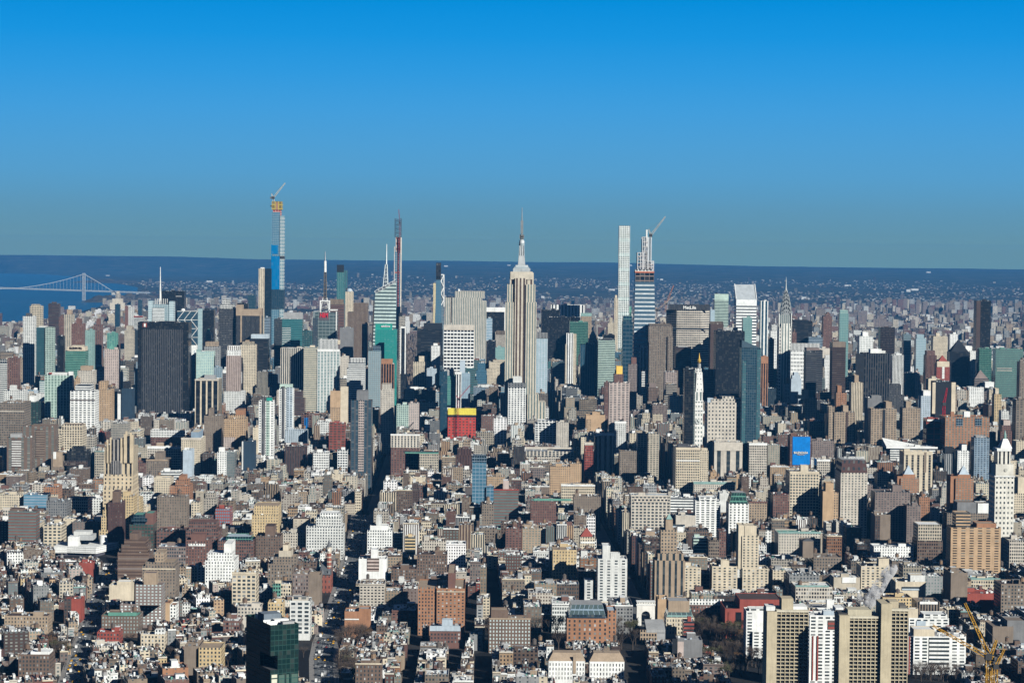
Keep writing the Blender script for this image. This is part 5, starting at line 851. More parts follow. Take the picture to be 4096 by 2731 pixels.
# --- pencil tower with open lattice top
r, P, gz = begin('skyscraper', 'pencil-thin unfinished skyscraper with an open lattice top behind the slanted crystal tower', 'B', YS(57.4), 1520, 1580, 390, 1200, 18)
blk(r, P, 'glass_wall', 1521, 1576, 690, None, S('grid', (.34, .42, .44), 'b', pu=5, pv=6, w=.9, h=.85, rf=.4), 2, 16); blk(r, P, 'stone_edge', 1574, 1582, 560, None, F((.7, .66, .58)), .5, 18); blk(r, P, 'stone_edge', 1516, 1522, 640, None, F((.6, .55, .5)), .8, 17); blk(r, P, 'hoist_strip', 1551, 1563, 560, None, S('grid', (.32, .07, .07), 'k', pu=3, pv=7, w=.7, h=.6), -.4, 3)
blk(r, P, 'concrete_core', 1530, 1574, 556, 700, S('grid', (.62, .55, .48), (.35, .1, .07), pu=7, pv=14, w=.7, h=.4), 4, 12); blk(r, P, 'red_belt', 1519, 1578, 868, 880, F((.35, .12, .08)), 1.4, 17)
mb = MB(); a = P.p(1551, 556, 10); b = P.p(1552, 390, 10); mb.lattice(a, b, P.x(1580, 400) - P.x(1524, 400), .7, F((.07, .075, .09)), 9); part(r, 'lattice_top', mb)
crane('thin red mast crane on the lattice-topped pencil tower', P.p(1566, 700, -1), P.p(1566, 430, 4), P.p(1557, 308, 4), P.p(1569, 425, 4), (.35, .06, .07), 3.0)
# --- slanted crystal tower with spire
r, P, gz = begin('skyscraper', 'faceted pale green glass tower with a slanted top and white spire', 'B', YS(42.3), 1282, 1536, 1000, 1390, 55)
Z = lambda x, y, d=0: tuple(P.p(x, y, d)); G0 = lambda x, d: (P.x(x, 1390), P.Y + d, gz)
st = S('band', (.50, .62, .60), 'g', pv=7.5, h=.5, rf=.35); dk = S('curt', 'n', 'n', rf=.3); mb = MB()
def fc(pts, s_, m=mb): h = [p[2] for p in pts]; m.face([tuple(p) for p in pts], [(hypot(p[0] - pts[0][0], p[1] - pts[0][1]), p[2]) for p in pts], s_)
A_, B_, C_, D_ = G0(1300, 0), G0(1532, 0), G0(1532, 50), G0(1282, 50); ta, tb, tc_, td = Z(1345, 1062, 6), Z(1535, 955, 2), Z(1530, 950, 44), Z(1332, 1062, 44)
fc([A_, B_, tb, ta], st); fc([B_, C_, tc_, tb], st); fc([C_, D_, td, tc_], st); fc([D_, A_, ta, td], dk); part(r, 'glass_wall', mb)
mb = MB(); mb.face([ta, tb, tc_, td], [(0, 0)] * 4, F((.6, .68, .68))); part(r, 'slanted_roof', mb)
mb = MB(); mb.lattice(Z(1346, 1050, 6), Z(1536, 945, 2), 5, .6, F((.75, .8, .8)), 12); part(r, 'roof_truss', mb)
mb = MB(); e0, e1 = P.p(1438, 1025, 20), P.p(1446, 800, 20); mb.lattice(e0, e1, 11, .9, F((.7, .78, .78)), 14, 4); mb.tube(e1, P.p(1449, 618, 20), 1.7, F((.75, .82, .82)), 5, .7); part(r, 'spire', mb)
# --- grey glass tower with red sign
r, P, gz = begin('office_tower', 'grey glass tower with a big red rooftop sign and a striped mast', 'B', YS(42.9), 790, 1003, 1210, 1470, 48)
blk(r, P, 'glass_wall', 808, 1002, 1232, None, S('grid', (.22, .27, .28), 'g', pu=8, pv=7, w=.9, h=.82, rf=.5), 0, 46); blk(r, P, 'dark_shoulder', 786, 832, 1280, None, S('grid', 'D', 'n', rf=.3), -1.2, 40); blk(r, P, 'rounded_corner', 788, 832, 1225, 1312, S('pier', (.3, .34, .36), 'g'), 1, 30)
for a, b in ((848, 858), (930, 940)): blk(r, P, 'steel_post', a, b, 1128, 1232, F('W'), 6, 4)
blk(r, P, 'steel_beam', 848, 940, 1124, 1133, F('W'), 5.7, 4.6); blk(r, P, 'sign_backing', 845, 932, 1238, 1300, F((.12, .1, .11)), -.8, 3); blk(r, P, 'steel_truss', 940, 1003, 1205, 1216, F('w'), 4, 30)
blk(r, P, 'white_edge', 994, 1002, 1225, 1480, F('W'), -.6, 10)
sign_text(r, 'H&M', P.x(850, 1250), P.x(926, 1250), P.Y - 1.5, P.z(890, 1278), P.z(890, 1232), MR, italic=.25)
mb = MB(); m0 = P.p(897, 1232, 15); mb.lattice(m0, P.p(897, 1100, 15), 20, 1.0, F('w'), 6, 8); part(r, 'mast_base', mb)
mb = MB(); q0, q1, q2, q3 = [P.p(898, v, 15) for v in (1100, 870, 770, 685)]; mb.lattice(q0, q1, 5.5, .9, F((.17, .15, .12)), 12, 4); mb.tube(q1, q2, 2.6, F('W'), 6); mb.tube(q2, q3, 1.4, F((.4, .42, .44)), 5, .6); part(r, 'mast', mb)
# --- pale glass tower with white mast
r, P, gz = begin('office_tower', 'pale glass tower with a tall white mast behind the black slab', 'A', YS(40.4), 1328, 1553, 575, 752, 50)
blk(r, P, 'glass_wall', 1338, 1545, 600, None, S('curt', (.5, .57, .58), 's', rf=.4, pu=5), 2, 44); blk(r, P, 'screen_wing', 1328, 1366, 568, None, S('band', (.55, .64, .66), 's'), .5, 30); blk(r, P, 'screen_wing', 1515, 1553, 572, None, S('band', (.55, .64, .66), 's'), .7, 30); blk(r, P, 'ceramic_screen', 1366, 1472, 628, None, S('band', (.66, .70, .70), 'u', pv=3, h=.35), -.8, 10)
mb = MB()
for k in range(7): x = 1385 + k * 18; mb.box(P.x(x, 560), P.x(x, 560) + 1.1, P.Y + 6, P.Y + 7, P.z(x, 610), P.z(x, 548), F('w'))
part(r, 'roof_fins', mb); mb = MB(); mb.tube(P.p(1437, 605, 15), P.p(1437, 480, 15), 2.3, F('W'), 6, 1.8); mb.tube(P.p(1437, 480, 15), P.p(1437, 263, 15), 1.7, F('W'), 6, .5); part(r, 'mast', mb)
# --- diamond braced glass tower
r, P, gz = begin('office_tower', 'glass tower braced by big white diamonds behind the black slab', 'A', YS(57), 1586, 1776, 657, 940, 40)
blk(r, P, 'glass_wall', 1588, 1772, 660, None, S('curt', 'n', 'n', rf=.3), 2, 36); blk(r, P, 'east_face', 1772, 1812, 640, None, S('band', (.4, .5, .5), 's'), 6, 30); mb = MB(); n = 4
for i in range(4):
    for k in range(3):
        xa, xb = 1588 + k * 61, 1588 + (k + 1) * 61; ya, yb = 660 + i * 78, 660 + (i + 1) * 78
        a, b = (Z2 := (lambda x, y: P.p(x, y, 1.6)))(xa, ya if i % 2 else yb), Z2(xb, yb if i % 2 else ya); mb.tube(a, b, 1.1, F('w'))
    mb.tube(P.p(1588, 660 + i * 78, 1.6), P.p(1772, 660 + i * 78, 1.6), 1.0, F('w'))
part(r, 'diamond_bracing', mb); mb = MB(); c = P.p(1640, 655, 8); dome_mb(mb, c.x, c.y, c.z, 6, F('W')); part(r, 'radio_dome', mb)
# --- twin-slab dark thin tower with white truss neighbour
r, P, gz = begin('skyscraper', 'thin dark pointed glass tower flaring towards its foot, left of the broad limestone slab', 'B', YS(53), 1890, 1936, 790, 1325, 26)
mb = MB(); mb.frus(rectp(P.x(1866, 1325), P.x(1962, 1325), P.Y, P.Y + 34), gz, rectp(P.x(1893, 935), P.x(1932, 935), P.Y + 4, P.Y + 24), P.z(1912, 935), S('curt', (.12, .17, .19), 'b', rf=.4)); part(r, 'glass_wall', mb); blk(r, P, 'dark_head', 1892, 1935, 787, 938, S('grid', 'K', 'k', pu=7, pv=16, w=.7, h=.3), 3, 22)
r, P, gz = begin('residential_tower', 'white-trussed slim tower hidden behind the thin dark pointed one', 'B', YS(55.5), 1934, 1964, 892, 1180, 20)
blk(r, P, 'wall', 1936, 1962, 900, None, S('curt', 's', 's'), 2, 18); mb = MB()
for i in range(5): mb.tube(P.p(1936 if i % 2 else 1962, 895 + i * 55, 1), P.p(1962 if i % 2 else 1936, 950 + i * 55, 1), 1.5, F('W'))
mb.tube(P.p(1962, 893, 1), P.p(1962, 1180, 1), 1.6, F('W')); mb.tube(P.p(1936, 893, 1), P.p(1962, 893, 1), 1.6, F('W')); part(r, 'white_truss', mb)
r, P, gz = begin('residential_tower', 'sandy slim tower hidden behind the thin dark pointed one', 'B', YS(58), 1867, 1888, 968, 1180, 20); blk(r, P, 'wall', 1867, 1888, 968, None, S('apt', (.7, .6, .36)), 0, 20)
# --- slant-topped white tower
r, P, gz = begin('office_tower', 'white-banded tower with a big grey slanted roof right of the wide lettered slab', 'D', YS(53.4), 1222, 1404, 893, 1190, 48)
blk(r, P, 'wall', 1222, 1404, 893, None, S('band', (.82, .85, .84), 'd', pv=7.6, h=.42), 0, 46); blk(r, P, 'white_head', 1221, 1405, 893, 948, F((.82, .85, .84)), -.6, 47)
mb = MB(); z0 = P.z(1312, 893); a0, a1 = P.x(1222, 893), P.x(1404, 893); zr = P.p(1312, 757, 45).z; g_ = F((.42, .46, .48))
mb.face([(a0, P.Y - .5, z0), (a1, P.Y - .5, z0), (a1, P.Y + 45, zr), (a0, P.Y + 45, zr)], [(0, 0)] * 4, g_); w_ = F('W')
for x, s2 in ((a0, -1), (a1, 1)):
    q = [(x, P.Y - .5, z0), (x, P.Y + 45, z0), (x, P.Y + 45, zr)]; mb.face(q if s2 > 0 else q[::-1], [(0, 0)] * 3, w_); mb.tube((x, P.Y - .5, z0 + 1), (x, P.Y + 45, zr + 1), 1.3, w_)
mb.face([(a1, P.Y + 45, z0), (a0, P.Y + 45, z0), (a0, P.Y + 45, zr), (a1, P.Y + 45, zr)], [(0, 0)] * 4, w_); part(r, 'slanted_roof', mb)
# --- silver-spired skyscraper
r, P, gz = begin('skyscraper', 'white brick skyscraper with silver sunburst arches and a needle spire', 'D', YS(42.5), 1605, 1722, 1130, 1400, 34)
wb = S('pun', (.74, .74, .68), 'd', pu=4.2, pv=7, w=.45, h=.45); blk(r, P, 'shaft', 1606, 1716, 1135, None, wb, 0, 34); blk(r, P, 'centre_bay', 1625, 1702, 1105, None, S('pier', (.74, .74, .68), 'g', pu=6, w=.38), -1, 30); blk(r, P, 'upper_shaft', 1612, 1714, 1030, 1135, S('pier', (.34, .36, .35), 'g', pu=4, w=.4), 3, 28)
for x in (1607, 1716): blk(r, P, 'corner_buttress', x - 3, x + 4, 1018, 1135, F((.72, .74, .7)), 1, 5)
c = P.p(1664, 1000, 17); silv = simple('silver_steel', (.42, .45, .44), .38, .55)
W = [(1018, 48), (975, 45), (935, 39), (900, 32), (868, 24), (838, 15)]; k_ = SC * P.Y / FPX
for i, (yy, hw_) in enumerate(W):
    w_ = hw_ * k_; z1 = P.z(1664, yy - 28); zb_ = P.z(1664, 1040 if i == 0 else W[i - 1][0] + 12); mb = MB(); g1 = F((.5, .53, .52)); N_ = 9
    for ax in (0, 1):   # a pair of crossing arched vaults on each level
        pr = [(w_ * cos(pi * j / N_), zb_ + (z1 - zb_) * (.45 + .55 * sin(pi * j / N_)) if 0 < j < N_ else zb_) for j in range(N_ + 1)]
        fr = [((c.x + u, c.y - w_, z) if ax == 0 else (c.x - w_, c.y - u, z)) for u, z in pr]; bk = [((c.x + u, c.y + w_, z) if ax == 0 else (c.x + w_, c.y - u, z)) for u, z in pr]
        mb.face(fr, [(0, 0)] * len(fr), g1); mb.face(bk[::-1], [(0, 0)] * len(bk), g1)
        for j in range(N_): mb.face([fr[j + 1], fr[j], bk[j], bk[j + 1]], [(0, 0)] * 4, g1)
    part(r, 'sunburst_arch', mb, silv); mb = MB()
    for j in range(5 if i < 4 else 3):   # triangular windows
        n_ = 5 if i < 4 else 3; u = w_ * .72 * cos(pi * (j + .5) / n_); z = zb_ + (z1 - zb_) * (.42 + .40 * sin(pi * (j + .5) / n_)); h_ = (z1 - zb_) * .17
        mb.face([(c.x + u - h_ * .6, c.y - w_ - .15, z - h_), (c.x + u + h_ * .6, c.y - w_ - .15, z - h_), (c.x + u, c.y - w_ - .15, z + h_)], [(0, 0)] * 3, F('K'))
    part(r, 'triangular_windows', mb)
mb = MB(); mb.frus(ngon(c.x, c.y, 16 * k_, 8), P.z(1664, 835), ngon(c.x, c.y, 5 * k_, 8), P.z(1664, 782), F((.45, .48, .48))); mb.frus(ngon(c.x, c.y, 5 * k_, 6), P.z(1664, 782), ngon(c.x, c.y, 1.2 * k_, 6), P.z(1664, 690), F((.5, .55, .55))); part(r, 'spire', mb)
# --- white clock tower with gold lantern
r, P, gz = begin('clock_tower', 'white stone clock tower with a gilded cupola beside a slim black tower', 'I', YS(23.9), 850, 922, 350, 860, 24, 'clock tower')
wm = S('pun', (.74, .74, .70), 'g', pu=4.2, pv=6.5, w=.45, h=.45); blk(r, P, 'shaft', 850, 924, 455, None, wm, 0, 24); blk(r, P, 'loggia', 853, 921, 375, 455, S('pier', (.74, .74, .70), 'g', pu=6.5, w=.4), .8, 22); blk(r, P, 'cornice', 847, 927, 530, 540, F('W'), -1.2, 26); blk(r, P, 'cornice', 848, 926, 452, 460, F('W'), -1.0, 26)
c = P.p(886, 350, 12); mb = MB(); k_ = SC * P.Y / FPX
mb.frus(rectp(c.x - 34 * k_, c.x + 34 * k_, c.y - 11, c.y + 11), P.z(886, 376), rectp(c.x - 25 * k_, c.x + 25 * k_, c.y - 8, c.y + 8), P.z(886, 200), S('pun', (.72, .73, .70), 'd', pu=6, pv=8, w=.2, h=.25), F('W')); part(r, 'steep_roof', mb)
blk(r, P, 'balcony_tier', 856, 912, 165, 205, S('pun', (.66, .66, .63), 'd', pu=4, w=.4), 4, 16); mb = MB()
mb.prism(ngon(c.x, c.y, 15 * k_, 8), P.z(886, 168), P.z(886, 125), S('pier', 'w', 'k', pu=3, w=.5)); part(r, 'lantern', mb)
mb = MB(); c2 = P.p(878, 98, 12); dome_mb(mb, c.x, c.y, P.z(880, 98), 17 * k_, F('A'), 10, 4, True, 1.35); mb.tube((c.x, c.y, P.z(880, 78)), (c.x, c.y, P.z(880, 28)), 1.3, F('A'), 5, .3); part(r, 'gold_cupola', mb, simple('gold_leaf', (.83, .52, .10), .35, .5))
cl = P.p(878, 640, -1.2); mb = MB(); rr = 22 * k_; pts = [(cl.x + rr * cos(2 * pi * i / 20), cl.y, cl.z + rr * sin(2 * pi * i / 20)) for i in range(20)]; mb.face(pts, [(0, 0)] * 20, F((.60, .64, .62))); pts2 = [(x, y + 1.5, z) for x, y, z in pts]
for i in range(20): j = (i + 1) % 20; mb.face([pts2[i], pts2[j], pts[j], pts[i]], [(0, 0)] * 4, F('w'))
w_ = part(r, 'clock_face', mb); mb = MB(); mb.tube((cl.x, cl.y - .4, cl.z), (cl.x + rr * .5, cl.y - .4, cl.z - rr * .45), .45, F('K')); mb.tube((cl.x, cl.y - .4, cl.z), (cl.x - rr * .2, cl.y - .4, cl.z + rr * .75), .4, F('K')); mb.obj('clock_hands', w_, None, tuple(r.location))
# --- gold pyramid behind
r, P, gz = begin('office_tower', 'limestone tower with a gilded pyramid, half hidden behind the brown banded block', 'I', [v for k, v in DEPTH.items() if 'brown banded block behind the white clock' in k][0] + 50, 1000, 1130, 385, 410, 40)
blk(r, P, 'wall', 985, 1132, 370, None, S('pun', 'L'), 0, 40); c = P.p(1046, 170, 20); mb = MB(); k_ = SC * P.Y / FPX; gm = simple('gilded_tiles', (.72, .46, .10), .4, .5)
mb.frus(ngon(c.x, c.y, 95 * k_, 8, pi / 8), P.z(1046, 355), ngon(c.x, c.y, 14 * k_, 8, pi / 8), P.z(1046, 165), F('A')); part(r, 'gilded_pyramid', mb, gm); mb = MB(); mb.prism(ngon(c.x, c.y, 13 * k_, 8), P.z(1046, 172), P.z(1046, 130), F('A')); mb.frus(ngon(c.x, c.y, 12 * k_, 8), P.z(1046, 130), ngon(c.x, c.y, 1 * k_, 8), P.z(1046, 90), F('A')); part(r, 'gilded_lantern', mb, gm)
# --- pale clock tower with green lantern
r, P, gz = begin('clock_tower', 'pale stone office tower with a pyramid top and green lantern at the right', 'J', YS(14.2), 2036, 2210, 905, 1320, 34, 'clock tower')
ws = S('pun', (.70, .69, .62), 'd', pu=4.4, pv=6, w=.42, h=.42); blk(r, P, 'shaft', 2036, 2208, 905, None, ws, 0, 34); blk(r, P, 'clock_stage', 2046, 2205, 800, 905, F((.66, .65, .58)), 2, 28); blk(r, P, 'column_stage', 2068, 2182, 668, 800, S('pier', (.70, .69, .62), 'k', pu=5, w=.42), 5, 22); blk(r, P, 'cornice', 2060, 2190, 660, 684, F('W'), 4, 24); blk(r, P, 'cornice', 2030, 2214, 902, 912, F('W'), -1, 36)
c = P.p(2122, 600, 17); mb = MB(); k_ = SC * P.Y / FPX; mb.frus(rectp(c.x - 54 * k_, c.x + 54 * k_, c.y - 9.5, c.y + 9.5), P.z(2122, 662), rectp(c.x - 20 * k_, c.x + 20 * k_, c.y - 3.5, c.y + 3.5), P.z(2122, 578), F('W'), F('m')); part(r, 'pyramid_roof', mb); mb = MB(); mb.prism(ngon(c.x, c.y, 13 * k_, 8), P.z(2122, 580), P.z(2122, 545), F('m')); mb.frus(ngon(c.x, c.y, 14 * k_, 8), P.z(2122, 545), ngon(c.x, c.y, 2 * k_, 8), P.z(2122, 505), F('m')); part(r, 'green_lantern', mb)
cl = P.p(2132, 850, 1.2); mb = MB(); rr = 15 * k_; mb.tube((cl.x, cl.y + 1.5, cl.z), (cl.x, cl.y, cl.z), rr, F((.45, .45, .40)), 16); part(r, 'clock_face', mb)
# --- marble arch
Y = gnd(*T2('M', 1532, 1060), 0).y + 6; r, P, gz = begin('triumphal_arch', 'white marble arch standing in front of the black avenue', 'M', Y, 1450, 1615, 838, 1040, 9, 'arch')
x0, x1 = P.x(1450, 900), P.x(1613, 900); zt = P.z(1532, 836); xo0, xo1 = P.x(1492, 900), P.x(1570, 900); cx = (xo0 + xo1) / 2; ra = (xo1 - xo0) / 2; zs = zt - (zt - gz) * .40 - ra * .0; ms = F((.74, .73, .68)); mb = MB()
for ya, s2 in ((P.Y, 1), (P.Y + 9, -1)):
    N_ = 12; arc = [(cx + ra * cos(pi - pi * i / N_), zs - ra + ra * sin(pi - pi * i / N_)) for i in range(N_ + 1)]; zh = zt - (zt - gz) * .16
    def q(pts): mb.face([(x, ya, z) for x, z in (pts if s2 > 0 else pts[::-1])], [(0, 0)] * len(pts), ms)
    q([(x0, gz), (xo0, gz), arc[0], (xo0, zh), (x0, zh)]); q([(xo1, gz), (x1, gz), (x1, zh), (xo1, zh), arc[-1]])
    for i in range(N_): q([arc[i], arc[i + 1], (arc[i + 1][0], zh), (arc[i][0], zh)])
arc = [(xo0, gz)] + arc + [(xo1, gz)]
for i in range(len(arc) - 1): mb.face([(arc[i][0], P.Y, arc[i][1]), (arc[i][0], P.Y + 9, arc[i][1]), (arc[i + 1][0], P.Y + 9, arc[i + 1][1]), (arc[i + 1][0], P.Y, arc[i + 1][1])], [(0, 0)] * 4, ms)
for x, s2 in ((x0, -1), (x1, 1)): q_ = [(x, P.Y, gz), (x, P.Y + 9, gz), (x, P.Y + 9, zh), (x, P.Y, zh)]; mb.face(q_ if s2 > 0 else q_[::-1], [(0, 0)] * 4, ms)
part(r, 'piers_and_arch', mb)
mb = MB(); mb.box(x0 - .6, x1 + .6, P.Y - .6, P.Y + 9.6, zh, zh + 1.0, F('W'), bottom=True); part(r, 'cornice', mb); mb = MB(); mb.box(x0 + .2, x1 - .2, P.Y + .2, P.Y + 8.8, zh + 1.0, zt - .7, S('pun', (.72, .71, .66), 'u', pu=2.4, w=.3, h=.3)); part(r, 'attic', mb); mb = MB(); mb.box(x0 - .4, x1 + .4, P.Y - .4, P.Y + 9.4, zt - .7, zt, F('W'), bottom=True); part(r, 'top_cornice', mb)
for xa, xb in ((x0 + 1, xo0 - 1), (xo1 + 1, x1 - 1)): mb = MB(); mb.box(xa, xb, P.Y - 1.3, P.Y + .3, gz, gz + 8, F((.66, .65, .6))); mb.tube(((xa + xb) / 2, P.Y - .9, gz + 5), ((xa + xb) / 2, P.Y - .9, gz + 8.6), .8, F('W'), 6, .5); part(r, 'pier_statue', mb)
HARD = [(T2('M', 1440, 0)[0], T2('M', 1625, 0)[0], T2('M', 0, 1040)[1], P.Y - 1)]
# --- pinnacled cream tower at left
r, P, gz = begin('apartment_tower', 'pinnacled cream tower with tall dark grilles, tallest among the low houses at left', 'F', YS(17.6), 926, 1190, 1000, 1300, 50)
cs = (.56, .47, .33); ct = S('pun', cs, 'k', pu=5.2, pv=5, w=.35, h=.5); blk(r, P, 'base', 926, 1192, 1120, None, ct, -3, 56); blk(r, P, 'middle_tier', 928, 1190, 1000, None, ct, 0, 50); blk(r, P, 'upper_tier', 932, 1190, 760, 1002, S('pier', cs, 'k', pu=6.5, w=.4), 3, 44); blk(r, P, 'centre_tower', 985, 1092, 690, 1000, S('pier', (.30, .28, .25), 'k', pu=4.5, w=.5), 1.5, 40); blk(r, P, 'east_tower', 1112, 1172, 660, 900, S('pier', cs, 'k', pu=8, w=.5), 1.8, 30)
for x, y in ((962, 690), (990, 672), (1086, 676), (1116, 640), (1130, 615), (1170, 628), (1184, 650)): blk(r, P, 'pinnacle', x - 7, x + 7, y, 900, F(cs), .9, 5)
blk(r, P, 'dark_grille', 1000, 1078, 880, 1000, S('pier', (.3, .29, .28), 'k', pu=3.2, w=.5), -.6, 8)
# --- white ship-shaped building
Y = gnd(*T2('K', 700, 430), 0).y; r, P, gz = begin('hospital_building', 'gleaming white ship-like building with scalloped overhanging floors', 'K', Y, 487, 955, 300, 440, 40)
wt = F((.84, .86, .84)); a0, a1, a2 = P.x(487, 330), P.x(870, 360), P.x(940, 430)
def slabz(za, zb_, dx, dy, nm, st=wt):
    mb = MB(); A = (a0 - dx, P.Y - dy - 3); B = (P.x(600, 330), P.Y - dy - 3); B2 = (P.x(602, 330), P.Y - dy); C = (a1, P.Y - dy - 8); D = (P.x(1015, 300) + dx, P.Y + 46); E_ = (a0 - dx, P.Y + 46); mb.prism([A, B, B2, C, D, E_], za, zb_, st, wt, True); part(r, nm, mb)
zg0 = gz; h1, h2, h3 = P.z(750, 432), P.z(750, 400), P.z(750, 355)
slabz(gz, gz + 4, -4, -4, 'recessed_base', F((.08, .08, .1))); H0 = gz + 4; HT = P.z(800, 345); hs = (HT - H0) / 3
for k in range(3):
    slabz(H0 + hs * k, H0 + hs * k + hs * .40, 0, 0, 'white_floor_band'); slabz(H0 + hs * k + hs * .40, H0 + hs * k + hs * .60, -1.2, -1.2, 'scalloped_shadow_gap', F((.05, .055, .07))); slabz(H0 + hs * k + hs * .60, H0 + hs * (k + 1), .3, .3, 'white_floor_band')
blk(r, P, 'roof_block', 605, 700, 260, 345, wt, 3, 36); blk(r, P, 'roof_plant', 690, 820, 255, 300, F((.45, .47, .47)), 12, 24); blk(r, P, 'plant_screen', 640, 790, 225, 262, F((.62, .64, .62)), 16, 18); mb = MB(); c = P.p(925, 290, 26)
mb.prism(ngon(c.x, c.y, 5, 12), c.z - 12, P.z(925, 266), wt); part(r, 'round_tank', mb)
HARD.append((T2('K', 480, 0)[0], T2('K', 1025, 0)[0], T2('K', 0, 452)[1], P.Y - 1))
# --- clock-towered gothic library
Y = gnd(*T2('L', 915, 745), 2).y; r, P, gz = begin('gothic_library', 'red and white banded gothic library with a pointed clock tower beside the avenue', 'L', Y, 855, 955, 560, 740, 30, 'library')
rb = S('pun', (.26, .09, .065), 'k', pu=4, pv=6, w=.3, h=.5); blk(r, P, 'nave', 855, 948, 600, None, rb, 2, 34)
mb = MB(); a0, a1 = P.x(852, 600), P.x(950, 600); zz = P.z(900, 600); zr = P.z(900, 505); ym = P.Y + 19
mb.face([(a0, P.Y + 1, zz), (a1, P.Y + 1, zz), (a1, ym, zr), (a0, ym, zr)], [(0, 0)] * 4, F((.10, .11, .12))); mb.face([(a1, P.Y + 37, zz), (a0, P.Y + 37, zz), (a0, ym, zr), (a1, ym, zr)], [(0, 0)] * 4, F((.10, .11, .12)))
mb.face([(a1, P.Y + 1, zz), (a1, P.Y + 37, zz), (a1, ym, zr)], [(0, 0)] * 3, F('r')); mb.face([(a0, P.Y + 37, zz), (a0, P.Y + 1, zz), (a0, ym, zr)], [(0, 0)] * 3, F('r')); part(r, 'slate_roof', mb)
k_ = SC * P.Y / FPX; c = P.p(932, 430, 12); mb = MB(); ro = 22 * k_
mb.prism(ngon(c.x, c.y, ro, 8), gz, P.z(932, 400), S('band', (.28, .10, .07), (.6, .55, .45), pv=5, h=.3)); part(r, 'clock_tower', mb); mb = MB(); mb.frus(ngon(c.x, c.y, ro * 1.1, 8), P.z(932, 362), ngon(c.x, c.y, .1, 8), P.z(932, 290), F((.13, .14, .15))); part(r, 'tower_roof', mb)
mb = MB(); mb.prism(ngon(c.x, c.y, ro * 1.08, 8), P.z(932, 402), P.z(932, 360), F('L')); part(r, 'clock_stage', mb); mb = MB(); cz = P.z(932, 386); mb.tube((c.x, c.y - ro * .9, cz), (c.x, c.y - ro * 1.16, cz), 10 * k_, F('W'), 14); part(r, 'clock_face', mb)
for x, yt_, nm in ((872, 545, 'pointed_gable'), (928, 560, 'turret_roof')):
    c = P.p(x, yt_, 2); mb = MB(); mb.frus(ngon(c.x, P.Y + 4, 20 * k_, 6), P.z(x, 612), ngon(c.x, P.Y + 4, .1, 6), P.z(x, yt_ - 5), F((.16, .17, .18))); part(r, nm, mb)
r, P, gz = begin('church_steeple', 'weathered green spire with a grey base beside the gothic library', 'L', Y + 26, 815, 850, 560, 600, 10, 'steeple'); c = P.p(836, 500, 4); mb = MB(); mb.box(c.x - 15 * k_, c.x + 15 * k_, c.y - 3, c.y + 3, gz, P.z(836, 545), F('g')); part(r, 'stone_base', mb); mb = MB(); mb.frus(ngon(c.x, c.y, 16 * k_, 8), P.z(836, 545), ngon(c.x, c.y, .1, 8), P.z(836, 425), F('m')); part(r, 'copper_spire', mb)
HARD.append((T2('L', 845, 0)[0], T2('L', 960, 0)[0], T2('L', 0, 735)[1], P.Y - 28))
# --- dark green glass tower in front
D_ = 1500.0; A = at(*T2('L', 410, 1050), D_); B = at(*T2('L', 660, 1050), D_ + 9); Dl = at(*T2('L', 190, 975), D_ + 44)
zt = A.z; A, B, Dl = Vector((A.x, A.y)), Vector((B.x, B.y)), Vector((Dl.x, Dl.y)); Cc = B + Dl - A; gz = zg(A.x, A.y)
r = thing('hotel_tower', 'dark green glass tower cut off by the bottom edge, notched at one corner', 'hotel tower', (A.x, A.y + 20, gz)); FOOT.append((Dl.x - 3, B.x + 3, A.y - 4, Cc.y + 4)); ROOTS['green'] = (r,)
def lerp2(p, q, t): return (p[0] + (q[0] - p[0]) * t, p[1] + (q[1] - p[1]) * t)
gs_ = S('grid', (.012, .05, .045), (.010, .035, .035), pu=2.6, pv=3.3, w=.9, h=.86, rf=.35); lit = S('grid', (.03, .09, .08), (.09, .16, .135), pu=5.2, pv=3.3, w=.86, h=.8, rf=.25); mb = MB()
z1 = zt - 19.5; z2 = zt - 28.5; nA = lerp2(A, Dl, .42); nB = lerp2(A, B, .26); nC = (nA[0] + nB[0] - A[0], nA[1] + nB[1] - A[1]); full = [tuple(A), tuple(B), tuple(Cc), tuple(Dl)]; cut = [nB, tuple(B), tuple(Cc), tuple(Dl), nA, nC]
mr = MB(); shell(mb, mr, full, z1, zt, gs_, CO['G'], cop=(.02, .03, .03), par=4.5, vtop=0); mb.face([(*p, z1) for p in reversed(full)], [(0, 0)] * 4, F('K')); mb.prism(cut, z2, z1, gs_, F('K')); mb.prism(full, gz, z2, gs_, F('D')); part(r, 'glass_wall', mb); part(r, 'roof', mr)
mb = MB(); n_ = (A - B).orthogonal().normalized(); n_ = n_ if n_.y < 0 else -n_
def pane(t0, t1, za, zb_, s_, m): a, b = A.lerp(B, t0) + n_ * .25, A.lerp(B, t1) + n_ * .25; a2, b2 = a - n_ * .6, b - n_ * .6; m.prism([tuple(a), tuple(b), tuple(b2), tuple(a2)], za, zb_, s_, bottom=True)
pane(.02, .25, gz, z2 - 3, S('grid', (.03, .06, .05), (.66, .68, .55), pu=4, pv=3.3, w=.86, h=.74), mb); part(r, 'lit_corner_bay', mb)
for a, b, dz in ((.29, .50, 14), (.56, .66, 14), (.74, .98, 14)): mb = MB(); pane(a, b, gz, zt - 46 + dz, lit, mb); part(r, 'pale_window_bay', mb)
def onroof(nm, u, v, w_, d_, h_, col):
    c_ = A + (B - A) * u + (Dl - A) * v; e1, e2 = (B - A).normalized() * w_ / 2, (Dl - A).normalized() * d_ / 2; m = MB(); m.prism([tuple(c_ - e1 - e2), tuple(c_ + e1 - e2), tuple(c_ + e1 + e2), tuple(c_ - e1 + e2)], zt - 4.6, zt - 4.6 + h_, F(col)); part(r, nm, m)
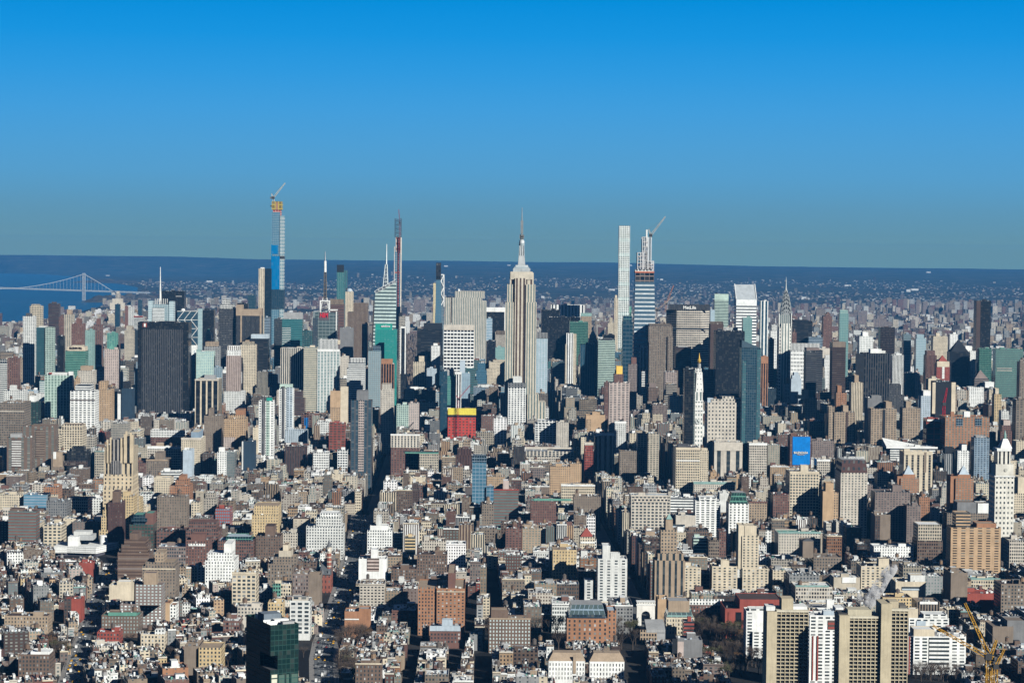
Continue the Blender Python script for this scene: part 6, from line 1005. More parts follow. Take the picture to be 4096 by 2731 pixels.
onroof('plant_room', .45, .55, 12, 12, 8.5, (.16, .2, .24)); onroof('white_plant', .62, .30, 10, 5, 6.0, 'W'); onroof('cooling_unit', .72, .14, 8, 5, 5.4, 'G'); onroof('white_beam', .3, .25, 9, 1.2, 5.2, 'W'); onroof('white_beam', .3, .38, 9, 1.2, 5.2, 'W'); onroof('white_screen', .3, .75, 2, 16, 6, 'W'); onroof('antenna_rack', .8, .6, 2, 2, 9, 'w')
# --- pair of tan concrete tower blocks
def tan_tower(label, Yd, blank, grid, blank2, grid2, yt, yh, tops):
    r, P, gz = begin('apartment_tower', label, 'O', Yd, blank[0], (grid2 or grid)[1], yt, 1568, 30); tc_ = (.50, .44, .31)
    def g_(g, yt_, y0, nm):
        blk(r, P, nm, g[0], g[1], yt_, None, S('grid', (.33, .28, .19), 'k', pu=3.6, pv=2.95, w=.84, h=.62), y0 + 1.4, 26); a0, a1 = P.x(g[0], yt_), P.x(g[1], yt_); z1 = P.z(g[0], yt_); mb = MB(); n = round((a1 - a0) / 3.6); nf = 22
        for i in range(n + 1): x = a0 + (a1 - a0) * i / n; mb.box(x - .28, x + .28, P.Y + y0, P.Y + y0 + 1.5, gz, z1 - .5, F(tc_))
        for k in range(nf): z = z1 - 2.4 - k * 2.95; mb.box(a0, a1, P.Y + y0 + .15, P.Y + y0 + 1.5, z, z + .75, F(tc_), bottom=True)
        part(r, 'facade_grid', mb); mb = MB(); mb.box(a0 - .3, a1 + .3, P.Y + y0 - .2, P.Y + y0 + 27, z1 - .6, z1 + 1.0, F((.6, .56, .44)), bottom=True); part(r, 'roof_edge', mb)
    blk(r, P, 'blank_wall', blank[0], blank[1], yh, None, F(tc_), -2, 26); g_(grid, yt, 0, 'window_wall')
    if blank2: blk(r, P, 'blank_wall', blank2[0], blank2[1], blank2[2], None, F(tc_), -2.4, 26); g_(grid2, grid2[2], -.5, 'window_wall')
    for i, (nm, a, b, t_, col) in enumerate(tops): blk(r, P, nm, a, b, t_, yt, F(col), 3 + i * .7, 16)
    return r
tan_tower('tan concrete tower block with one dark grid of windows, left of the pair', 1890, (0 - 10, 78), (80, 362), None, None, 925, 925, [('bulkhead', 128, 232, 815, (.50, .44, .31)), ('white_roof_layer', -10, 70, 888, CO['W']), ('white_roof_layer', 228, 360, 890, CO['W'])])
tan_tower('tan concrete tower block with two dark window grids and a taller blank shaft', 1860, (638, 730), (732, 1005), (1012, 1105, 855), (1108, 1255, 915), 980, 960, [('bulkhead', 722, 935, 915, (.50, .46, .34)), ('dark_plant', 640, 715, 945, (.05, .05, .05)), ('stair_head', 1100, 1180, 845, (.48, .42, .30)), ('plant_box', 1190, 1250, 880, (.15, .14, .12))])
# --- white dome
p = gnd(*T2('F', 320, 900), 3); r = thing('sports_dome', 'half-round white dome roof beside the brown twin slabs', 'dome', tuple(p)); k_ = SC * p.y / FPX; mb = MB(); dome_mb(mb, p.x, p.y, p.z, 40 * k_, F((.8, .82, .82)), 16, 5, False, .95); part(r, 'dome_shell', mb); mb = MB(); mb.prism(ngon(p.x, p.y, 41 * k_, 16), p.z - 6, p.z + .5, F('t')); part(r, 'drum_wall', mb); FOOT.append((p.x - 14, p.x + 14, p.y - 14, p.y + 14)); LIM.append((*[T2('F', v, 0)[0] for v in (280, 360)], T2('F', 0, 895)[1], p.y))
# --- far church tower above the river
r, P, gz = begin('church', 'cream gothic church with one tall tower by the river', 'A', 11500, 985, 1110, 580, 640, 40); blk(r, P, 'nave', 985, 1110, 585, None, F((.6, .55, .45)), 0, 40); blk(r, P, 'bell_tower', 1036, 1072, 500, 590, S('pier', (.55, .5, .42), 'd', pu=6, w=.4), 4, 25); blk(r, P, 'tower_top', 1042, 1066, 480, 502, F((.5, .46, .38)), 8, 16); blk(r, P, 'transept', 1005, 1095, 548, 590, F((.58, .53, .43)), 2, 30)
# --- suspension bridge far away
Yb = 15800; P = Pl('A', Yb); g0 = gnd(*T2('A', 752, 565), 0); Yb = g0.y; P = Pl('A', Yb); st = F((.36, .41, .46)); r = thing('suspension_bridge', 'grey steel suspension bridge across the blue river far away', 'bridge', tuple(g0)); k_ = SC * Yb / FPX
def tower_b(xc, yt_, yb_, dY=0.0):
    mb = MB()
    for s2 in (-1, 1): mb.lattice(P.p(xc + s2 * 9, yb_, dY), P.p(xc + s2 * 9, yt_, dY), 8 * k_, 2.3, st, 10)
    for k in range(9): a = yt_ + (yb_ - yt_) * k / 8; mb.tube(P.p(xc - 12, a, dY), P.p(xc + 12, a, dY), 3.4, st); mb.tube(P.p(xc - 12, a, dY), P.p(xc + 12, a + (yb_ - yt_) / 8, dY), 2.4, st)
    part(r, 'bridge_tower', mb)
tower_b(752, 322, 562); mb = MB(); zd = P.z(752, 475)
def deckp(x): return P.p(x, 470 + (x - 752) * .033, 0)
for x in range(-40, 1340, 30): a, b = deckp(x), deckp(x + 30); mb.prism([(a.x, a.y), (b.x, b.y), (b.x, b.y + 30), (a.x, a.y + 30)], a.z - 10, a.z, F((.3, .35, .4)), F((.4, .44, .46)), True)
part(r, 'deck', mb); mb = MB()
for x in range(-40, 1340, 15): a, b = deckp(x), deckp(x + 15); mb.tube((a.x, a.y - 2, a.z - 12), (b.x, b.y - 2, b.z - 1), 1.6, F((.42, .46, .5)), 3)
part(r, 'deck_truss', mb); mb = MB(); N_ = 26; cb = F((.44, .48, .52))
pts = [(752 - 792 * t, 326 + (460 - 326) * (1 - (1 - t)**2)) for t in [i / N_ for i in range(N_ + 1)]]; pts2 = [(752 + 262 * t, 326 + 158 * t + 14 * t * (t - 1)) for t in [i / 8 for i in range(9)]]
for pp in (pts, pts2):
    for (xa, ya), (xb, yb_) in zip(pp, pp[1:]): mb.tube(P.p(xa, ya), P.p(xb, yb_), 2.6, cb, 4)
part(r, 'main_cable', mb); mb = MB()
for xa, ya in pts[1:] + pts2[1:-1]: a = P.p(xa, ya); b = deckp(xa); mb.tube(a, (b.x, b.y, b.z), .7, cb, 3)
part(r, 'hanger_cables', mb); blk(r, P, 'anchorage', 1000, 1030, 478, 515, F((.5, .5, .46)), 0, 60)
# --- cranes
p0 = at(*T2('O', 1985, 1430), 1880); Pq = Pl('O', 1880); yc = (.55, .30, .03)
crane('yellow tower crane with its long jib raised, beside the taupe walls', Vector((p0.x, 1880, zg(0, 1880))), Pq.p(1990, 1340), Pq.p(1765, 850), Pq.p(2048, 1180), yc, 3.4, tail=Pq.p(2035, 1400))
Pq = Pl('O', 1872); crane('yellow tower crane with its jib lowered across the white apartment slab', Vector((Pq.x(1972, 1430), 1872, zg(0, 1872))), Pq.p(1972, 1335), Pq.p(1475, 1050), Pq.p(2060, 1345), yc, 3.2, tail=Pq.p(2050, 1352))
mb_t = Pq.p(2035, 1425); crane('small yellow derrick boom right of the two long jibs', Vector((Pq.x(2040, 1500), 1869, zg(0, 1869))), Pl('O', 1869).p(2040, 1420), Pl('O', 1869).p(2118, 1262), Pl('O', 1869).p(2010, 1400), yc, 2.6)
Pq = Pl('J', [v for k, v in DEPTH.items() if 'red-netted unfinished building' in k][0] - 8); crane('red tower crane standing against the red-brown hospital block', Vector((Pq.x(1577, 530), Pq.Y, zg(0, Pq.Y))), Pq.p(1577, 260), Pq.p(1605, 115), Pq.p(1568, 235), (.5, .015, .03), 3.6)
YN = [v for k, v in DEPTH.items() if 'red-netted building site' in k][0]; Pq = Pl('H', YN - 6); crane('red tower crane rising over the red-netted building site', Vector((Pq.x(297, 780), YN - 6, zg(0, YN))), Pq.p(297, 440), Pq.p(405, 315), Pq.p(280, 405), (.42, .03, .06), 2.6)
Pq = Pl('H', YN + 60); r = thing('hoist_mast', 'white builders hoist mast behind the red-netted site', 'hoist', (Pq.x(300, 500), YN + 60, zg(0, YN))); blk(r, Pq, 'hoist_shaft', 280, 326, 215, None, S('pier', 'W', 'k', pu=6, w=.5), 0, 8); blk(r, Pq, 'hoist_head', 268, 328, 196, 216, F('W'), -.5, 9)
Pq = Pl('D', YS(50)); crane('orange and white luffing crane behind the wide lettered slab', Pq.p(512, 1090), Pq.p(512, 985), Pq.p(650, 868), Pq.p(500, 960), (.55, .45, .38), 4); crane('orange crane jib rising farther behind the wide lettered slab', Pq.p(590, 1000, 60), Pq.p(592, 930, 60), Pq.p(660, 765, 60), Pq.p(580, 900, 60), (.5, .22, .12), 4)
Pq = Pl('D', YS(47)); crane('thin red crane jib above the gilded cupola of the white clock tower', Pq.p(872, 1400), Pq.p(875, 1360), Pq.p(907, 1195), Pq.p(866, 1340), (.5, .05, .07), 3.0)
# ---------------------------------------------------------------- ground, river, hills
def sstep(a, b, x): t = max(0, min(1, (x - a) / (b - a))); return t * t * (3 - 2 * t)
WPX = [(-500, 790), (0, 778), (200, 775), (330, 768), (530, 702), (700, 674), (800, 642), (930, 612), (985, 590), (1100, 560), (1232, 500), (1236, 448), (1130, 427), (1010, 409), (900, 396), (850, 381), (790, 366), (640, 346), (560, 341), (420, 331), (300, 326), (150, 322), (0, 318), (-500, 312)]
WATER = [tuple(gnd(*T2('A', x, y)))[:2] for x, y in WPX]
def inpoly(x, y, P):
    c = False; j = len(P) - 1
    for i in range(len(P)):
        if (P[i][1] > y) != (P[j][1] > y) and x < (P[j][0] - P[i][0]) * (y - P[i][1]) / (P[j][1] - P[i][1]) + P[i][0]: c = not c
        j = i
    return c
from mathutils import noise
def terrain(x, y):
    r = hypot(x, y)
    if r < 15000: return 0
    th = math.degrees(math.atan2(x, y)); lf = sstep(-2.5, -6.5, th) if th < -2.5 else 0
    if inpoly(x, y, WATER): return -3
    rs = 19000 + 22000 * lf; top = 292 - 45 * sstep(-2, 11, th) + 20 * lf
    n = noise.noise((x / 5200, y / 9000, 0)) * .6 + noise.noise((x / 1700, y / 3600, 3)) * .3
    am = 36 + 44 * lf - 22 * sstep(0, 9, th)
    return (top + am * n) * sstep(rs, 46500, r) + 18 * n * sstep(15000, 19000, r) * (1 - lf)
angs = [radians(a) for a in [-180, -140, -100, -70, -50, -35, -25, -18] + [-14 + .14 * i for i in range(201)] + [16, 20, 28, 38, 55, 75, 110, 145]]
rads = [400, 1200, 1800, 2600, 3600, 5000, 7000, 9000, 11000, 13000] + [15000 + 500 * i for i in range(70)] + [50500]
vs_ = [(0, 0, 0)]; fs_ = []
for r in rads:
    for a in angs: x, y = r * sin(a), r * cos(a); vs_.append((x, y, zg(x, y) + terrain(x, y) - .05))
na = len(angs)
for i in range(na): fs_.append((0, 1 + (i + 1) % na, 1 + i))
for k in range(len(rads) - 1):
    for i in range(na): a, b = 1 + k * na + i, 1 + k * na + (i + 1) % na; fs_.append((a, b, b + na, a + na))
me = bpy.data.meshes.new('ground'); me.from_pydata(vs_, [], fs_); me.polygons.foreach_set('use_smooth', [True] * len(fs_)); go = bpy.data.objects.new('ground', me); COL.objects.link(go); go['kind'] = 'structure'
m, t = newmat('land'); L = t.links.new
g = t.nodes.new('ShaderNodeNewGeometry'); ln_ = t.nodes.new('ShaderNodeVectorMath'); ln_.operation = 'LENGTH'; L(g.outputs['Position'], ln_.inputs[0])
n1 = t.nodes.new('ShaderNodeTexNoise'); n1.inputs['Scale'].default_value = .0030; n1.inputs['Detail'].default_value = 9; n1.inputs['Roughness'].default_value = .68; L(g.outputs['Position'], n1.inputs['Vector'])
r1 = t.nodes.new('ShaderNodeValToRGB'); L(n1.outputs[0], r1.inputs[0]); e = r1.color_ramp.elements
e[0].position, e[0].color = .38, (.022, .027, .018, 1); e[1].position, e[1].color = .60, (.075, .072, .05, 1); q = e.new(.72); q.color = (.20, .18, .15, 1)
v1 = t.nodes.new('ShaderNodeTexVoronoi'); v1.inputs['Scale'].default_value = .02; L(g.outputs['Position'], v1.inputs['Vector'])
r2 = t.nodes.new('ShaderNodeValToRGB'); L(v1.outputs['Color'], r2.inputs[0]); e = r2.color_ramp.elements; e[0].position, e[0].color = .3, (.016, .017, .019, 1); e[1].position, e[1].color = .8, (.05, .048, .046, 1)
mr1 = t.nodes.new('ShaderNodeMapRange'); mr1.inputs[1].default_value = 9000; mr1.inputs[2].default_value = 17000; L(ln_.outputs['Value'], mr1.inputs[0])
mm = t.nodes.new('ShaderNodeMix'); mm.data_type = 'RGBA'; L(mr1.outputs[0], mm.inputs[0]); L(r2.outputs[0], mm.inputs[6]); L(r1.outputs[0], mm.inputs[7])
bs = t.nodes.new('ShaderNodeBsdfPrincipled'); bs.inputs['Roughness'].default_value = .95; bs.inputs['Specular IOR Level'].default_value = .1; L(mm.outputs[2], bs.inputs['Base Color']); o = t.nodes.new('ShaderNodeOutputMaterial'); L(bs.outputs[0], o.inputs[0]); me.materials.append(m)
# river: strips between the two banks, curved with the ground
m, t = newmat('river_water'); L = t.links.new; bs = t.nodes.new('ShaderNodeBsdfPrincipled'); bs.inputs['Base Color'].default_value = (.012, .085, .17, 1); bs.inputs['Roughness'].default_value = .35; bs.inputs['Specular IOR Level'].default_value = .35
g = t.nodes.new('ShaderNodeNewGeometry'); mp = t.nodes.new('ShaderNodeMapping'); mp.inputs['Scale'].default_value = (.004, .0012, 1); n = t.nodes.new('ShaderNodeTexNoise'); n.inputs['Detail'].default_value = 6; L(g.outputs['Position'], mp.inputs[0]); L(mp.outputs[0], n.inputs['Vector'])
r = t.nodes.new('ShaderNodeValToRGB'); L(n.outputs[0], r.inputs[0]); e = r.color_ramp.elements; e[0].position, e[0].color = .35, (.008, .07, .155, 1); e[1].position, e[1].color = .68, (.02, .11, .20, 1); L(r.outputs[0], bs.inputs['Base Color'])
o = t.nodes.new('ShaderNodeOutputMaterial'); L(bs.outputs[0], o.inputs[0])
vw = []; fw_ = []; NS = 90
near = WPX[:11]; far_ = WPX[:10:-1]
def ipl(poly, tt):
    k = tt * (len(poly) - 1); i = min(int(k), len(poly) - 2); f = k - i; return (poly[i][0] * (1 - f) + poly[i + 1][0] * f, poly[i][1] * (1 - f) + poly[i + 1][1] * f)
def byx(poly, x):
    for a, b in zip(poly, poly[1:]):
        if a[0] <= x <= b[0]: return a[1] + (b[1] - a[1]) * (x - a[0]) / max(1e-6, b[0] - a[0])
    return poly[-1][1]
XS = [-500 + 1734 * i / 120 for i in range(121)]
for x in XS:
    ya, yb = byx(near, x), byx(sorted(far_), x)
    for k in range(NS + 1): p = gnd(*T2('A', x, ya + (yb - ya) * k / NS)); vw.append((p.x, p.y, p.z + .6))
for i in range(120):
    for k in range(NS): a = i * (NS + 1) + k; fw_.append((a, a + NS + 1, a + NS + 2, a + 1))
me = bpy.data.meshes.new('river'); me.from_pydata(vw, [], fw_); me.materials.append(m); rv = bpy.data.objects.new('river', me); COL.objects.link(rv); rv['kind'] = 'structure'
# wooded headland below the bridge
def mound(xl, xr, yb_, yt_, nm='headland', tile='A', col=(.055, .045, .03)):
    b = gnd(*T2(tile, (xl + xr) / 2, yb_)); k = SC * b.y / FPX; w_ = (xr - xl) * k / 2; h = (yb_ - yt_) * k; N1, N2 = 40, 14; v = []; f = []
    for j in range(N2 + 1):
        for i in range(N1 + 1):
            u, s = -1 + 2 * i / N1, -1 + 2 * j / N2; z = h * max(0, 1 - abs(u)**2.2) * max(0, 1 - s * s) * (.8 + .45 * noise.noise((u * 4, s * 2, xl)))
            x, y = b.x + u * w_, b.y + 260 + s * 260; v.append((x, y, zg(x, y) + z + .4))
    for j in range(N2):
        for i in range(N1): a = j * (N1 + 1) + i; f.append((a, a + 1, a + N1 + 2, a + N1 + 1))
    me = bpy.data.meshes.new(nm); me.from_pydata(v, [], f); me.materials.append(simple('winter_woods', col, .95, 0, .6, .012)); o = bpy.data.objects.new(nm, me); COL.objects.link(o); o['kind'] = 'structure'
mound(720, 1080, 582, 512); mound(960, 1420, 562, 500, 'wooded_hill'); mound(620, 1300, 408, 372, 'wooded_hill')
# ---------------------------------------------------------------- streets seen from above
ROADS = {'avenue_west': ('K', [(640, 1568), (700, 1380), (790, 1110), (850, 900), (925, 700), (1000, 490)], 7.2),
         'avenue_middle': ('L', [(890, 1568), (880, 1350), (905, 1200), (985, 1000), (1045, 800), (1130, 500), (1190, 250), (1215, 60)], 8.3)}
RP = {}
road_m = simple('asphalt', (.13, .14, .145), .9, 0, .25, .15); walk_m = simple('pavement', (.26, .25, .235), .9, 0, .25, .3); paint_m = simple('road_paint', (.75, .75, .72), .8)
def strip(nm, pts, hw, z, mat, off=0.0):
    v = []; f = []
    for i, p in enumerate(pts):
        a, b = pts[max(0, i - 1)], pts[min(len(pts) - 1, i + 1)]; d = Vector((b[0] - a[0], b[1] - a[1])).normalized(); n = Vector((d.y, -d.x))
        for s in (-1, 1): q = Vector(p[:2]) + n * (off + s * hw); v.append((q.x, q.y, zg(q.x, q.y) + z))
    for i in range(len(pts) - 1): f.append((2 * i, 2 * i + 1, 2 * i + 3, 2 * i + 2))
    me = bpy.data.meshes.new(nm); me.from_pydata(v, [], f); me.materials.append(mat); o = bpy.data.objects.new(nm, me); COL.objects.link(o); o['kind'] = 'structure'; return o
for k, (tl, pp, hw) in ROADS.items():
    pts = [tuple(gnd(*T2(tl, x, y)))[:2] for x, y in pp]
    d = Vector(pts[1]) - Vector(pts[0]); pts.insert(0, (pts[0][0] - d.x * 2, pts[0][1] - d.y * 2)); RP[k] = (pts, hw)
    strip('road', pts, hw, .05, road_m)
    for s in (-1, 1): strip('pavement', pts, 2.3, .18, walk_m, s * (hw + 2.4))
AV = [-1840, -1560, -1280, -1000, -722, -432, -142, 168, 306, 448, 592, 780, 985, 1190, 1390, 1600]
def sk(Y): return -.011 * (Y - 2410)
ALLR = []
for k, (pts, hw) in RP.items(): ALLR.append((pts, hw + 4.6))
f5 = [(157, 2345), (157, 7000)]; ALLR += [([(gnd(*T2('M', 1405, 1500)).x, 1900), (gnd(*T2('M', 1405, 1200)).x, 2220)], 6.5), ([tuple(gnd(*T2('L', x, y)))[:2] for x, y in ((2000, 1568), (2080, 1350), (2190, 1150), (2235, 850))], 5.5)]
strip('road', [(168 + sk(y), y) for y in (2352, 3400, 4600, 6400)], 9, .06, road_m); strip('road', [(-142 + sk(y), y) for y in (3000, 4000, 6400)], 9, .06, road_m)
# crossings and lane marks
for k, (pts, hw) in RP.items():
    P_ = [Vector(p) for p in pts]; S_ = 0; mbv = []; mbf = []
    def quad_at(c, d, n, l, w_): i = len(mbv); mbv.extend([(*(c + d * sx * l / 2 + n * sy * w_ / 2), zg(c.x, c.y) + .075) for sx, sy in ((-1, -1), (1, -1), (1, 1), (-1, 1))]); mbf.append((i + 3, i + 2, i + 1, i))
    s_acc = 0
    for a, b in zip(P_, P_[1:]):
        d = (b - a); ln_ = d.length; d.normalize(); n = Vector((d.y, -d.x)); s = 0
        while s < ln_:
            c = a + d * s
            if int((s_acc + s) / 9) % 9 in (0, 1):
                if int((s_acc + s) / 9) % 9 == 0:
                    for j in range(12): quad_at(c + n * (-hw + 1 + j * (2 * hw - 2) / 11), d, n, 3.2, .75)
            else:
                for off in (-hw * .5, 0, hw * .5): quad_at(c + n * off, d, n, 3.5, .3)
            s += 9
        s_acc += ln_
    me = bpy.data.meshes.new('road_markings'); me.from_pydata(mbv, [], mbf); me.materials.append(paint_m); o = bpy.data.objects.new('road_markings', me); COL.objects.link(o); o['kind'] = 'structure'
# ---------------------------------------------------------------- the ordinary buildings: plots
LOTS = []
PARKS = [[(4, 2222), (300, 2222), (300, 2338), (4, 2338)], [(-1000 + 290, 6520), (150, 6520), (150, 10500), (-710, 10500)], [(gnd(*T2('L', x, y)).x, gnd(*T2('L', x, y)).y) for x, y in ((985, 1290), (1290, 1290), (1260, 1075), (1090, 1080))],
         [(gnd(*T2('L', x, y)).x, gnd(*T2('L', x, y)).y) for x, y in ((970, 1568), (1165, 1568), (1165, 1370), (985, 1400))], [(215, 1900), (420, 1900), (420, 2080), (215, 2080)], [(470, 2890), (580, 2890), (580, 3090), (470, 3090)], [(170, 3600), (298, 3600), (298, 3760), (170, 3760)]]
import bisect
def seg_d(x, y, a, b):
    dx, dy = b[0] - a[0], b[1] - a[1]; k = max(0, min(1, ((x - a[0]) * dx + (y - a[1]) * dy) / (dx * dx + dy * dy))); return hypot(x - a[0] - dx * k, y - a[1] - dy * k)
FB = {}
for i, (a, b, c, d) in enumerate(FOOT):
    for gx in range(int(a // 60), int(b // 60) + 1):
        for gy in range(int(c // 60), int(d // 60) + 1): FB.setdefault((gx, gy), []).append(i)
def free(x0, x1, y0, y1):
    for gx in range(int(x0 // 60), int(x1 // 60) + 1):
        for gy in range(int(y0 // 60), int(y1 // 60) + 1):
            for i in FB.get((gx, gy), ()):
                a, b, c, d = FOOT[i]
                if x0 < b and x1 > a and y0 < d and y1 > c: return False
    return True
LIMS = sorted(LIM, key=lambda q: q[3])
def zlim(x0, x1, y, LB):
    """highest roof that leaves the named buildings behind visible"""
    za = 1e9; pa, pb = proj((x0, y, 20))[0], proj((x1, y, 20))[0]; b = LB[min(len(LB) - 1, max(0, int((pa + pb) / 2 // 64)))]
    for l, r, py, Y in b:
        if Y > y + 2 and l < pb - 3 and r > pa + 3: za = min(za, at((pa + pb) / 2, py, y).z)
    return za
RLIM = list(HARD)
for pts, hw in RP.values():                                      # keep the two sunlit avenues open to view
    for a, b in zip(pts[1:], pts[2:]):
        for k in range(24): p = Vector(a).lerp(Vector(b), k / 24); q = proj((p.x, p.y, zg(p.x, p.y))); RLIM.append((q[0] - hw * 3.2, q[0] + hw * 3.2, q[1], p.y))
LIMB = [[q for q in LIM if q[0] < i * 64 + 340 and q[1] > i * 64 - 276] for i in range(65)]
LIMR = [[q for q in RLIM if q[0] < i * 64 + 340 and q[1] > i * 64 - 276] for i in range(65)]
VILL = ['B'] * 5 + ['R'] + ['r'] * 4 + ['t'] * 4 + ['T'] * 4 + ['C'] * 3 + ['W'] * 2 + ['w'] * 3 + ['c', 'o', 'B', 'Z', 'L', 'l', 'G', 'G'] + ['g', 'G', 'c', 'L', 'O', 'Z', 'Z', 'Y', 'P', 'b', 'b', 'Q']
LOFT = ['T'] * 3 + ['L'] * 5 + ['C'] * 6 + ['W', 'W', 'w', 'c'] + ['t'] * 4 + ['B'] * 3 + ['r'] * 3 + ['Z', 'w', 'W', 'G', 'l', 'l', 'c', 'c', 'o', 'g', 'O', 'b']
MIDT = ['T', 'L', 'L', 'C', 't', 't', 'l', 'G', 'g', 'K', 'D', 'D', 'w', 'N', 'n', 's', 'S', 'B', 'r', 'Z', 'P', 'c', 'c', 'W']
def zone(x, y, rng):
    """height, width range, palette, styles"""
    q = rng.random()
    if y < 2300 or (x < -145 and y < 2880):
        h = 8 + q * 6.5 if rng.random() < .87 else 14.5 + rng.random() * 6 if rng.random() < .9 else 22 + rng.random() * 10
        w_ = rng.uniform(5.5, 9) if h < 15 else rng.uniform(12, 24); return h, w_, VILL, ['pun', 'pun', 'pun', 'apt']
    if y < 2890: h = 10 + q * 8 if rng.random() < .62 else 18 + q * 12 if rng.random() < .8 else 32 + q * 16; return h, (rng.uniform(7, 11) if h < 20 else rng.uniform(14, 32)), VILL + LOFT, ['pun', 'loft', 'apt', 'pun']
    if y < 3650:
        if x < -420: h = 10 + q * 9 if rng.random() < .66 else 20 + q * 16; return h, rng.uniform(7, 18) if h < 20 else rng.uniform(14, 32), VILL + LOFT, ['pun', 'loft', 'apt']
        h = 16 + q * 16 if rng.random() < .66 else 32 + q * 20; return h, rng.uniform(8, 26), LOFT, ['loft', 'loft', 'pun', 'pun', 'pier']
    if y < 4560: h = 22 + q * 26 if rng.random() < .55 else 48 + q * 40; return h, rng.uniform(12, 34), LOFT, ['loft', 'pun', 'pier', 'apt', 'slab']
    if y < 6480:
        if x < -700 or x > 800: h = 16 + q * 25 if rng.random() < .6 else 45 + q * 65; return h, rng.uniform(14, 32), LOFT + MIDT, ['pun', 'apt', 'slab', 'band', 'grid']
        h = 40 + q * 50 if rng.random() < .6 else 90 + q * 55; return h, rng.uniform(20, 46), MIDT, ['pier', 'band', 'grid', 'curt', 'pun', 'pun']
    h = 14 + q * 30 if rng.random() < .7 else 45 + q * 45; return h, rng.uniform(16, 36), LOFT + ['r', 'r', 'B', 'T', 'T', 'W'], ['apt', 'pun', 'slab', 'apt']
rng = random.Random(11)
def add_lot(cx, cy, w_, d_, ang, h, pal, stl):
    if 2490 < cy < 3900 and 0 < cx - w_ / 2 - (168 + sk(cy)) < 24: h = max(h, rng.uniform(34, 52))      # the avenue's tall eastern side
    if cx < -.2016 * cy * 1.07 - 45 or cx > .228 * cy * 1.07 + 45: return
    R_ = max(w_, d_) / 2 * (1 if abs(ang) < .01 else 1.25); wx = w_ / 2 if abs(ang) < .01 else R_; wy = d_ / 2 if abs(ang) < .01 else R_
    if any(inpoly(cx, cy, P) for P in PARKS): return
    def onroad(x_): return any(min(a[1], b[1]) - 40 < cy < max(a[1], b[1]) + 40 and seg_d(x_, cy, a, b) < hw + (w_ if abs(ang) < .01 else w_ * .7) / 2 for pts, hw in ALLR for a, b in zip(pts, pts[1:]))
    if onroad(cx):
        for dx in ((3, -3, 5.5, -5.5, 8, -8) if w_ < 16 and cy < 2900 else ()):
            if not onroad(cx + dx): cx += dx; break
        else: return
    if not free(cx - wx, cx + wx, cy - wy, cy + wy): return
    g_ = zg(cx, cy); zl = zlim(cx - w_ / 2, cx + w_ / 2, cy - d_ / 2, LIMB) - g_ - 3.0
    cap = 16 if cy < 2300 else 22 if cy < 2900 else 44 if cy < 3650 else 74 if cy < 4560 else 125
    if h > zl: h = max(zl - rng.random() * 2.5, 6.5 + rng.random() * 2.5)
    elif zl < cap and rng.random() < .8: h = max(h, zl * rng.uniform(.72, 1.0))
    zl = zlim(cx - w_ / 2, cx + w_ / 2, cy - d_ / 2, LIMR) - g_ - 2.5
    if h > zl: h = zl - rng.random()
    if h < 4.5: return
    LOTS.append(dict(x=cx, y=cy, w=w_, d=d_, a=ang, h=h, c=rng.choice(pal), s=rng.choice(stl), r=rng.choice(['W', 'W', 'W', 'W', 'w', 'w', 'w', 'G', 'G', 'G', 'g', 'g', 'D', 'D', 'T', 'S']), seed=rng.random()))
def block(x0, x1, y0, y1, ang=0.0, ox=0.0, oy=0.0):
    ca, sa = cos(ang), sin(ang)
    for row in (0, 1):
        x = x0
        while x < x1 - 4:
            lx, ly = (x + 4), (y0 + y1) / 2; wx, wy = ox + lx * ca - ly * sa, oy + lx * sa + ly * ca
            h, w_, pal, stl = zone(wx, wy, rng); w_ = min(w_, x1 - x); dmax = (y1 - y0) / 2
            if h > 60 and y1 - y0 > 50 and rng.random() < .35: d_ = dmax * 1.6
            else: d_ = dmax * rng.uniform(.72, .97) if h < 22 else dmax * rng.uniform(.86, .99)
            if w_ > 3.5:
                jit = rng.random() * .7; d_ -= jit
                ly = y0 + jit + d_ / 2 if row == 0 else y1 - min(d_, dmax) / 2; d2 = d_ if row == 0 else min(d_, dmax); lx = x + w_ / 2
                add_lot(ox + lx * ca - ly * sa, oy + lx * sa + ly * ca, w_ - .15, d2, ang, h, pal, stl)
            x += w_
for n in range(14, 60):                                            # numbered streets
    for a, b in zip(AV, AV[1:]): s = sk(YS(n + .5)); block(a + 16 + s, b - 16 + s, YS(n) + 8.5, YS(n + 1) - 8.5)
CENT = [-142, 14, 168, 318, 448, 592, 780]
for n in range(8, 14):
    for a, b in zip(CENT, CENT[1:]): s = sk(YS(n + .5)); block(a + (18 if a == 168 else 11) + s, b - (18 if b == 168 else 11) + s, YS(n) + 8 - (0 if n > 8 else 50), YS(n + 1) - 8)
for y0 in range(1760, 2230, 76):                                   # south of the square
    for a, b in ((-132, -66), (-54, -4), (12, 68), (80, 126), (143, 214), (330, 395), (408, 460), (472, 560), (575, 660)): block(a, b, y0, y0 + 64)
for i in range(-12, 13):                                           # the turned streets west of the middle avenue
    for j in range(-9, 10):
        ang = radians(16); x0, y0 = i * 96, j * 70; cxm = -430 + (x0 + 40) * cos(ang) - (y0 + 30) * sin(ang); cym = 2340 + (x0 + 40) * sin(ang) + (y0 + 30) * cos(ang)
        if cxm < -175 and 1700 < cym < 2865: block(x0, x0 + 84, y0, y0 + 58, ang, -430, 2340)
for n in range(60, 122, 1):
    for a, b in zip(AV, AV[1:]):
        if not (-716 <= a < 157 and n < 110) and not inpoly((a + b) / 2, YS(n) + 40, WATER): block(a + 13, b - 13, YS(n) + 8.5, YS(n + 1) - 8.5)
print('LOTS', len(LOTS))
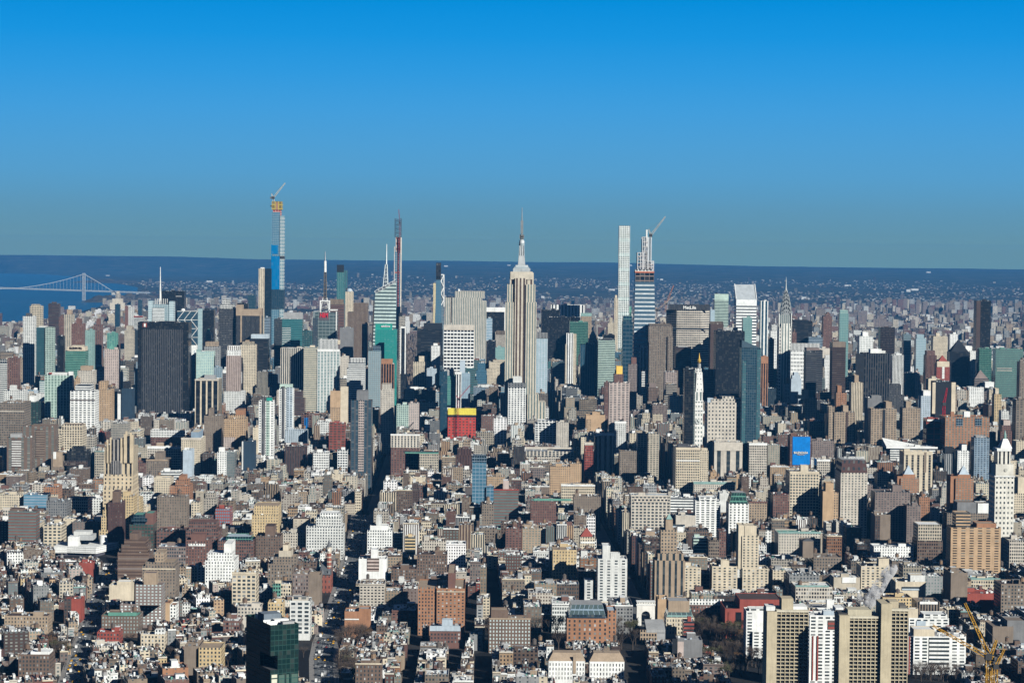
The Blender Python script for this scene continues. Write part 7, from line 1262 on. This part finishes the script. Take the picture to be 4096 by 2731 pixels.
# ---------------------------------------------------------------- which plots show: a coarse depth picture
SHOW = {}
def scr(x0, x1, y, z): a = proj((x0, y, z)); b = proj((x1, y, z)); return a[0] / 4, b[0] / 4, min(a[1], b[1]) / 4
import numpy as np
buf = np.full((683, 1024), -1, np.int32)
items = []
for i, l in enumerate(LOTS):
    ww = l['w'] / 2 if abs(l['a']) < .01 else (l['w'] + l['d'] * .28) / 2; items.append((l['y'] - l['d'] / 2, i, l['x'] - ww, l['x'] + ww, zg(l['x'], l['y']) + l['h']))
for k, v in ROOTS.items():
    if len(v) > 6: items.append((v[4], -5, v[2], v[3], v[6]))
for y, i, x0, x1, z in sorted(items, reverse=True):
    a, b, t = scr(x0, x1, y, z); a, b, t = int(max(0, a)), int(min(1024, b + 1)), int(max(0, t))
    if b > a and t < 683: buf[t:, a:b] = i
ids, cnt = np.unique(buf, return_counts=True); CNT = dict(zip(ids.tolist(), cnt.tolist()))
for i, l in enumerate(LOTS): l['n'] = CNT.get(i, 0)
def cls(l): return 'low' if l['h'] < 23 else 'mid' if l['h'] < 58 else 'tall'
PICK = {}
for k, n in (('low', 300), ('mid', 300), ('tall', 240)): PICK[k] = sorted((l for l in LOTS if cls(l) == k and l['n'] >= 6), key=lambda l: -l['n'])[:n]
for k in PICK:
    for l in PICK[k]: l['ind'] = True
GLS = {'pun': ['d', 'k', 'k', 'g', 'r', 'u'], 'apt': ['d', 'g', 'g', 'u', 'k'], 'loft': ['k', 'd', 'd', 'u', 'g'], 'pier': ['k', 'd', 'r', 'g'], 'band': ['d', 'k', 'b', 't', 'g'], 'grid': ['d', 'k', 'g', 'b'], 'curt': ['n', 'd', 'b', 'v', 't'], 'slab': ['d', 'g', 'u']}
def lot_poly(l, w_=None, d_=None, dx=0, dy=0):
    w_, d_ = (l['w'] if w_ is None else w_) / 2, (l['d'] if d_ is None else d_) / 2; ca, sa = cos(l['a']), sin(l['a'])
    return [(l['x'] + (x + dx) * ca - (y + dy) * sa, l['y'] + (x + dx) * sa + (y + dy) * ca) for x, y in ((-w_, -d_), (w_, -d_), (w_, d_), (-w_, d_))]
def lot_xy(l, dx, dy): ca, sa = cos(l['a']), sin(l['a']); return l['x'] + dx * ca - dy * sa, l['y'] + dx * sa + dy * ca
def lot_build(l, out):
    """out(name) -> mesh builder for that part"""
    r = random.Random(l['seed']); W, D, h = l['w'], l['d'], l['h']; g0 = zg(l['x'], l['y']); z1 = g0 + h; sty = l['s']; c = CO[l['c']]
    if sty == 'curt' and l['c'] not in 'KDNnsSGg': sty = 'grid'
    tint = r.uniform(.86, 1.08) if l['c'] in 'WwC' else r.uniform(.6, 1.0); c = tuple(min(.82, x * tint) for x in c); s_ = S(sty, c, r.choice(GLS[sty])); s_.seed = r.random() * 99
    s_.pu *= r.uniform(.85, 1.15); s_.w *= r.uniform(.85, 1.15) if s_.w < .9 else 1; s_.rf = r.uniform(.2, .5) if sty == 'curt' else s_.rf
    side = S('pun', c, 'd', w=.22, h=.4, pu=5.5) if h < 60 and sty in ('pun', 'loft', 'apt') else s_
    l['blank'] = blank = sty in ('pun', 'loft') and r.random() < .12
    if blank: s_ = S('pun', c, 'd', w=.2, h=.35, pu=7)
    rc = CO[l['r']]; cop = r.choice([None, None, (.7, .72, .7), (.5, .5, .48)]); P = lot_poly(l)
    l['f'] = []
    step = h > 45 and r.random() < .55; zs = g0 + h * r.uniform(.7, .88) if step else z1
    shell(out('wall'), out('roof'), P, g0 - 1, zs, s_, rc, cop)
    if step:
        shell(out('setback_tier'), out('setback_roof'), lot_poly(l, W * .74, D * .74), zs - 1.2, z1, s_, rc); l['f'].append('set-back top')
    if not step and h < 60 and r.random() < .4:
        m = out('cornice'); q = lot_poly(l, W + .1, 1.2, 0, -D / 2 - .35); m.prism(q, z1 - 1.1, z1 + .12, F(r.choice([c, CO['L'], CO['b'], CO['W'], CO['t'], CO['m'] if r.random() < .3 else CO['C']])), bottom=True); l['f'].append('deep cornice')
    k = .7 if step else .95; big = W > 11
    if r.random() < (.75 if big else .45):
        m = out('bulkhead'); bw, bd, bh = (W * r.uniform(.2, .38), D * r.uniform(.2, .4), r.uniform(2.4, 5.5 if h > 25 else 3.4)); m.prism(lot_poly(l, bw, bd, r.uniform(-.5, .5) * (W * k - bw - 1), r.uniform(-.3, .5) * (D * k - bd - 1)), z1 - 1.2, z1 + bh, F(r.choice([c, c, CO['W'], CO['w'], CO['G'], CO['T'], CO['r'], CO['B']])), F(r.choice([CO['w'], CO['G'], CO['W'], CO['D']]))); l['f'].append('roof hut')
    if r.random() < (.42 if 15 < h < 75 and big else .10):
        m = out('water_tank'); x, y = lot_xy(l, r.uniform(-.32, .32) * W * k, r.uniform(-.32, .32) * D * k); tank_mb(m, x, y, z1 - 1.1, r.uniform(1.6, 2.3), r.uniform(3, 4.2), r.uniform(2, 5), r.choice([(.16, .11, .08), (.24, .16, .10), (.11, .095, .085), (.3, .3, .3)])); l['f'].append('water tank')
    if h < 30:
        for i_ in range(r.choice([1, 1, 2, 3])):
            m = out('chimney#%d' % i_)
            q = lot_poly(l, .9, 1.6, r.choice([-1, 1]) * (W / 2 - .75), r.uniform(-.4, .4) * D); m.prism(q, z1 - 1.1, z1 + r.uniform(.6, 2.2), F(r.choice([CO['B'], CO['r'], CO['T'], c, CO['G']])))
    m = out('roof_units')
    for _ in range(int(3 + W * D / (36 if l['n'] > 5 else 160))):
        a, b, hh = r.uniform(.7, 2.6), r.uniform(.7, 2.6), r.uniform(.4, 1.9); m.prism(lot_poly(l, a, b, r.uniform(-.45, .45) * (W * k - 2.6), r.uniform(-.45, .45) * (D * k - 2.6)), z1 - 1.1, z1 - .9 + hh, F(r.choice([CO['W'], CO['W'], CO['w'], CO['G'], CO['g'], CO['D'], CO['K'], CO['S'], CO['B'], CO['V'] if r.random() < .3 else CO['w']])))
NAMES = {'low': ('townhouse', 'townhouse'), 'mid': ('apartment_house', 'apartment house'), 'tall': ('office_tower', 'office tower')}
STUFF = {'low': 'distant_low_buildings', 'mid': 'distant_mid_rise_buildings', 'tall': 'distant_towers'}
CW = dict(B='brown brick', b='dark brown', R='bright red', r='red-brown', T='tan', t='taupe', C='cream', c='buff', W='white', w='off-white', G='grey', g='dark grey', D='charcoal', K='black', O='orange brick', o='ochre', Y='yellow brick', L='limestone', l='weathered stone', S='pale blue', s='slate blue', N='blue-black', n='teal', P='pink', Z='mauve', Q='chocolate brown')
RW = dict(W='white', w='pale', G='grey', g='dark grey', D='black', T='tan', S='bluish')
ANC = [('marble arch', 'white marble arch standing'), ('ship-like white building', None), ('green glass tower', None), ('white dome', None), ('gothic clock tower', None), ('red library', 'massive red stone'), ('tan tower blocks', None), ('pinnacled cream tower', 'pinnacled cream'), ('antenna skyscraper', 'tallest limestone'), ('blue glass slab', 'slim blue glass tower standing alone'), ('blue billboard', 'blue billboard'), ('mansard hotel', 'mansard'), ('glass pyramids', 'glass pyramid roof, left'), ('green-lanterned tower', 'pale stone office tower'), ('white clock tower', 'white stone clock tower'), ('orange-tan slab', 'wide orange-tan'),
       ('black pinstripe slab', 'black slab tower with a broad'), ('mint green slab', 'mint green'), ('brown twin slabs', 'nearer of the brown twins'), ('red-netted site', 'red-netted building site'), ('copper-coned skyscraper', 'tan stepped skyscraper'), ('glass-vaulted brick block', 'red brick university'), ('russet apartment house', 'great russet'), ('rust-brown terraces', 'rust-brown terraced'), ('lettered octagonal slab', 'wide grey octagonal'), ('silver-spired skyscraper', 'silver sunburst'), ('gold-crowned tower', 'balconied pink tower'), ('pink-striped dark tower', 'pink strip of square'), ('green-striped white tower', 'light green panels'), ('lone black skyscraper', 'lone black'), ('white waffle slab', 'waffle-fronted slab with'), ('blue-wrapped skyscraper', 'tallest glass skyscraper'), ('dark teal tower', 'tall dark teal'), ('hospital block', 'wide red-brown hospital'), ('cream arcaded loft', 'cream arcaded loft'), ('white school roof', 'huge slanted white'), ('bright white apartments', 'bright white apartment house stepping'), ('twin white hip-roofed houses', 'white house with tan hip roof and')]
AP = []
for nm, key in ANC:
    if key: rt_ = R_(key)[0]; AP.append((nm, rt_.location.x, rt_.location.y))
for nm, t_, x, y in (('ship-like white building', 'K', 750, 430), ('white dome', 'F', 320, 900), ('gothic clock tower', 'L', 930, 740), ('tan tower blocks', 'O', 500, 1400)): p = gnd(*T2(t_, x, y)); AP.append((nm, p.x, p.y))
AP.append(('green glass tower', 165 * 0 + D_ * -.1, D_ + 30))
FLO = ['one', 'two', 'three', 'four', 'five', 'six', 'seven', 'eight', 'nine', 'ten', 'eleven', 'twelve', 'thirteen', 'fourteen', 'fifteen', 'sixteen', 'seventeen', 'eighteen', 'nineteen', 'twenty']
def anchor(l):
    n, x, y = min(AP, key=lambda a: (l['x'] - a[1])**2 * 4 + (l['y'] - a[2])**2); dx, dy = (l['x'] - x) * 2.2, l['y'] - y; far2 = max(abs(dx), abs(dy)) > 190
    return (('far ' if far2 else '') + ('behind' if dy > 0 else 'before') if abs(dy) > abs(dx) else ('well ' if far2 else '') + ('right of' if dx > 0 else 'left of')) + ' the ' + n
MBS = {}
def stuff_mb(nm): return MBS.setdefault(nm, MB())
INDV = []
for l in LOTS:
    k = cls(l)
    if l.get('ind'):
        parts = {}; lot_build(l, lambda nm: parts.setdefault(nm, MB())); org = (l['x'], l['y'], zg(l['x'], l['y'])); nm, cat = NAMES[k]
        wall = parts.pop('wall').obj(nm, None, None, org); l['o'] = wall; INDV.append((l, k))
        sb = None
        for p, mb in parts.items():
            if not mb.f: continue
            if p == 'setback_roof': mb.obj('roof', sb, None, org); continue
            o = mb.obj(p.split('#')[0], wall, None, org)
            if p == 'setback_tier': sb = o
            if p == 'roof_units': o['kind'] = 'stuff'
    elif l['n'] > 0 or l['y'] > 2000: mb = stuff_mb(STUFF[k]); lot_build(l, lambda nm: mb)
for nm, mb in MBS.items(): tag(mb.obj(nm), 'unnumbered smaller city buildings packed between the larger ones', 'city buildings', None, 'stuff')
# labels for the ordinary ones: look first, then neighbours, then order
def words_for(l, k):
    fl = FLO[max(1, min(19, int(l['h'] / 3.3) - 1))] + '-storey' if l['h'] < 62 else 'tall'
    kind = {'low': 'house', 'mid': 'block', 'tall': 'tower'}[k]; f = sorted(l['f'], key=lambda s: s != 'water tank')[:1]
    return fl, CW[l['c']], kind, RW[l['r']] + ' roof' + (' and ' + f[0] if f else ''), anchor(l)
by = {}
for l, k in INDV: by.setdefault(words_for(l, k), []).append((l, k))
ORD = ['leftmost', 'second', 'third', 'fourth', 'fifth', 'sixth', 'seventh', 'eighth']
seen_l = {}
for wd, ls in by.items():
    ls.sort(key=lambda q: proj((q[0]['x'], q[0]['y'], 0))[0])
    for i, (l, k) in enumerate(ls):
        txt = f'{wd[0]} {wd[1]} {wd[2]}, {wd[3]}, {wd[4]}'
        if len(ls) == 2: txt += ', ' + ('left' if i == 0 else 'right') + ' twin'
        elif len(ls) > 2: txt += ', ' + ('leftmost' if i == 0 else 'rightmost' if i == len(ls) - 1 else ORD[min(i, 7)])
        if len(txt.split()) > 16: txt = txt.replace(' and ' + wd[3].split(' and ')[-1], '') if ' and ' in wd[3] else txt
        tag(l['o'], txt, NAMES[k][1], {'low': 'low houses of the old streets', 'mid': 'mid-height blocks', 'tall': 'plain towers'}[k])
# ---------------------------------------------------------------- far city beyond the park
rng = random.Random(5); mb = MB(); mt = MB()
FP = ['T', 'T', 'Z', 'Z', 'r', 'r', 'B', 't', 'c', 'C', 'w', 'w', 'W', 'G', 'P', 'L', 'L', 'b']
N_ = 0
while N_ < 27000:
    q = rng.random(); Y = sqrt(8800**2 + q * (30000**2 - 8800**2)) if rng.random() < .6 else rng.uniform(9000, 17000); X = rng.uniform(-.21, .235) * Y
    keep = 1 if Y < 14000 else .7 if Y < 17000 else (.15 if Y < 20500 else .03)
    cl = noise.noise((X / 900, Y / 1700, 7)); keep *= 1 if cl > -.12 else .2
    if rng.random() > keep: continue
    N_ += 1
    if inpoly(X, Y, WATER) or (-710 < X < 150 and Y < 10500) or (Y < 11400 and X < 1600): continue
    th = math.degrees(math.atan2(X, Y))
    if th < -3.6 and Y > 13200 and Y < 15200: continue
    k = rng.random(); tall = k > (.93 if Y < 17000 else .96)
    h = rng.uniform(30, 62) if tall else rng.uniform(6, 17); w_ = rng.uniform(16, 36) if tall else rng.uniform(10, 34); d_ = rng.uniform(12, 40); z = zg(X, Y) + terrain(X, Y); c = CO[rng.choice(FP)]; q_ = rng.uniform(.35, 1.0) * (1 if Y < 16500 else .6); c = (c[0] * q_, c[1] * q_, c[2] * q_)
    (mt if tall else mb).box(X, X + w_, Y, Y + d_, z - 6, z + h, S('apt', c, 'd', pu=7, pv=6) if tall else F(c), F(rng.choice([CO['w'], CO['G'], CO['g'], CO['g'], CO['D'], c])))
for _ in range(11000):
    Y = 15000 + 14000 * rng.random() ** 1.6; X = rng.uniform(-.205, .23) * Y
    if inpoly(X, Y, WATER) or noise.noise((X / 1400, Y / 2600, 2)) < -.15: continue
    th = math.degrees(math.atan2(X, Y))
    if th < -3.6 and Y < 15400: continue
    z = zg(X, Y) + terrain(X, Y); c = CO[rng.choice(FP)]; q_ = rng.uniform(.2, .6); w_ = rng.uniform(7, 22); mb.box(X, X + w_, Y, Y + 15, z - 4, z + rng.uniform(4, 11), F((c[0] * q_, c[1] * q_, c[2] * q_)), F(CO[rng.choice('gGDwb')]))
for cx, Yc, n in ((0.05, 12500, 14), (.085, 13000, 22), (.12, 12000, 20), (.15, 12800, 26), (.19, 15500, 34), (.205, 15800, 30), (.225, 16000, 26), (.175, 16500, 20), (-.06, 15200, 12), (-.09, 15000, 10), (-.03, 14200, 10), (.02, 13500, 10), (.14, 14500, 14), (.165, 11600, 18)):   # estates of slab blocks
    for _ in range(n):
        Y = Yc + rng.uniform(-350, 350); X = cx * Yc + rng.gauss(0, .008 * Yc); z = zg(X, Y); c = CO[rng.choice(['t', 'Z', 'Z', 'r', 'c', 'Z', 'G'])]; h = rng.uniform(45, 90); mt.box(X, X + rng.uniform(18, 40), Y, Y + 18, z - 3, z + h, S('apt', c, 'd', pu=7, pv=6), F('G'))
tag(mb.obj('far_city'), 'endless low pale rooftops of the far city under haze', 'far city', None, 'stuff'); tag(mt.obj('far_tower_estates'), 'countless hazy apartment slabs standing over the far rooftops', 'far city', None, 'stuff')
# white tanks and halls on the far hills
mb = MB()
for _ in range(18):
    Y = rng.uniform(20000, 42000); X = rng.uniform(-.2, .225) * Y
    if inpoly(X, Y, WATER): continue
    z = zg(X, Y) + terrain(X, Y); mb.box(X, X + rng.uniform(25, 80), Y, Y + 60, z - 10, z + rng.uniform(12, 24), F('w'))
tag(mb.obj('hillside_buildings'), 'scattered pale halls among the far wooded hills', 'far city', None, 'stuff')
# Central woods: brown bare park
mb = MB()
for _ in range(5200):
    Y = rng.uniform(6560, 10450); X = rng.uniform(-690, 140); z = zg(X, Y); r_ = rng.uniform(4, 8); mb.frus(ngon(X, Y, r_, 5, rng.random()), z + 3, ngon(X + rng.uniform(-2, 2), Y, r_ * .4, 5), z + rng.uniform(13, 20), F(rng.choice([(.11, .085, .07), (.08, .065, .05), (.14, .11, .09)])))
tag(mb.obj('park_woods'), 'brown leafless woods of the big park between the towers', 'woods', None, 'stuff')
# ---------------------------------------------------------------- trees
bark = simple('bark', (.07, .055, .045), .95); twig = [simple('bare_twigs', (.10, .075, .058), .95, 0, .3, .4), simple('olive_leaves', (.075, .075, .035), .95, 0, .3, .4), simple('dry_leaves', (.15, .085, .04), .95, 0, .3, .4)]
def tree_protos():
    out = []
    for v in range(5):
        r = random.Random(100 + v); H = 12.0; mt = MB(); mt.tube((0, 0, 0), (0, 0, H * .4), .42, F('b'), 6, .3); tips = []
        for i in range(7):
            a = 2 * pi * i / 7 + r.random(); e1 = Vector((cos(a) * r.uniform(1.2, 2.4), sin(a) * r.uniform(1.2, 2.4), H * r.uniform(.55, .72))); mt.tube((0, 0, H * r.uniform(.28, .4)), e1, .2, F('b'), 4, .11)
            for j in range(3): e2 = e1 + Vector((cos(a + r.uniform(-1, 1)) * r.uniform(.8, 2.4), sin(a + r.uniform(-1, 1)) * r.uniform(.8, 2.4), r.uniform(1, 3.6))); mt.tube(e1, e2, .11, F('b'), 3, .05); tips.append(e2)
        me = mt; tr = me.obj('trunk', None, bark); COL.objects.unlink(tr)
        mc = MB(); leafy = v >= 3
        for tp in tips:
            for q in range(34 if not leafy else 40):
                d = Vector((r.gauss(0, 1), r.gauss(0, 1), r.gauss(.25, .8))).normalized(); p = tp + d * r.uniform(0, 1.5); ln = r.uniform(.7, 1.7) if not leafy else r.uniform(.3, .7); wd = .035 if not leafy else .28; e = d.orthogonal().normalized() * wd; b = p + d * ln
                mc.face([tuple(p - e), tuple(p + e), tuple(b)], [(0, 0)] * 3, F('b'))
        cr = mc.obj('crown', None, twig[0 if v < 3 else v - 2]); COL.objects.unlink(cr); out.append((tr.data, cr.data))
    return out
TP = tree_protos()
rng = random.Random(3)
def plant(x, y, lab, grp, leafy=.15, s=None):
    k = (3 if rng.random() < .7 else 4) if rng.random() < leafy else rng.randrange(3); s = s or rng.uniform(.8, 1.35); z = zg(x, y)
    t_ = bpy.data.objects.new('tree', None); COL.objects.link(t_); t_.location = (x, y, z); t_.scale = (s, s, s * rng.uniform(.9, 1.15)); t_.rotation_euler.z = rng.random() * 6.28; t_.empty_display_size = 2
    for nm, me in zip(('trunk', 'crown'), TP[k]): o = bpy.data.objects.new(nm, me); COL.objects.link(o); o.parent = t_
    tag(t_, ('small leafy tree ' if k >= 3 else 'bare brown winter tree ') + lab, 'tree', grp + (' with leaves' if k >= 3 else ''))
def clear(x, y, m=2.0): return free(x - m, x + m, y - m, y + m)
def grove(poly, n, lab, grp, leafy=.12, s=None):
    xs, ys = [p[0] for p in poly], [p[1] for p in poly]; c = 0
    for _ in range(n * 12):
        x, y = rng.uniform(min(xs), max(xs)), rng.uniform(min(ys), max(ys))
        if inpoly(x, y, poly) and clear(x, y) and not any(seg_d(x, y, a, b) < hw for pts, hw in ALLR for a, b in zip(pts, pts[1:])): plant(x, y, lab, grp, leafy, s and s * rng.uniform(.8, 1.2)); c += 1
        if c >= n: break
sq_ = PARKS[0]; ax = gnd(*T2('M', 1532, 1060)).x
for xa, xb in ((4, ax - 16), (ax + 16, 300)): grove([(xa, 2222), (xb, 2222), (xb, 2345), (xa, 2345)], 38, 'in the square around the marble arch', 'trees of the square', .14, 1.35)
def gp(t_, pts): return [tuple(gnd(*T2(t_, x, y)))[:2] for x, y in pts]
grove(PARKS[2], 26, 'in the small park beside the avenue', 'trees of the small avenue park', .08, 1.3); grove(PARKS[3], 16, 'in the playground by the avenue at the bottom', 'trees of the playground', .1, 1.2)
grove(gp('N', ((860, 1420), (1290, 1568), (1290, 1400), (1100, 1260), (860, 1290))), 40, 'in the shaded yard before the red library', 'trees by the library', .4, 1.3)
grove(gp('N', ((930, 1600), (1480, 1600), (1490, 1850), (960, 1850))), 30, 'in the dark yard left of the tan tower blocks', 'trees of the dark yard', .3, 1.3)
grove(gp('O', ((1300, 1568), (2000, 1568), (1900, 1450), (1300, 1470))), 30, 'in the lot at the foot of the yellow cranes', 'trees by the cranes', .05, 1.0)
grove(gp('K', ((440, 1400), (600, 1400), (600, 1240), (440, 1240))), 12, 'among the old houses left of the avenue', 'trees among the old houses', .1, 1.1)
grove(gp('F', ((70, 1060), (250, 1060), (420, 930), (360, 880), (280, 960))), 22, 'at the foot of the brown twin slabs', 'trees by the twin slabs', .05, 1.2)
for k, (pts, hw) in RP.items():
    for a, b in zip(pts[1:], pts[2:]):
        d = Vector(b) - Vector(a); n = int(d.length / 24); nn = Vector((d.y, -d.x)).normalized()
        for i in range(n):
            for s_ in (-1, 1):
                if rng.random() < .22: p = Vector(a) + d * ((i + rng.random() * .6) / max(1, n)) + nn * s_ * (hw + 2.6); plant(p.x, p.y, 'along the ' + ('western' if k == 'avenue_west' else 'middle') + ' avenue', 'street trees of the ' + ('western' if k == 'avenue_west' else 'middle') + ' avenue', .05, .6)
# small yard trees between the turned streets
n_ = 0
while n_ < 34:
    x, y = rng.uniform(-480, -160), rng.uniform(1950, 2700)
    if clear(x, y, 3) and not any(abs(l['x'] - x) < 7 and abs(l['y'] - y) < 11 for l in LOTS if abs(l['y'] - y) < 12): plant(x, y, 'in a back yard between the low houses', 'yard trees', .2, rng.uniform(.7, 1.1)); n_ += 1
    else: n_ += .02
# ---------------------------------------------------------------- traffic
def car_mesh(nm, col, van=False):
    mb = MB(); c = F(col); g_ = F((.02, .025, .03)); L_, W_ = (4.7, 1.85) if not van else (6.6, 2.2)
    H1, H2 = (.95, 1.5) if not van else (1.1, 2.7)
    body = [(-W_ / 2, -L_ / 2), (W_ / 2, -L_ / 2), (W_ / 2, L_ / 2), (-W_ / 2, L_ / 2)]; mb.frus(body, .32, inset(body, .06), H1, c, c, True)
    if van: mb.prism(rectp(-W_ / 2 + .03, W_ / 2 - .03, -L_ / 2 + .05, L_ / 2 - 1.6), H1, H2, c, c); cab = rectp(-W_ / 2 + .1, W_ / 2 - .1, L_ / 2 - 1.58, L_ / 2 - .7); mb.frus(cab, H1, inset(cab, .12), H1 + .85, g_, c)
    else: cab = rectp(-W_ / 2 + .08, W_ / 2 - .08, -L_ / 2 + .75, L_ / 2 - 1.5); mb.frus(cab, H1, inset(cab, .32), H2, g_, c)
    o = mb.obj(nm, None, None); COL.objects.unlink(o); me = o.data
    mw = MB()
    for x in (-W_ / 2, W_ / 2):
        for y in (-L_ * .31, L_ * .31): mw.tube((x - .1, y, .33), (x + .1, y, .33), .33, F((.02, .02, .02)), 8)
    o2 = mw.obj('wheels', None, None); COL.objects.unlink(o2); return me
CT = [('car', 'white car', (.75, .76, .76), False), ('car', 'black car', (.015, .016, .02), False), ('car', 'grey car', (.22, .23, .24), False), ('taxi', 'yellow taxi', (.78, .42, .02), False), ('van', 'white delivery van', (.78, .79, .78), True), ('car', 'dark red car', (.28, .02, .02), False), ('car', 'dark blue car', (.02, .05, .14), False)]
CM = [car_mesh(n, c, v) for n, _, c, v in CT]
for k, (pts, hw) in RP.items():
    av = 'western' if k == 'avenue_west' else 'middle'
    for a, b in zip(pts[1:], pts[2:]):
        d = Vector(b) - Vector(a); ln = d.length; u = d.normalized(); nn = Vector((u.y, -u.x))
        for lane in (-.86, -.52, -.18, .16, .5, .86):
            s = rng.uniform(0, 14)
            while s < ln:
                i = rng.choices(range(7), (26, 20, 18, 16, 10, 5, 5))[0]; p = Vector(a) + u * s + nn * lane * hw; nm, lb, _, van = CT[i]
                o = bpy.data.objects.new(nm, CM[i]); COL.objects.link(o); o.location = (p.x, p.y, zg(p.x, p.y) + .06); o.rotation_euler.z = math.atan2(-u.x, u.y); park = abs(lane) > .7
                tag(o, f'{lb} {"parked at the kerb of" if park else "driving along"} the {av} avenue', nm, f'{lb}s {"parked at the kerb of" if park else "driving along"} the {av} avenue')
                s += rng.uniform(10, 34) if park else rng.uniform(20, 90)
# ---------------------------------------------------------------- steam
def plume(label, pth, Y, dens):
    P_ = [(at(*T2('O', x, y), Y), r_ * SC * Y / FPX) for x, y, r_ in pth]; mb = MB(); n = 12; prev = None
    for i, (c, r_) in enumerate(P_):
        ring = [(c.x + r_ * cos(2 * pi * k / n), c.y + r_ * sin(2 * pi * k / n)) for k in range(n)]
        if prev: mb.frus(prev[0], prev[1], ring, c.z, F('W'))
        else: mb.face([(x, y, c.z) for x, y in reversed(ring)], [(0, 0)] * n, F('W'))
        prev = (ring, c.z)
    mb.face([(x, y, prev[1]) for x, y in prev[0]], [(0, 0)] * n, F('W'))
    m, t = newmat('steam'); v = t.nodes.new('ShaderNodeVolumePrincipled'); v.inputs['Color'].default_value = (.99, .99, .99, 1); g = t.nodes.new('ShaderNodeNewGeometry'); n1 = t.nodes.new('ShaderNodeTexNoise'); n1.inputs['Scale'].default_value = .13; n1.inputs['Detail'].default_value = 6; n1.inputs['Roughness'].default_value = .62
    t.links.new(g.outputs['Position'], n1.inputs['Vector']); mr = t.nodes.new('ShaderNodeMapRange'); mr.inputs[1].default_value = .45; mr.inputs[2].default_value = .62; mr.inputs[4].default_value = dens; t.links.new(n1.outputs[0], mr.inputs[0]); t.links.new(mr.outputs[0], v.inputs['Density']); o = t.nodes.new('ShaderNodeOutputMaterial'); t.links.new(v.outputs[0], o.inputs['Volume'])
    return tag(mb.obj('steam', None, m), label, 'steam', None, 'stuff')
plume('white steam drifting up to the right behind the tan tower blocks', [(905, 900, 30), (915, 850, 62), (945, 790, 70), (985, 720, 72), (1020, 660, 66), (1065, 600, 70), (1105, 545, 62), (1120, 505, 34)], 2160, .75)
plume('thin wisp of steam left of the larger plume', [(840, 890, 20), (835, 840, 34), (830, 800, 32), (815, 765, 14)], 2165, .35)
# ---------------------------------------------------------------- the air
mb = MB(); mb.box(-51500, 51500, -51500, 51500, -190, 575, F('W'), F('W'), True)
m, t = newmat('haze_air'); v = t.nodes.new('ShaderNodeVolumePrincipled'); v.inputs['Color'].default_value = (0.07, 0.34, 0.76, 1); v.inputs['Density'].default_value = 2.4e-05; v.inputs['Anisotropy'].default_value = 0.0
o = t.nodes.new('ShaderNodeOutputMaterial'); t.links.new(v.outputs[0], o.inputs['Volume'])
hz = mb.obj('haze', None, m); hz['kind'] = 'stuff'; hz['label'] = 'pale blue air over the whole city'
print('objects', len(bpy.data.objects))
